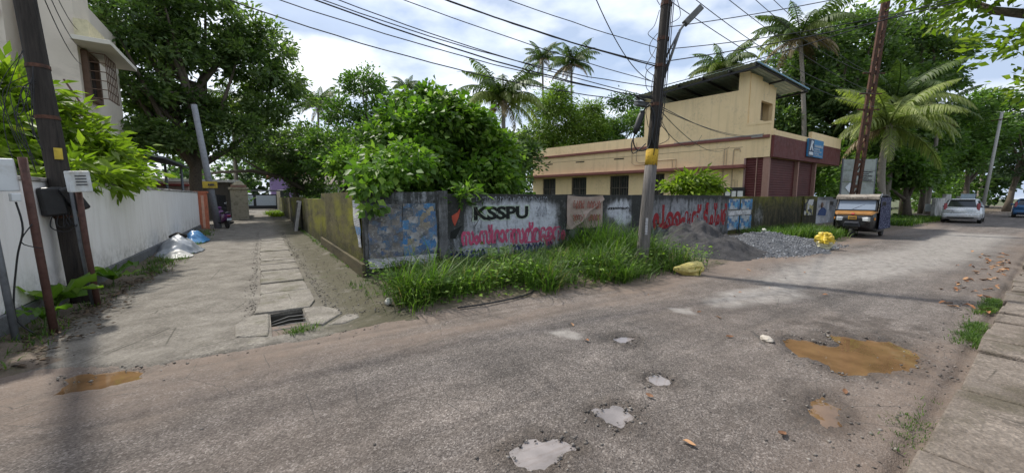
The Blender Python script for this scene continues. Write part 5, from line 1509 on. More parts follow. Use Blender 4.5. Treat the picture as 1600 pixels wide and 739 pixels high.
# distant wood closing the horizon (reads as one mass)
r_ = np.random.default_rng(77)
bl = []
for a in np.linspace(-30, 100, 46):
    d_ = 84 + r_.uniform(-8, 12)
    x, y = math.sin(R(a)) * d_, math.cos(R(a)) * d_
    h = r_.uniform(3.2, 6.2)
    bl.append((x, y, h * .75, r_.uniform(4, 6), r_.uniform(4, 6), h))
V, F, var, _ = crown_mesh(bl, 26000, .95, .30, r_, 1.2, 30, .3)
tag(np_mesh('distant_wood', V, F, M_LF_FAR, fattr=dict(var=var)), 'far belt of hazy green trees closing the horizon', 'wood', kind='stuff')
r_ = np.random.default_rng(78)
bl = []
for x, y in ((9, 30), (13, 27), (16, 30), (12, 40), (17, 36), (6, 44), (20, 42), (33, 16), (36, 15), (30, 22), (34, 9.5), (31.5, 9.8), (37, 9.3), (29.6, 11.8), (-6, 44), (-4, 50), (8, 22), (28, 30), (44, 9), (60, 8), (66, 6.5), (-9, 32), (-11, 27)):
    h = r_.uniform(2.2, 3.6)
    bl.append((x, y, h * .5, r_.uniform(1.8, 2.6), r_.uniform(1.5, 2.2), h))
V, F, var, _ = crown_mesh(bl, 22000, .34, .10, r_, .55, 30, .3)
tag(np_mesh('undergrowth', V, F, M_LF_MID, fattr=dict(var=var)), 'tangled green undergrowth filling the plots behind the walls', 'undergrowth', kind='stuff')

# grass --------------------------------------------------------------------------
def vz(x, y):
    return .0 + .12 * np.clip((y - 4.7) / 2.6, 0, 1)
r_ = np.random.default_rng(5)
C, Hh = [], []
while len(C) < 820:
    x, y = r_.uniform(1.35, 9.3), r_.uniform(4.35, 7.3)
    lim = 5.05 - .5 * sstep(2, 6.5, x) + .12 * math.sin(x * 3.1) + r_.normal() * .09
    if y < lim or x < 1.5 + (y - 4.9) * .22: continue
    if x > 7.7 and r_.random() < (x - 7.7) * .75: continue
    C.append((x, y, vz(x, y) - .03))
    g_ = .50 + .22 * vnoise(np.array([x]), np.array([y]), 1.4, 8)[0] + .28 * math.exp(-((x - 7.0) / 1.0) ** 2) * (y > 5.4)
    tall = sstep(6.3, 7.2, x)
    if y > 5.7: g_ = g_ * (tall + (1 - tall) * (.62 - .2 * min(1, (y - 5.7) / 1.2)))
    Hh.append(g_ * (1 if y > lim + .35 else .7))
ok_ = fbm(np.array(C)[:, 0], np.array(C)[:, 1], 1.0, 3, 12) > .31
C = [c for c, o in zip(C, ok_) if o]; Hh = np.array(Hh)[ok_]
Hh = Hh * (.72 + .95 * r_.random(len(C)) ** 1.3)
blades('grass', C, 24, Hh, .0075, M_LF_GRASS, 'tall rank grass growing along the foot of the lettered wall', 3, .14, .95)
C2 = [C[i] for i in r_.choice(len(C), 120, replace=False)]
blades('dry_grass', C2, 6, .62, .0045, m_leaf('straw_blade', (.13, .10, .04), (.24, .20, .09), (.36, .31, .16), .3), 'straw coloured dry stalks standing in the tall grass', 23, .12, .8)
C = [(r_.uniform(15.5, 21), r_.uniform(4.7, 7.0), .03) for _ in range(210)]
C = [c for c in C if c[1] > 4.55 + .0 * c[0] and not (c[0] < 17.2 and c[1] < 5.6)]
blades('grass', C, 24, .46, .011, M_LF_GRASS, 'bright grass patch in front of the rickshaw wheel', 4, .16, .7)
C = [(r_.uniform(29, 41), r_.uniform(4.6, 7.2), .03) for _ in range(330)]
blades('grass', C, 18, .36, .016, M_LF_GRASS, 'weedy grass strip under the trees left of the silver car', 6, .2, .7)
C = [(r_.normal(-2.12, .16), r_.uniform(10.3, 17.5), .0) for _ in range(170)] + [(r_.normal(-2.15, .2), r_.uniform(16, 23), .0) for _ in range(60)]
blades('grass', C, 13, .14, .006, M_LF_GRASS, 'short weedy grass round the tarpaulin at the foot of the white wall', 7, .12, .9)
C = [(r_.normal(-2.3, .12), r_.uniform(5.2, 9.3), .01) for _ in range(60)]
blades('grass', C, 11, .11, .005, M_LF_GRASS, 'sparse weeds on the soil under the left poles', 8, .1, .9)
C = [(r_.uniform(6.0, 9.4), r_.normal(.44, .045), .0) for _ in range(420)]
C = [c for c in C if vnoise(np.array([c[0]]), np.array([c[1] * 3]), 2.2, 4)[0] > .42 + .02 * (c[0] - 6)]
C = C + [(r_.normal(3.75, .22), r_.normal(.43, .04), .0) for _ in range(0)]
C3 = [(r_.normal(3.75, .25), r_.normal(.45, .05), .0) for _ in range(46)]
blades('grass', C3, 9, .03, .0022, M_LF_GRASS, 'tiny weed patch at the edge of the nearest drain slabs', 29, .035, .9)
blades('grass', C, 14, .06, .0028, M_LF_GRASS, 'thin green grass fringe along the right drain slabs', 9, .045, .9)
C = [(1.53 + r_.normal() * .03, r_.uniform(7.2, 22), .05) for _ in range(120)] + [(1.45 + r_.normal() * .12, 5.9 + r_.random() * 1.4, .04) for _ in range(20)]
blades('grass', C, 10, .10, .005, M_LF_GRASS, 'small weeds at the foot of the mossy wall', 10, .06, .9)
C = [(.30 + r_.normal() * .08, 4.93 + r_.normal() * .05, -.02) for _ in range(14)]
blades('grass', C, 14, .14, .004, M_LF_GRASS, 'little weed tuft growing in the open drain', 12, .06, .9)
C = [(r_.normal(1.2, .35), r_.uniform(36, 45), .02) for _ in range(60)]
blades('grass', C, 18, .4, .02, M_LF_LIME, 'bright weeds at the far foot of the mossy wall', 13, .25, .7)
# low broad weeds between the blades, and creepers at the wall foot
P, D, U = [], [], []
n = 3800
x = r_.uniform(1.5, 9.2, n); y = r_.uniform(4.5, 7.3, n)
ok = y > 4.95 - .5 * sstep(2, 6.5, x)
x, y = x[ok], y[ok]
P = np.stack([x, y, vz(x, y) + r_.random(len(x)) ** 1.4 * .46 * (.4 + 1.0 * fbm(x, y, 1.1, 3, 6))], 1)
D = r_.normal(size=(len(x), 3)); D[:, 2] = np.abs(D[:, 2]) * .3
U = np.tile([0, 0, 1.], (len(x), 1)) + r_.normal(size=(len(x), 3)) * .35
V, F = leaf_mesh(P, D, U, .05 + .07 * r_.random(len(x)), .016 + .022 * r_.random(len(x)))
tag(np_mesh('weeds', V, F, M_LF_VINE, fattr=dict(var=np.repeat(r_.random(len(x)), 2))), 'low broad leaved weeds among the wall side grass', 'weeds', kind='stuff')

# upright broad leaved plants by the white wall: every leaf its own part
def big_plant(label, loc, n, ln, seed):
    r2 = random.Random(seed)
    t = thing('broadleaf_plant', label, 'plant', loc, 0, 'young plants at the foot of the white wall')
    MB().tube([(0, 0, -.05), (.01, .02, ln * .5)], [.012, .006], 6).build('stem', plain('green_stem', (.07, .12, .03), .6), t)
    for k in range(n):
        a = k * 2.4 + r2.uniform(-.3, .3); tilt = r2.uniform(.35, 1.0); l_ = ln * r2.uniform(.7, 1.1)
        mb = MB(); rows = []
        for i in range(6):
            s = i / 5; w_ = .13 * l_ * math.sin(math.pi * min(1, .08 + s * .92)) ** .8
            hx = l_ * s * math.cos(tilt) * (1 + .1 * s); hz = l_ * s * math.sin(tilt) - .28 * l_ * s * s
            rows.append([(hx, -w_, hz + w_ * .35), (hx, 0, hz), (hx, w_, hz + w_ * .35)])
        m_ = Matrix.Rotation(a, 3, 'Z')
        mb.loft([[m_ @ Vector(p) + Vector((0, 0, ln * .22 * r2.random() + .1)) for p in g_] for g_ in rows], cap=False, closed=False)
        o = mb.build('leaf', M_LF_VINE, t, smooth=True, fix=False)
        at_ = o.data.attributes.new('var', 'FLOAT', 'FACE'); at_.data.foreach_set('value', [r2.uniform(.3, .9)] * len(o.data.polygons))
big_plant('broad leaved plant between the rusty post and the leaning pole', (-2.32, 7.35, .05), 9, .62, 1)
big_plant('broad leaved plant just beyond the leaning pole by the white wall', (-2.25, 9.3, .03), 8, .6, 2)
big_plant('small leafy plant at the foot of the near grey post', (-2.25, 6.75, .03), 8, .36, 3)
# ================================================================== POLES, BOXES, VEHICLES, PILES
def m_wood(name, lo, hi):
    t = NT(name)
    g_ = t.noise(4, 8, .7, vec=t.mapping((6, 6, .35)), dist=.3)
    c = t.ramp(g_, [(.3, lo), (.7, hi)])
    c = t.mix(t.ramp(t.noise(5, 7, .7, vec=t.mapping((9, 9, .5))), [(.58, 0), (.68, .7)]), c, tuple(x * .35 for x in lo))
    return t.set(c, .85, t.bump(g_, .9, .02), spec=.3)
W_BLACK = m_wood('tarred_pole_wood', (.016, .014, .013), (.055, .046, .039))
W_GREY = m_wood('weathered_pole_wood', (.07, .064, .06), (.185, .168, .155))
RUST = plain('rusty_steel', (.10, .045, .028), .8, .2, var=.45, scale=16, bump=.5, dirt=(.045, .03, .025), dirt_at=.55)
RUST2 = plain('brown_painted_post', (.085, .040, .030), .75, .1, var=.4, scale=14, bump=.4)
GREYST = plain('grey_painted_steel', (.14, .15, .16), .6, .3, var=.3, scale=12)
BLKPL = plain('black_cable_plastic', (.014, .014, .015), .5, var=.2)
YELL = plain('yellow_number_plate', (.55, .40, .045), .6, var=.2, dirt=(.2, .14, .03), dirt_at=.6)
BOXW = plain('white_box_enamel', (.58, .60, .60), .5, var=.12, scale=6, dirt=(.33, .30, .24), dirt_at=.62)
DKPRINT = plain('dark_print', (.06, .06, .07), .8, bump=0)

# utility pole in front of the lettered wall
B0 = Vector((7.03, 5.18, 0)); LEANM = Vector((.052, -.028, 1))
pm = lambda z: B0 + LEANM * z
up = thing('utility_pole', 'dark leaning wooden utility pole standing in the grass before the lettered wall', 'utility pole', B0)
zs = np.linspace(-.1, 2.35, 5)
MB().tube([pm(z) for z in zs], [.138 - .004 * z for z in zs], 14).build('lower_shaft', W_GREY, up, world=True, smooth=True)
zs = np.linspace(2.35, 9.2, 9)
MB().tube([pm(z) for z in zs], [.134 - .005 * z for z in zs], 14).build('shaft', W_BLACK, up, world=True, smooth=True)
zs = [2.30, 2.45, 2.64]
MB().tube([pm(z) for z in zs], [.1335, .1332, .1328], 14).build('yellow_band', m_paint('worn_yellow_paint', (.46, .29, .03), .40), up, world=True, smooth=True)
for z in (3.55, 4.35, 4.9, 5.6):
    MB().tube([pm(z), pm(z + .07)], .128 - .0045 * z + .012, 14).build('clamp', RUST, up, world=True)
MB().tube([pm(4.15) + Vector((.08, -.05, 0)), Vector((7.52, 4.80, 5.10)), Vector((7.66, 4.71, 5.32))], [.03, .026, .024], 8).build('lamp_arm', GREYST, up, world=True, smooth=True)
MB().tube([pm(4.55) + Vector((.08, -.05, 0)), Vector((7.50, 4.82, 5.05))], .02, 8).build('lamp_brace', GREYST, up, world=True, smooth=True)
d_ = Vector((.5, -.34, .62)).normalized()
lo_ = MB().beam(Vector((7.60, 4.75, 5.22)), Vector((7.60, 4.75, 5.22)) + d_ * .46, .13, .13).build('lamp_head', plain('lamp_casing', (.12, .12, .115), .5, .3), up, world=True, bevel=.015)
MB().tube([(6.80, 5.30, 2.98), (6.84, 5.28, 3.10), (6.91, 5.24, 3.34), (6.95, 5.22, 3.44)], [.045, .07, .07, .05], 12).build('joint_enclosure', BLKPL, up, world=True, smooth=True)
MB().b2((6.78, 5.22, 3.56), (7.16, 5.34, 3.66)).build('cross_bracket', GREYST, up, world=True, bevel=.01)
for s in (-1, 1):
    MB().lathe([(.03, 0), (.05, .03), (.03, .06), (.05, .09), (.02, .12)], pm(5.85) + Vector((s * .2, s * -.1, 0)), 10).build('insulator', plain('porcelain', (.5, .47, .42), .3), up, world=True, smooth=True)
def cable_loop(name, pts, r_, parent, mat=BLKPL):
    """smooth tube through points (Catmull-Rom)"""
    P = [Vector(p) for p in pts]
    out = []
    for i in range(len(P) - 1):
        a, b, c, d = P[max(i - 1, 0)], P[i], P[i + 1], P[min(i + 2, len(P) - 1)]
        for k in range(5):
            t = k / 5
            out.append(.5 * ((2 * b) + (c - a) * t + (2 * a - 5 * b + 4 * c - d) * t * t + (3 * b - a - 3 * c + d) * t ** 3))
    out.append(P[-1])
    return MB().tube(out, r_, 5).build(name, mat, parent, world=parent is not None, smooth=True)
rl = random.Random(5)
cable_loop('cable', [(6.8, 5.30, 3.0), (6.76, 5.3, 2.8), (6.85, 5.25, 2.62), (7.0, 5.1, 2.66), (7.06, 5.05, 3.0), (7.05, 5.05, 3.5)], .014, up)
cable_loop('cable', [(6.95, 5.22, 3.44), (7.0, 5.1, 3.55), (7.06, 5.0, 3.3), (7.03, 5.02, 2.9), (7.08, 5.0, 2.7)], .016, up)
cable_loop('cable', [(6.82, 5.3, 2.98), (6.74, 5.33, 2.75), (6.78, 5.3, 2.55), (6.95, 5.12, 2.75)], .012, up)
for k in range(9):
    z0 = 2.75 + k * .36; s = rl.choice((-1, 1))
    off = lambda q: Vector((s * rl.uniform(.10, q), -s * rl.uniform(.05, q * .6), 0))
    cable_loop('cable', [pm(z0) + off(.13), pm(z0 + .15) + off(.34), pm(z0 + rl.uniform(.3, .5)) + off(.26), pm(z0 + rl.uniform(.5, .75)) + off(.12)], .007, up)
for k in range(4):
    a = k * .5 - .9
    cable_loop('cable', [pm(2.5 + .2 * k) + Vector((-.12 + .05 * k, -.13, 0)), pm(3.6) + Vector((-.1 + .06 * k, -.14, 0)), pm(4.8) + Vector((-.09 + .06 * k, -.13, 0)), pm(6.6) + Vector((-.08 + .05 * k, -.12, 0))], .009, up)
scr = sheet('pasted_bill', 6.93, 7.10, .78, 1.15, 5.04, PWHITE, up, .004, 41, 6, 8)

# left leaning pole
LB0 = Vector((-2.30, 8.13, 0)); LL = Vector((-.0556, .037, 1))
lm = lambda z: LB0 + LL * z
lp = thing('utility_pole', 'black tarred pole leaning left beside the white wall, hung with cable boxes', 'utility pole', LB0)
zs = np.linspace(-.1, 7.8, 10)
MB().tube([lm(z) for z in zs], [.128 - .004 * z for z in zs], 14).build('shaft', W_BLACK, lp, world=True, smooth=True)
MB().box(lm(2.22) + Vector((.07, -.12, 0)), (.08, .015, .16), (0, 0, R(34))).build('number_plate', YELL, lp, world=True)
MB().box((-2.42, 7.93, 1.54), (.24, .16, .40), (0, R(-6), R(30))).build('cable_box', BLKPL, lp, world=True, bevel=.03)
MB().box((-2.22, 7.96, 1.58), (.17, .14, .36), (0, R(-25), R(30))).build('cable_box', BLKPL, lp, world=True, bevel=.03)
for z in (1.3, 2.7, 3.4, 4.4): MB().tube([lm(z), lm(z + .05)], .136 - .004 * z, 14).build('clamp', RUST, lp, world=True)
for k in range(11):
    s = rl.uniform(-.30, .08); e_ = rl.uniform(1.7, 2.5)
    cable_loop('cable', [lm(rl.uniform(3.0, 3.6)) + Vector((s * .3, -.14, 0)), lm(2.9 + rl.uniform(-.2, .2)) + Vector((s - rl.uniform(0, .15), -.16, 0)), lm(2.5 + rl.uniform(-.2, .2)) + Vector((s * rl.uniform(.8, 1.3) - .1, -.16, 0)), lm(e_) + Vector((s * rl.uniform(.5, 1.1) - .05, -.17, 0))], .0045, lp)
for k in range(5):
    cable_loop('cable', [(-2.42 + .05 * k, 7.9, 1.36), (-2.44 + .06 * k, 7.86, 1.22 - .05 * rl.random()), (-2.3, 7.9, 1.12 + .06 * k), (-2.18, 7.98, 1.3)], .007, lp)

# meter posts on the left
ms = thing('meter_post', 'white meter box on a rust brown post right of the leaning pole', 'meter box', (-2.07, 7.79, 0))
MB().tube([(-2.06, 7.79, -.1), (-2.11, 7.81, .9), (-2.13, 7.82, 1.72)], .035, 10).build('post', RUST2, ms, world=True, smooth=True)
MB().tube([(-2.12, 7.84, -.1), (-2.19, 7.88, .9), (-2.22, 7.88, 1.72)], .02, 8).build('post', GREYST, ms, world=True, smooth=True)
MB().box((-2.09, 7.72, 1.82), (.22, .11, .29), (R(2), R(-4), R(34))).build('box', BOXW, ms, world=True, bevel=.012)
m34 = Matrix.Translation((-2.09, 7.72, 1.82)) @ Euler((R(2), R(-4), R(34))).to_matrix().to_4x4()
fl = m34.copy()
lb2 = MB()
for k in range(4): lb2.add([m34 @ Vector(p) for p in ((-.05, -.064, .07 - k * .04), (.06, -.064, .07 - k * .04), (.06, -.064, .085 - k * .04), (-.05, -.064, .085 - k * .04))], [(0, 1, 2, 3)])
tag(lb2.build('printed_label', DKPRINT, ms, world=True, fix=False), kind='stuff')
ms2 = thing('meter_post', 'larger white meter cabinet on posts at the left edge of the picture', 'meter box', (-2.2, 6.5, 0))
MB().tube([(-2.11, 6.55, -.1), (-2.16, 6.59, 1.0), (-2.20, 6.62, 2.05)], .036, 10).build('post', RUST2, ms2, world=True, smooth=True)
MB().tube([(-2.33, 6.36, -.1), (-2.38, 6.40, .9), (-2.42, 6.42, 1.75)], .030, 10).build('post', GREYST, ms2, world=True, smooth=True)
MB().box((-2.45, 6.55, 1.84), (.40, .15, .36), (0, R(-3), R(34))).build('cabinet', BOXW, ms2, world=True, bevel=.014)
MB().box((-2.25, 6.50, 1.60), (.07, .09, .09), (0, 0, R(34))).build('torn_seal', BOXW, ms2, world=True, bevel=.01)
cable_loop('cable', [(-2.25, 6.5, 1.55), (-2.22, 6.48, 1.25), (-2.3, 6.5, .9), (-2.34, 6.42, .3), (-2.2, 6.4, .05)], .009, ms2)
cable_loop('cable', [(-2.17, 6.55, 1.3), (-2.25, 6.5, 1.1), (-2.1, 6.5, 1.02)], .006, ms2)
pf = thing('pipe_frame', 'bent dark pipe frame sticking out of the lime shrub', 'pipe frame', (-3.1, 13.6, 0))
k_ = 1.0
cv = lambda p: Vector((p[0] * k_, p[1] * k_, 1.6 + (p[2] - 1.6) * k_))
MB().tube([cv(p) for p in ((-4.3, 14.4, 3.62), (-3.34, 13.74, 3.63), (-3.27, 13.70, 3.55), (-3.0, 13.5, 2.3), (-2.95, 13.45, -.1))], .022, 8).build('pipe', RUST2, pf, world=True, smooth=True)
MB().tube([cv(p) for p in ((-3.85, 14.08, 4.5), (-3.5, 13.85, 3.8), (-3.3, 13.7, 2.0), (-3.2, 13.6, -.1))], .020, 8).build('pipe', RUST2, pf, world=True, smooth=True)

# grey concrete pole by the scooter
gp = thing('concrete_pole', 'slim grey concrete pole leaning left beside the scooter', 'pole', (-1.95, 24.9, 0))
MB().tube([(-1.93, 24.9, -.1), (-2.53, 25.26, 6.3)], [.17, .13], 10).build('shaft', plain('grey_pole_concrete', (.26, .27, .29), .85), gp, world=True, smooth=True)
MB().box((-2.12, 24.78, 2.25), (.62, .03, .34), (0, 0, R(20))).build('number_plate', YELL, gp, world=True)
text_mesh('plate_marks', '--', (-2.3, -1.95, 2.20, 2.30), 24.74, DKPRINT, gp, .02, .01)

# rusty lattice pole
lt = thing('lattice_pole', 'tall rusty steel lattice pole standing behind the rickshaw', 'utility pole', (23.05, 5.5, 0))
LBq = Vector((23.02, 5.52, 0)); LQ = Vector((.052, -.038, 1)); S_ = Vector((.60, -.40, 0)).normalized()
for s in (-1, 1):
    MB().beam(LBq + S_ * s * .165 - Vector((0, 0, .2)), LBq + LQ * 11 + S_ * s * .10, .09, .13).build('channel', RUST, lt, world=True)
for k in range(19):
    z = .4 + k * .57; w_ = .165 - .065 * z / 11
    a, b = LBq + LQ * z + S_ * -w_, LBq + LQ * (z + .0) + S_ * w_
    MB().beam(a, b, .04, .16).build('batten', RUST, lt, world=True)
    if k % 2 == 0: MB().beam(LBq + LQ * z + S_ * -w_, LBq + LQ * (z + .57) + S_ * w_, .035, .05).build('brace', RUST, lt, world=True)
for z in (5.6, 6.3, 7.2):
    MB().beam(LBq + LQ * z - S_ * .5, LBq + LQ * z + S_ * .5, .05, .05).build('cross_arm', RUST, lt, world=True)
# board with white diamond
sb = thing('notice_board', 'pale grey weathered signboard behind the lattice pole', 'sign', (26.6, 6.15, 0))
m_b = Matrix.Translation((25.85, 6.65, 0)) @ Matrix.Rotation(math.atan2(-.95, 1.45), 4, 'Z')
MB_ = lambda lo, hi: xf(MB().b2(lo, hi), m_b)
BRD = plain('grey_board_paint', (.30, .33, .31), .7, var=.18, scale=3, dirt=(.15, .15, .13), dirt_at=.58)
for z0, z1 in ((1.65, 2.42), (2.44, 3.02), (3.04, 3.62)):
    MB_((0, 0, z0), (1.75, .04, z1)).build('panel', BRD, sb, world=True)
for x_ in (.1, 1.6): MB_((x_, .05, -.1), (x_ + .07, .12, 3.6)).build('post', RUST2, sb, world=True)
MB_((-.06, -.012, 1.60), (.0, .06, 3.66)).build('edge_strip', GREYST, sb, world=True); MB_((1.75, -.012, 1.6), (1.80, .06, 3.66)).build('edge_strip', GREYST, sb, world=True)
xf(MB().prism([(.18, 2.12), (.42, 1.86), (.66, 2.12), (.42, 2.38)], -.03, -.005, 'y'), m_b).build('white_diamond', SGW, sb, world=True)
for k in range(5):
    mq = scribble('board_lettering', 13 - (k % 2) * 4, (.85, 1.6 - (k % 2) * .2, 2.92 - k * .11, 2.98 - k * .11), -.006, DKPRINT, sb, .008, 70 + k, .006, frame=Matrix.Translation(-Vector(sb.location)) @ m_b)

# overhead wires ----------------------------------------------------------------
WIRE = plain('overhead_wire', (.016, .016, .018), .5, var=.1, bump=0)
def wire(a, b, sag, r_=.010, label=None, group='overhead cables', name='overhead_cable', n=26, kink=0.0, seed=0):
    a, b = Vector(a), Vector(b)
    q = random.Random(seed + int(a.x * 10 + b.z * 17))
    pts = []
    for i in range(n + 1):
        t = i / n
        p = a.lerp(b, t); p.z -= 4 * sag * t * (1 - t)
        if 0 < i < n: p += Vector((q.uniform(-1, 1), q.uniform(-1, 1), q.uniform(-1, 1))) * kink
        pts.append(p)
    o = MB().tube(pts, r_, 5, cap=False).build(name, WIRE, None, smooth=True, fix=False)
    tag(o, label, 'cable', group)
ORD = ['lowest', 'second lowest', 'third lowest', 'fourth lowest', 'middle one', 'fourth highest', 'third highest', 'second highest', 'highest']
for k, (za, zb, sg_, rr) in enumerate(((5.35, 3.62, .42, .010), (5.55, 3.72, .30, .009), (5.95, 3.70, .36, .013), (6.05, 3.74, .30, .009), (6.0, 3.95, .45, .009), (6.45, 4.05, .25, .008), (6.75, 4.38, .30, .014), (6.85, 4.42, .38, .009), (7.1, 4.75, .28, .008))):
    wire(lm(za) + Vector((.12, -.1, 0)), pm(zb) + Vector((-.12, .03, 0)), sg_, rr, ORD[k] + ' of the nine slack cables from the left pole to the middle pole', 'cables between the left and middle poles', kink=.006, seed=k)
RORD = ['highest', 'second highest', 'middle one', 'second lowest', 'lowest']
for k, (za, zb, sg_) in enumerate(((7.6, 7.3, .35), (7.2, 7.2, .5), (6.6, 6.4, .3), (6.1, 6.3, .55), (5.7, 5.7, .4))):
    wire(pm(za) + Vector((.1, -.05, 0)), LBq + LQ * zb + S_ * (-.4 + .2 * k), sg_, .009, RORD[k] + ' of the five cables from the middle pole to the rusty lattice pole', 'cables between the middle and lattice poles', seed=k)
SORD = ['nearest the shutter corner', 'second from the shutter corner', 'third from the shutter corner', 'farthest from the shutter corner, ending on the stair room']
for k, (za, tb, zb, sg_) in enumerate(((3.55, .3, 4.75, .35), (3.50, .6, 4.72, .22), (3.45, 1.8, 4.25, .5), (3.2, 3.2, 5.0, .55))):
    wire(pm(za) + Vector((.12, -.05, 0)), MS @ Vector((tb, .08, zb)), sg_, .009, 'service cable to the cream shop ' + SORD[k], 'service cables to the cream shop', seed=k + 9)
for k, (za, e, sg_) in enumerate(((4.5, (14.5, -2.5, 6.6), .35), (4.75, (15.0, -2.6, 6.9), .5), (5.2, (15.5, -2.6, 7.3), .35), (4.0, (14.0, -2.4, 7.0), .25))):
    wire(pm(za) + Vector((.12, -.05, 0)), e, sg_, 
         .011 if k == 0 else .009, ('thickest', 'second', 'third', 'steepest')[k] + ' of the four cables crossing the road to the upper right', 'cables crossing the road', seed=k + 20)
wire((2.0, -3, 9.2), LBq + LQ * 8.4, .4, .009, 'middle of three high wires over the road in the upper right sky', 'high wires over the road')
wire((3.0, -3, 9.8), LBq + LQ * 8.8, .4, .009, 'topmost of three high wires over the road in the upper right sky', 'high wires over the road', seed=2)
wire((1.0, -3, 8.4), LBq + LQ * 8.0, .4, .009, 'lowest of three high wires over the road in the upper right sky', 'high wires over the road', seed=3)
# slack loop hanging left of the middle pole
wire((2.4, 3.6, 6.3), pm(4.05) + Vector((-.12, .03, 0)), .75, .008, 'single deeply sagging wire loop left of the middle pole top', None)
for k in range(3):
    wire(lm(5.2 + .4 * k) + Vector((.05, 0, 0)), (-4.25, 17.0, 5.6 + .5 * k), .35, .008, ('lowest', 'middle', 'highest')[k] + ' of three wires from the left pole to the beige block', 'wires to the beige block', seed=k)
tag(cable_loop('ground_cable', [(2.25, 4.72, .03), (2.6, 4.64, .04), (3.1, 4.66, .035), (3.55, 4.74, .04), (3.8, 4.9, .06)], .014, None), 'black cable lying on the road edge before the grass', 'cable')

# ------------------------------------------------------------------ sand, gravel, sacks
def pile(name, label, c, rx, ry, h, mat, seed, lump=.4, cat=None, step=.05):
    xs = np.arange(c[0] - rx * 1.15, c[0] + rx * 1.15, step); ys = np.arange(c[1] - ry * 1.15, c[1] + ry * 1.15, step)
    X, Y = np.meshgrid(xs, ys, indexing='ij')
    n_ = fbm(X, Y, .9, 4, seed)
    d = np.hypot((X - c[0]) / rx, (Y - c[1]) / ry) + (n_ - .5) * .5
    z = h * np.clip(1 - d, -.3, 1) ** 1.0 * 1.1
    z = np.where(1 - d > 0, h * (1 - np.clip(d, 0, 1)) ** .92, (1 - d) * .5)
    z = z * (.75 + lump * fbm(X, Y, 2.2, 4, seed + 5)) + (fbm(X, Y, 7, 4, seed + 6) - .5) * .09 * np.clip(1.2 - d, 0, 1)
    z = z - .13 * np.abs(fbm(X, Y, 2.6, 3, seed + 8) - .5) * 2 * np.clip(1.1 - d, 0, 1) * (lump > .8)
    Z = z + .0 + .10 * np.clip((Y - 4.5) / 2.8, 0, 1) - .02
    t = np_mesh(name, np.stack([X - c[0], Y - c[1], Z], -1).reshape(-1, 3), grid_faces(len(xs), len(ys)), mat, None, smooth=True)
    t.location = (c[0], c[1], 0)
    tag(t, label, cat)
    return lambda x, y: Z[np.clip(((x - xs[0]) / step).astype(int), 0, len(xs) - 1), np.clip(((y - ys[0]) / step).astype(int), 0, len(ys) - 1)]
def m_sand():
    t = NT('grey_rock_sand')
    c = t.ramp(t.noise(3, 8, .7), [(.3, (.034, .033, .034)), (.7, (.085, .081, .082))])
    c = t.mix(1.0, c, t.ramp(t.noise(60, 4, .8), [(.3, .65), (.7, 1.35)]), 'MULTIPLY')
    return t.set(c, .95, t.bump(t.math('ADD', t.noise(9, 8, .75), t.math('MULTIPLY', t.voro(40), .3)), .9, .05), spec=.2)
pile('sand_heap', 'dark grey heap of quarry sand tipped against the wall', (10.85, 6.15), 2.0, 1.75, .62, m_sand(), 304, 1.2, 'sand heap', .04)
hz = pile('gravel_heap', 'low heap of blue grey crushed stone beside the sand', (13.8, 5.4), 3.1, 1.8, .40, plain('gravel_base', (.07, .073, .08), .9, var=.3, scale=30, bump=.6), 310, .5, 'gravel heap')
r_ = np.random.default_rng(9)
x, y = r_.uniform(10.6, 16.6, 9000), r_.uniform(3.75, 7.2, 9000)
ok = np.hypot((x - 13.8) / 3.15, (y - 5.4) / 1.85) + r_.normal(size=9000) * .10 < 1
x, y = x[ok], y[ok]
z = np.maximum(hz(x, y), .0) + .008
stones('crushed_stone', np.stack([x, y, z], 1), .014, .038, M_GRAVEL, 'angular blue grey crushed stones covering the low gravel heap', 8, .8)
def m_sack(name, c1, c2, rough=.45):
    t = NT(name)
    c = t.ramp(t.noise(5, 7, .65), [(.32, c2), (.52, c1), (.8, tuple(min(1, x * 1.15) for x in c1))])
    return t.set(c, rough, t.bump(t.noise(9, 5, .6), .6, .03), spec=.45)
def lumpy(name, label, loc, size, mat, seed, squash, rot=0, cat='sack', neck=None, group=None):
    t = thing(name, label, cat, loc, rot, group)
    r2 = random.Random(seed)
    bm = bmesh.new()
    bmesh.ops.create_icosphere(bm, subdivisions=4, radius=1)
    dirs = [Vector((r2.gauss(0, 1), r2.gauss(0, 1), r2.gauss(0, 1))).normalized() for _ in range(16)]
    amp = [r2.uniform(.04, .16) for _ in dirs]
    for v in bm.verts:
        p = v.co.copy()
        k = 1.0
        for d, a in zip(dirs, amp):
            k -= a * math.exp(-((p.dot(d) - .6) / .13) ** 2) * .8      # creases
        p = p * k
        p.z = p.z * squash if p.z > 0 else max(p.z, -.55)
        if neck and p.x < -.55: 
            f = min(1, (-.55 - p.x) / .45); p.y *= 1 - .75 * f; p.z = p.z * (1 - .65 * f) - .15 * f; p.x -= .35 * f
        v.co = Vector((p.x * size[0], p.y * size[1], (p.z + .5) * size[2]))
    me = bpy.data.meshes.new('bag'); bm.to_mesh(me); bm.free()
    me.materials.append(mat)
    o = bpy.data.objects.new('bag', me); COL.objects.link(o); o.parent = t
    me.polygons.foreach_set('use_smooth', [True] * len(me.polygons))
    return t
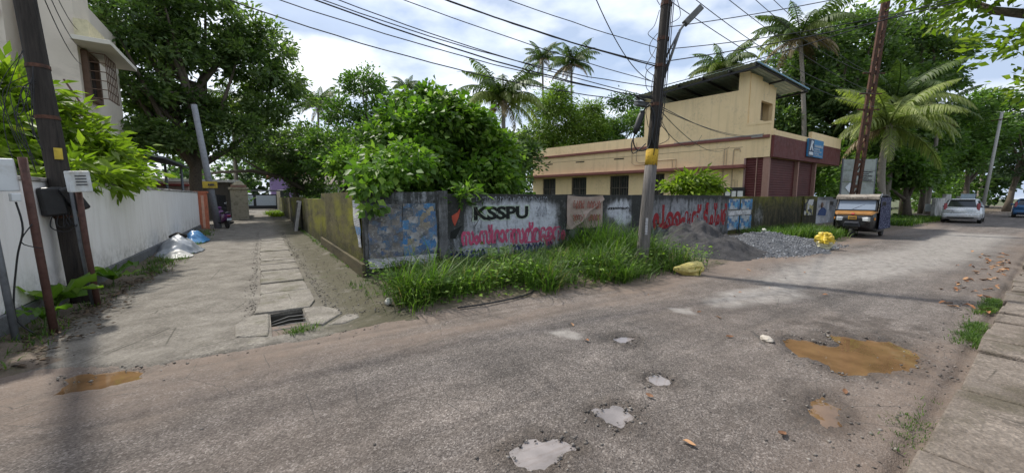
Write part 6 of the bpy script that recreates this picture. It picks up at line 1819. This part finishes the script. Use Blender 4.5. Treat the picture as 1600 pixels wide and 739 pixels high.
def crumple(name, mat, parent, prof, seed, amp, nz=16, n=30):
    """bag skin: stacked rings, sharply creased"""
    rings = []
    for i in range(nz):
        f = i / (nz - 1); z, r0, dx = np.interp(f, prof[0], prof[1]), np.interp(f, prof[0], prof[2]), np.interp(f, prof[0], prof[3])
        g_ = []
        for k in range(n):
            a = 2 * math.pi * k / n
            q = float(vnoise(np.array([math.cos(a) * 2.2 + 9 + f * 1.3]), np.array([math.sin(a) * 2.2 + 9 - f * 2.0]), 1.6, seed)[0])
            q2 = abs(float(vnoise(np.array([a * 1.9 + f * 3]), np.array([f * 6 + 3]), 1.3, seed + 1)[0]) - .5)
            r1 = r0 * (1 + amp * (q - .5) - amp * q2)
            g_.append((dx + math.cos(a) * r1, math.sin(a) * r1 * .85, z + (q - .5) * .05 * (f > .1)))
        rings.append(g_)
    return MB().loft(rings).build(name, mat, parent)
sk = thing('sack', 'dull yellow tied sack lying where the grass meets the sand heap', 'sack', (7.30, 4.20, .13), R(-30))
b_ = crumple('bag', m_sack('dull_yellow_sack', (.47, .39, .12), (.20, .15, .05), .4), sk, ([0, .12, .35, .7, .88, 1], [-.34, -.27, -.1, .16, .25, .28], [.03, .06, .15, .165, .13, .07], [0, 0, .03, .0, -.02, 0]), 73, .42, 12, 18)
b_.rotation_euler = (0, R(90), 0)
MB().tube([(-.27, 0, .0), (-.24, .0, .0)], .055, 10).build('tie', plain('brown_string', (.17, .11, .05), .9), sk)
sk2 = thing('plastic_bag', 'bright yellow plastic bag of rubbish in front of the gravel heap', 'bag', (14.4, 3.98, 0), R(25))
crumple('bag_base', m_sack('white_plastic', (.56, .53, .36), (.42, .37, .16), .35), sk2, ([0, .3, .7, 1], [0, .05, .17, .25], [.15, .21, .24, .25], [0, 0, 0, .0]), 61, .5)
crumple('bag_top', m_sack('yellow_plastic', (.60, .45, .05), (.42, .29, .04), .3), sk2, ([0, .3, .6, .85, 1], [.20, .30, .42, .50, .52], [.255, .27, .22, .17, .06], [0, .0, .03, .06, .08]), 64, .7)
# tarpaulins by the white wall
def tarp(label, c, rx, ry, h, mat, seed, extra=None):
    xs = np.linspace(-rx, rx, 46); ys = np.linspace(-ry, ry, 60)
    X, Y = np.meshgrid(xs, ys, indexing='ij')
    n_ = fbm(X + 9, Y + 9, 2.2, 4, seed)
    ridg = 1 - np.abs(fbm(X + 3, Y + 5, 3.2, 3, seed + 3) - .5) * 3.2
    d = np.hypot(X / rx, Y / ry) + (n_ - .5) * .5
    z = h * (1 - sstep(.15, 1.0, d)) * (.55 + .5 * n_) + ridg * .07 * (1 - sstep(.6, 1.05, d))
    Z = np.where(d < 1.02, np.maximum(z, .012), -.05)
    F = grid_faces(46, 60)
    keep = (d.ravel()[F] < .98).all(1)
    t = thing('tarpaulin', label, 'tarpaulin', (*c, .02))
    o = np_mesh('sheet', np.stack([X, Y, Z], -1).reshape(-1, 3), F[keep], mat, t, smooth=True)
    md = o.modifiers.new('s', 'SOLIDIFY'); md.thickness = .006
    return t
tp = tarp('crumpled silver grey tarpaulin covering rubbish by the white wall', (-2.02, 14.2), .55, 1.15, .52, plain('silver_tarp', (.27, .29, .32), .4, .1, var=.3, scale=5, bump=.5, bscale=14), 400)
MB().tube([(-.25, .5, .42), (-.05, .2, .50), (.15, -.05, .46)], [.05, .08, .06], 8).build('dark_log', plain('dark_log_wood', (.02, .018, .017), .9), tp, smooth=True)  # dark log lying on the tarpaulin
tarp('bright blue tarpaulin scrap beyond the grey one by the white wall', (-2.05, 17.4), .42, .9, .42, plain('blue_tarp', (.05, .20, .42), .4, .0, var=.3, scale=6, bump=.4, bscale=14), 410)
tarp('dirty white plastic sheet at the near side of the grey tarpaulin', (-1.9, 13.2), .34, .5, .14, plain('white_sheet', (.50, .49, .46), .5, var=.25), 420)

# board leaning on the mossy wall
ln_ = thing('leaning_board', 'pale edged slab leaning against the mossy alley wall', 'slab', (1.35, 20.4, 0))
xf(MB().b2((-.05, -.5, 0), (.05, .5, 1.42)), Matrix.Translation((1.30, 20.5, .0)) @ Matrix.Rotation(R(9.5), 4, 'Y')).build('slab', plain('dark_slab_face', (.05, .045, .04), .85), ln_, world=True, bevel=.03)
xf(MB().b2((-.07, -.54, 0), (.06, -.48, 1.45)), Matrix.Translation((1.30, 20.5, .0)) @ Matrix.Rotation(R(9.5), 4, 'Y')).build('rim', plain('pale_slab_rim', (.40, .38, .35), .85), ln_, world=True, bevel=.015)
xf(MB().b2((-.075, -.48, 1.36), (.06, .5, 1.45)), Matrix.Translation((1.30, 20.5, .0)) @ Matrix.Rotation(R(9.5), 4, 'Y')).build('rim', plain('pale_slab_rim', (.40, .38, .35), .85), ln_, world=True, bevel=.015)
lumpy('stone', 'single white stone at the left end of the tall grass', (1.48, 5.45, .03), (.07, .05, .08), plain('white_stone', (.58, .56, .50), .8), 12, .8, .6, 'stone')
lumpy('stone', 'pale round stone on the gravel heap by the wall', (16.2, 6.4, .28), (.12, .1, .1), plain('white_stone', (.58, .56, .50), .8), 13, .8, .6, 'stone')
lumpy('rag', 'dirty white rag lump at the left rim of the muddy pothole', (4.62, 1.72, .0), (.10, .06, .05), plain('dirty_rag', (.40, .36, .31), .9), 14, .6, .9, 'rag')

# fallen leaves by the drain slabs: separate leaves
LV = []
for k, cc in enumerate(((.27, .115, .045), (.36, .20, .10), (.16, .075, .035))):
    mb = MB(); rows = []
    for i in range(6):
        s = i / 5; w_ = .030 * math.sin(math.pi * min(1, .05 + s * .95)) ** .8 + .0005
        rows.append([(.13 * s - .065, -w_, .012 * math.sin(s * 5 + k) + w_ * .5), (.13 * s - .065, 0, .012 * math.sin(s * 5 + k)), (.13 * s - .065, w_, .012 * math.sin(s * 5 + k) + w_ * (.5 + .2 * k))])
    mb.loft(rows, cap=False, closed=False)
    o = mb.build('fallen_leaf', plain('dry_leaf_%s' % 'abc'[k], cc, .7, var=.3, scale=30, bump=0), None, smooth=True, fix=False)
    LV.append(o.data); bpy.data.objects.remove(o)
r2 = random.Random(31)
for k in range(86):
    o = bpy.data.objects.new('fallen_leaf', r2.choice(LV))
    COL.objects.link(o)
    if k < 70: x_ = r2.uniform(8.2, 17.5); y_ = .42 + abs(r2.gauss(0, .28)) + .02 * (x_ - 8)
    else: x_ = r2.uniform(2.2, 10); y_ = r2.uniform(.7, 4.1)
    o.location = (x_, y_, .016)
    s = r2.uniform(.6, 1.15) if k < 70 else r2.uniform(.4, .75); o.scale = (s, s, s)
    o.rotation_euler = (r2.uniform(-.3, .3), r2.uniform(-.3, .3), r2.uniform(0, 6.28))
    if k < 70: tag(o, 'dry brown leaf in the litter along the far drain slabs', 'leaf', 'leaf litter along the drain slabs')
    else: tag(o, 'stray brown leaf lying out on the open road', 'leaf', 'stray leaves on the road')
# ================================================================== VEHICLES
RUBBER = plain('tyre_rubber', (.018, .018, .018), .85, var=.25, dirt=(.09, .075, .06), dirt_at=.6)
RIM = plain('steel_rim', (.28, .28, .29), .4, .7, var=.2)
CHROME = plain('dull_chrome', (.5, .5, .5), .25, .9, var=.1, bump=0)
VGLASS = NT('vehicle_glass').set((.03, .034, .038), .06, spec=.7)
def wheel(parent, c, r_, w_, axis='y', name='wheel'):
    """tyre with rim; axle along y"""
    o = MB().lathe([(r_ * .62, -w_ * .5), (r_ * .93, -w_ * .5), (r_, -w_ * .3), (r_, w_ * .3), (r_ * .93, w_ * .5), (r_ * .62, w_ * .5)], (0, 0, 0), 22, 'y').build(name, RUBBER, parent, loc=c, smooth=True)
    md = o.modifiers.new('e', 'EDGE_SPLIT'); md.split_angle = R(40)
    MB().lathe([(.02, -w_ * .3), (r_ * .22, -w_ * .42), (r_ * .3, -w_ * .3), (r_ * .55, -w_ * .36), (r_ * .64, -w_ * .46), (r_ * .64, w_ * .46), (r_ * .55, w_ * .36), (r_ * .3, w_ * .3), (r_ * .22, w_ * .42), (.02, w_ * .3)], (0, 0, 0), 18, 'y').build('rim', RIM, o, smooth=True)
    return o
# ---- autorickshaw, nose towards +x of its own frame ----
ar = thing('auto_rickshaw', 'black and yellow three wheeled auto rickshaw with a dark blue side curtain', 'auto rickshaw', (20.72, 4.62, 0), R(180 + 1.5))
BLK = plain('black_body_paint', (.018, .018, .019), .35, .1, var=.25, scale=5, bump=0, dirt=(.06, .052, .045), dirt_at=.62)
YLW = plain('yellow_body_paint', (.27, .13, .036), .5, var=.3, scale=5, bump=0, dirt=(.26, .15, .06), dirt_at=.62)
HOOD = plain('cream_hood_canvas', (.30, .265, .23), .8, var=.25, scale=6, bump=.3, dirt=(.14, .12, .1), dirt_at=.56)
HOODB = plain('black_hood_canvas', (.03, .03, .032), .75, var=.3, scale=6, bump=.4)
def sec(x, hw, z0, z1, hw2=None, n=3):
    """rounded cross-section ring at x"""
    hw2 = hw if hw2 is None else hw2
    return [(x, -hw, z0), (x, hw, z0), (x, hw2, z0 + (z1 - z0) * .55), (x, hw2 * .97, z1 - .03), (x, hw2 * .9, z1), (x, -hw2 * .9, z1), (x, -hw2 * .97, z1 - .03), (x, -hw2, z0 + (z1 - z0) * .55)]
# rear tub and floor
MB().loft([sec(-1.28, .55, .42, .92, .60), sec(-1.2, .60, .28, .98, .64), sec(-.2, .62, .22, .98, .645), sec(.05, .62, .22, .60, .645), sec(.5, .60, .22, .42, .62), sec(.62, .55, .24, .40, .6)]).build('tub', BLK, ar, bevel=.02)
# front cowl: narrow below, wide above
MB().loft([sec(.58, .60, .30, 1.06, .63), sec(.86, .58, .30, 1.06, .62), sec(1.08, .50, .36, .96, .58), sec(1.20, .40, .42, .86, .52), sec(1.26, .28, .48, .80, .42)]).build('front_cowl', BLK, ar, bevel=.03, seg=3)
MB().loft([sec(.60, .635, .99, 1.09, .635), sec(.90, .63, .99, 1.085, .625), sec(1.08, .59, .94, 1.00, .585), sec(1.17, .53, .90, .955, .53)]).build('yellow_bonnet', YLW, ar, bevel=.02, seg=2)
MB().box((1.235, 0, .95), (.05, .10, .07), (0, R(-40), 0)).build('bonnet_ornament', plain('red_ornament', (.35, .03, .03), .5), ar, bevel=.012)
# windscreen frame and glass
w_ = MB()
for s in (-1, 1): w_.beam((.92, s * .60, 1.08), (.70, s * .58, 1.54), .05, .05)
w_.beam((.92, -.62, 1.09), (.92, .62, 1.09), .05, .05); w_.beam((.70, -.6, 1.53), (.70, .6, 1.53), .05, .05)
wf = w_.build('windscreen_frame', BLK, ar)
MB().add([(.905, -.57, 1.11), (.905, .57, 1.11), (.715, .55, 1.51), (.715, -.55, 1.51), (.895, -.57, 1.11), (.895, .57, 1.11), (.705, .55, 1.51), (.705, -.55, 1.51)], [(0, 1, 2, 3), (7, 6, 5, 4), (0, 4, 5, 1), (1, 5, 6, 2), (2, 6, 7, 3), (3, 7, 4, 0)]).build('windscreen', NT('windscreen_glass').set((.22, .26, .33), .08, spec=.7), wf)
MB().beam((.90, -.1, 1.13), (.80, .25, 1.32), .012, .012).build('wiper', BLK, wf)
# hood: roof canvas with cream front visor
pr = [(.78, 1.52), (.80, 1.60), (.70, 1.67), (.3, 1.71), (-.6, 1.72), (-1.15, 1.66), (-1.32, 1.5), (-1.36, 1.0), (-1.30, .96), (-1.26, 1.45), (-1.1, 1.58), (-.5, 1.64), (.4, 1.62), (.66, 1.56)]
MB().prism(pr, -.64, .64, 'y').build('hood', HOODB, ar, bevel=.03, seg=3)
MB().prism([(.80, 1.50), (.84, 1.52), (.83, 1.63), (.72, 1.70), (.52, 1.725), (.52, 1.70), (.70, 1.675), (.80, 1.61)], -.655, .655, 'y').build('visor', HOOD, ar, bevel=.02, seg=2)
scribble('visor_marks', 8, (-.35, .35, 1.545, 1.60), -.845, plain('visor_print', (.12, .1, .09), .8, bump=0), ar, .008, 3, .004, frame=Matrix.Rotation(R(90), 4, 'Z'))
for s in (-1, 1):
    MB().tube([(.72, s * .63, 1.0), (.60, s * .63, 1.56), (.50, s * .66, 1.74)], .018, 8).build('door_pillar', CHROME, ar, smooth=True)
    MB().tube([(-.15, s * .63, .98), (-.15, s * .63, 1.62)], .02, 8).build('door_pillar', BLK, ar, smooth=True)
# curtain on the road side (local +y) and on the kerb side
def m_curtain():
    t = NT('patterned_blue_curtain')
    v = t.voro(17, out='Distance')
    c = t.mix(t.ramp(v, [(.3, 0), (.42, 1)]), (.15, .16, .23), t.mix(t.noise(5), (.018, .02, .045), (.055, .06, .11)))
    return t.set(c, .85, spec=.2)
for s in (1, -1):
    n = 44
    xs = np.linspace(.62, -1.18, n); zs = np.linspace(.34, 1.60, 9)
    U, W = np.meshgrid(xs, zs, indexing='ij')
    yy = s * (.665 + .022 * np.sin(U * 21) * (1.1 - (W - .34) / 1.5) + .05 * (1.55 - W) * (fbm(U + 4, W, 1.5, 2, 7)))
    U2 = U + (.12 * (1.6 - W) * (U > .5))
    V = np.stack([U2 * 1.0, yy, W], -1).reshape(-1, 3); V2 = V - np.array([0, s * .008, 0])
    F = grid_faces(n, 9)
    np_mesh('curtain', np.concatenate([V, V2]), np.concatenate([F, F + len(V)]), m_curtain() if s == 1 else HOODB, ar, smooth=True)
MB().b2((-1.0, -.55, .45), (-.45, .55, .62)).build('rear_seat', HOODB, ar, bevel=.04); MB().b2((-1.12, -.55, .6), (-.98, .55, 1.15)).build('seat_back', HOODB, ar, bevel=.04)
MB().tube([(.62, -.28, 1.02), (.60, 0, 1.0), (.62, .28, 1.02)], .02, 8).build('handlebar', M_STEEL, ar, smooth=True)
# lamps, plate, fender
LAMP = NT('lamp_glass').set((.55, .57, .58), .15, spec=.7)
for s in (-1, 1):
    hl = MB().box((1.215, s * .37, .745), (.12, .24, .14), (0, 0, s * R(-14))).build('headlight', LAMP, ar, bevel=.02)
    MB().box((1.20, s * .37, .745), (.10, .28, .18), (0, 0, s * R(-14))).build('bezel', CHROME, hl, bevel=.02)
    MB().box((.98, s * .60, .76), (.08, .05, .10)).build('indicator', plain('amber_lens', (.55, .2, .02), .3, bump=0), ar, bevel=.012)
    MB().tube([(.74, s * .64, 1.2), (.80, s * .76, 1.26), (.80, s * .78, 1.34)], .01, 6).build('mirror_stem', BLK, ar)
    MB().box((.80, s * .79, 1.36), (.03, .11, .15)).build('mirror', BLK, ar, bevel=.01)
MB().box((1.262, .0, .80), (.02, .26, .13)).build('number_plate', plain('amber_plate', (.50, .26, .03), .5, bump=0), ar, bevel=.005)
scribble('plate_marks', 6, (-.10, .10, .77, .83), -1.273, DKPRINT, ar, .006, 5, .004, frame=Matrix.Rotation(R(90), 4, 'Z'))
MB().box((1.27, 0, .55), (.20, .52, .20), (0, R(18), 0), taper=(.8, .85)).build('mudguard', plain('mudguard_black', (.03, .032, .04), .4), ar, bevel=.03, seg=2)
MB().box((1.33, 0, .42), (.03, .40, .14), (0, R(12), 0)).build('mud_flap', BLK, ar, bevel=.01)
MB().beam((1.10, -.06, .60), (1.18, -.06, .22), .03).build('fork', M_STEEL, ar); MB().beam((1.10, .06, .60), (1.18, .06, .22), .03).build('fork', M_STEEL, ar)
wheel(ar, (1.18, 0, .215), .215, .10)
wheel(ar, (-.72, -.52, .215), .215, .11); wheel(ar, (-.72, .52, .215), .215, .11)

# ---- cars: nose towards +x ----
def car(label, loc, rz, paint, tail, group='cars on the road', name='parked_car'):
    c = thing(name, label, 'car', loc, rz, group)
    L2, hw = 1.95, .83
    def ring(x, zb, zt, w0, w1):
        return [(x, -w0 * .92, zb), (x, w0 * .92, zb), (x, w0, zb + .14), (x, w0, (zb + zt) / 2), (x, w1, zt - .06), (x, w1 * .94, zt), (x, -w1 * .94, zt), (x, -w1, zt - .06), (x, -w0, (zb + zt) / 2), (x, -w0, zb + .14)]
    MB().loft([ring(-L2, .42, .86, .66, .64), ring(-L2 + .07, .26, .96, .78, .74), ring(-L2 + .3, .22, 1.0, hw, .80), ring(-.6, .20, .98, hw, .80), ring(.9, .20, .95, hw, .79), ring(1.45, .24, .86, .80, .74), ring(1.85, .30, .72, .70, .62), ring(1.95, .40, .62, .56, .5)]).build('body', paint, c, smooth=True, bevel=.02)
    def gr(x, z, w): return [(x, -w, z), (x, w, z)]
    # cabin: lower ring and roof ring
    low = [(-L2 + .10, -.70), (-L2 + .10, .70), (-1.3, .785), (.3, .785), (1.02, .70), (1.02, -.70), (.3, -.785), (-1.3, -.785)]
    top = [(-L2 + .36, -.54), (-L2 + .36, .54), (-1.2, .60), (.05, .60), (.30, .52), (.30, -.52), (.05, -.60), (-1.2, -.60)]
    cb = MB().loft([[(x, y, .955) for x, y in low], [(x, y, 1.46) for x, y in top], [(x * .97, y * .82, 1.515) for x, y in top]]).build('cabin', paint, c, bevel=.025, seg=2)
    def pane(name, a, b, d, e, off=.012):
        ps = [Vector(p) for p in (a, b, d, e)]
        n = (ps[1] - ps[0]).cross(ps[3] - ps[0]).normalized()
        if n.dot((ps[0] + ps[2]) / 2 - Vector((-.5, 0, 1.1))) < 0: n = -n
        MB().add([p + n * off for p in ps] + [p - n * .02 for p in ps], [(0, 1, 2, 3), (7, 6, 5, 4), (0, 4, 5, 1), (1, 5, 6, 2), (2, 6, 7, 3), (3, 7, 4, 0)]).build(name, VGLASS, cb)
    pane('rear_window', (-L2 + .125, -.60, 1.00), (-L2 + .125, .60, 1.00), (-L2 + .33, .49, 1.41), (-L2 + .33, -.49, 1.41))
    pane('windscreen', (.98, -.62, 1.00), (.98, .62, 1.00), (.34, .48, 1.42), (.34, -.48, 1.42))
    for s in (-1, 1):
        for x0, x1, t0, t1 in ((-1.28, -.42, -1.15, -.42), (-.36, .36, -.36, .06), (-1.72, -1.34, -1.45, -1.2)):
            pane('side_window', (x0, s * .772, 1.0), (x1, s * .772, 1.0), (t1, s * .622, 1.40), (t0, s * .622, 1.40), .016)
    if True:
        for s in (-1, 1):
            MB().box((-L2 + .13, s * .66, 1.02), (.14, .14, .44), (0, R(16), 0)).build('tail_light', tail, c, bevel=.03)
            MB().box((.62, s * .90, 1.02), (.10, .18, .13)).build('wing_mirror', paint if s > 0 else BLK, c, bevel=.03)
            MB().box((1.80, s * .52, .66), (.16, .24, .13), (0, 0, s * R(-25))).build('headlight', LAMP, c, bevel=.03)
            for x in (-1.22, 1.22): wheel(c, (x, s * .74, .30), .30, .18)
            for x in (-.35, .2): MB().b2((x - .09, s * .825, .80), (x + .09, s * .85, .83)).build('door_handle', paint, c)
    MB().box((-L2 - .02, 0, .46), (.16, 1.50, .26)).build('rear_bumper', paint, c, bevel=.06, seg=3)
    MB().box((-L2 - .085, 0, .36), (.06, 1.1, .09)).build('bumper_insert', BLK, c, bevel=.02)
    MB().box((1.93, 0, .42), (.14, 1.40, .22)).build('front_bumper', paint, c, bevel=.06, seg=3)
    MB().box((-L2 - .03, 0, .75), (.03, .50, .12)).build('number_plate', SGW, c, bevel=.005)
    MB().box((-L2 + .30, 0, 1.475), (.20, 1.02, .04)).build('roof_spoiler', paint, c, bevel=.015)
    MB().beam((-L2 + .10, .0, 1.02), (-L2 + .17, .36, 1.10), .015).build('rear_wiper', BLK, c)
    return c
SILV = plain('silver_car_paint', (.52, .54, .57), .28, .45, var=.06, scale=2, bump=0, spec=.6)
BLUC = plain('blue_car_paint', (.03, .10, .22), .25, .3, var=.08, scale=2, bump=0, spec=.6)
TAIL = plain('red_tail_lens', (.22, .012, .015), .2, var=.1, bump=0, spec=.6)
car('silver hatchback seen from behind, parked under the trees on the left verge', (38.1, 3.5, 0), R(2), SILV, TAIL)
car('dark blue car at the right edge, farther down the road', (52.0, 1.35, 0), R(1), BLUC, TAIL, name='car')

# ---- scooter beside the grey pole ----
sc = thing('motor_scooter', 'purple and black motor scooter parked beside the grey alley pole', 'scooter', (-1.72, 24.75, 0), R(112))
PUR = plain('purple_scooter_paint', (.115, .03, .13), .3, .2, var=.15, bump=0, spec=.6)
wheel(sc, (-.58, 0, .23), .23, .09); wheel(sc, (.60, 0, .23), .23, .085)
MB().loft([sec(-.85, .06, .55, .70, .08), sec(-.7, .13, .42, .76, .14), sec(-.35, .16, .32, .76, .16), sec(-.08, .12, .26, .62, .12)]).build('rear_body', PUR, sc, smooth=True, bevel=.02)
MB().loft([sec(-.72, .11, .76, .83, .11), sec(-.4, .14, .77, .86, .14), sec(-.05, .10, .72, .82, .10)]).build('seat', HOODB, sc, smooth=True, bevel=.02)
MB().b2((-.12, -.17, .24), (.34, .17, .31)).build('footboard', BLK, sc, bevel=.02)
MB().loft([sec(.30, .18, .26, .80, .19), sec(.36, .19, .30, .92, .19), sec(.46, .12, .42, .96, .12)]).build('front_apron', PUR, sc, smooth=True, bevel=.02)
MB().tube([(.60, .07, .23), (.46, .07, .6), (.38, 0, .95)], .022, 8).build('fork', CHROME, sc, smooth=True)
MB().prism([(.36, .40), (.44, .50), (.60, .53), (.78, .46), (.84, .34), (.78, .40), (.60, .48), (.46, .44)], -.06, .06, 'y').build('front_fender', PUR, sc, bevel=.015)
MB().tube([(.28, -.32, 1.02), (.36, -.15, 1.04), (.36, .15, 1.04), (.28, .32, 1.02)], .017, 8).build('handlebar', BLK, sc, smooth=True)
MB().box((.40, 0, 1.04), (.18, .22, .16)).build('headlamp_cowl', PUR, sc, bevel=.04)
for s in (-1, 1):
    MB().tube([(.32, s * .2, 1.05), (.28, s * .27, 1.24)], .008, 6).build('mirror_stem', BLK, sc)
    MB().box((.27, s * .28, 1.29), (.02, .12, .08)).build('mirror', CHROME, sc, bevel=.01)
MB().box((-.88, 0, .66), (.05, .16, .07)).build('tail_light', TAIL, sc, bevel=.015)
MB().box((-.90, 0, .48), (.02, .2, .12), (0, R(-15), 0)).build('number_plate', SGW, sc)
MB().tube([(-.15, -.14, .22), (-.7, -.17, .28), (-.86, -.17, .32)], [.03, .05, .05], 8).build('exhaust', M_STEEL, sc, smooth=True)
MB().tube([(-.62, .1, .78), (-.9, .1, .84), (-.9, -.1, .84), (-.62, -.1, .78)], .014, 6).build('grab_rail', CHROME, sc, smooth=True)

# ---- odds and ends on the right ----
dm = thing('plastic_drum', 'small blue plastic drum on the verge right of the rickshaw', 'drum', (29.2, 5.9, 0))
MB().lathe([(.22, 0), (.25, .05), (.25, .3), (.27, .34), (.25, .38), (.25, .8), (.21, .86)], (0, 0, 0), 20).build('shell', plain('blue_plastic', (.02, .07, .32), .45), dm, smooth=True)
MB().lathe([(.205, .84), (.215, .89), (.19, .90), (.02, .90)], (0, 0, 0), 20).build('lid', plain('blue_plastic', (.02, .07, .32), .45), dm, smooth=True)
bn2 = thing('litter_bin', 'dark bin standing by the pale blue gate leaf', 'bin', (46.6, 4.3, 0))
MB().lathe([(.24, 0), (.28, .85), (.30, .88), (.24, .9)], (0, 0, 0), 16).build('shell', BLK, bn2, smooth=True); MB().lathe([(.30, .9), (.26, 1.0), (.02, 1.05)], (0, 0, 0), 16).build('lid', BLK, bn2, smooth=True)
fp = thing('concrete_pole', 'far leaning pale concrete pole beyond the silver car', 'pole', (49.5, 3.6, 0))
MB().tube([(49.5, 3.6, -.1), (50.4, 3.3, 8.5)], [.12, .09], 10).build('shaft', plain('pale_pole_concrete', (.34, .33, .31), .85), fp, world=True, smooth=True)
MB().beam((50.0, 3.0, 7.9), (50.6, 3.8, 7.9), .06).build('cross_arm', RUST, fp, world=True)
ns = thing('small_notice', 'small white notice on a stake under the low roadside tree', 'sign', (41.6, 5.2, 0))
MB().b2((41.55, 5.1, .55), (41.6, 5.7, 1.1)).build('board', SGW, ns, world=True); MB().beam((41.65, 5.4, -.1), (41.65, 5.4, 1.0), .05).build('stake', RUST2, ns, world=True)
# bare patched ground beside the plot behind the wall
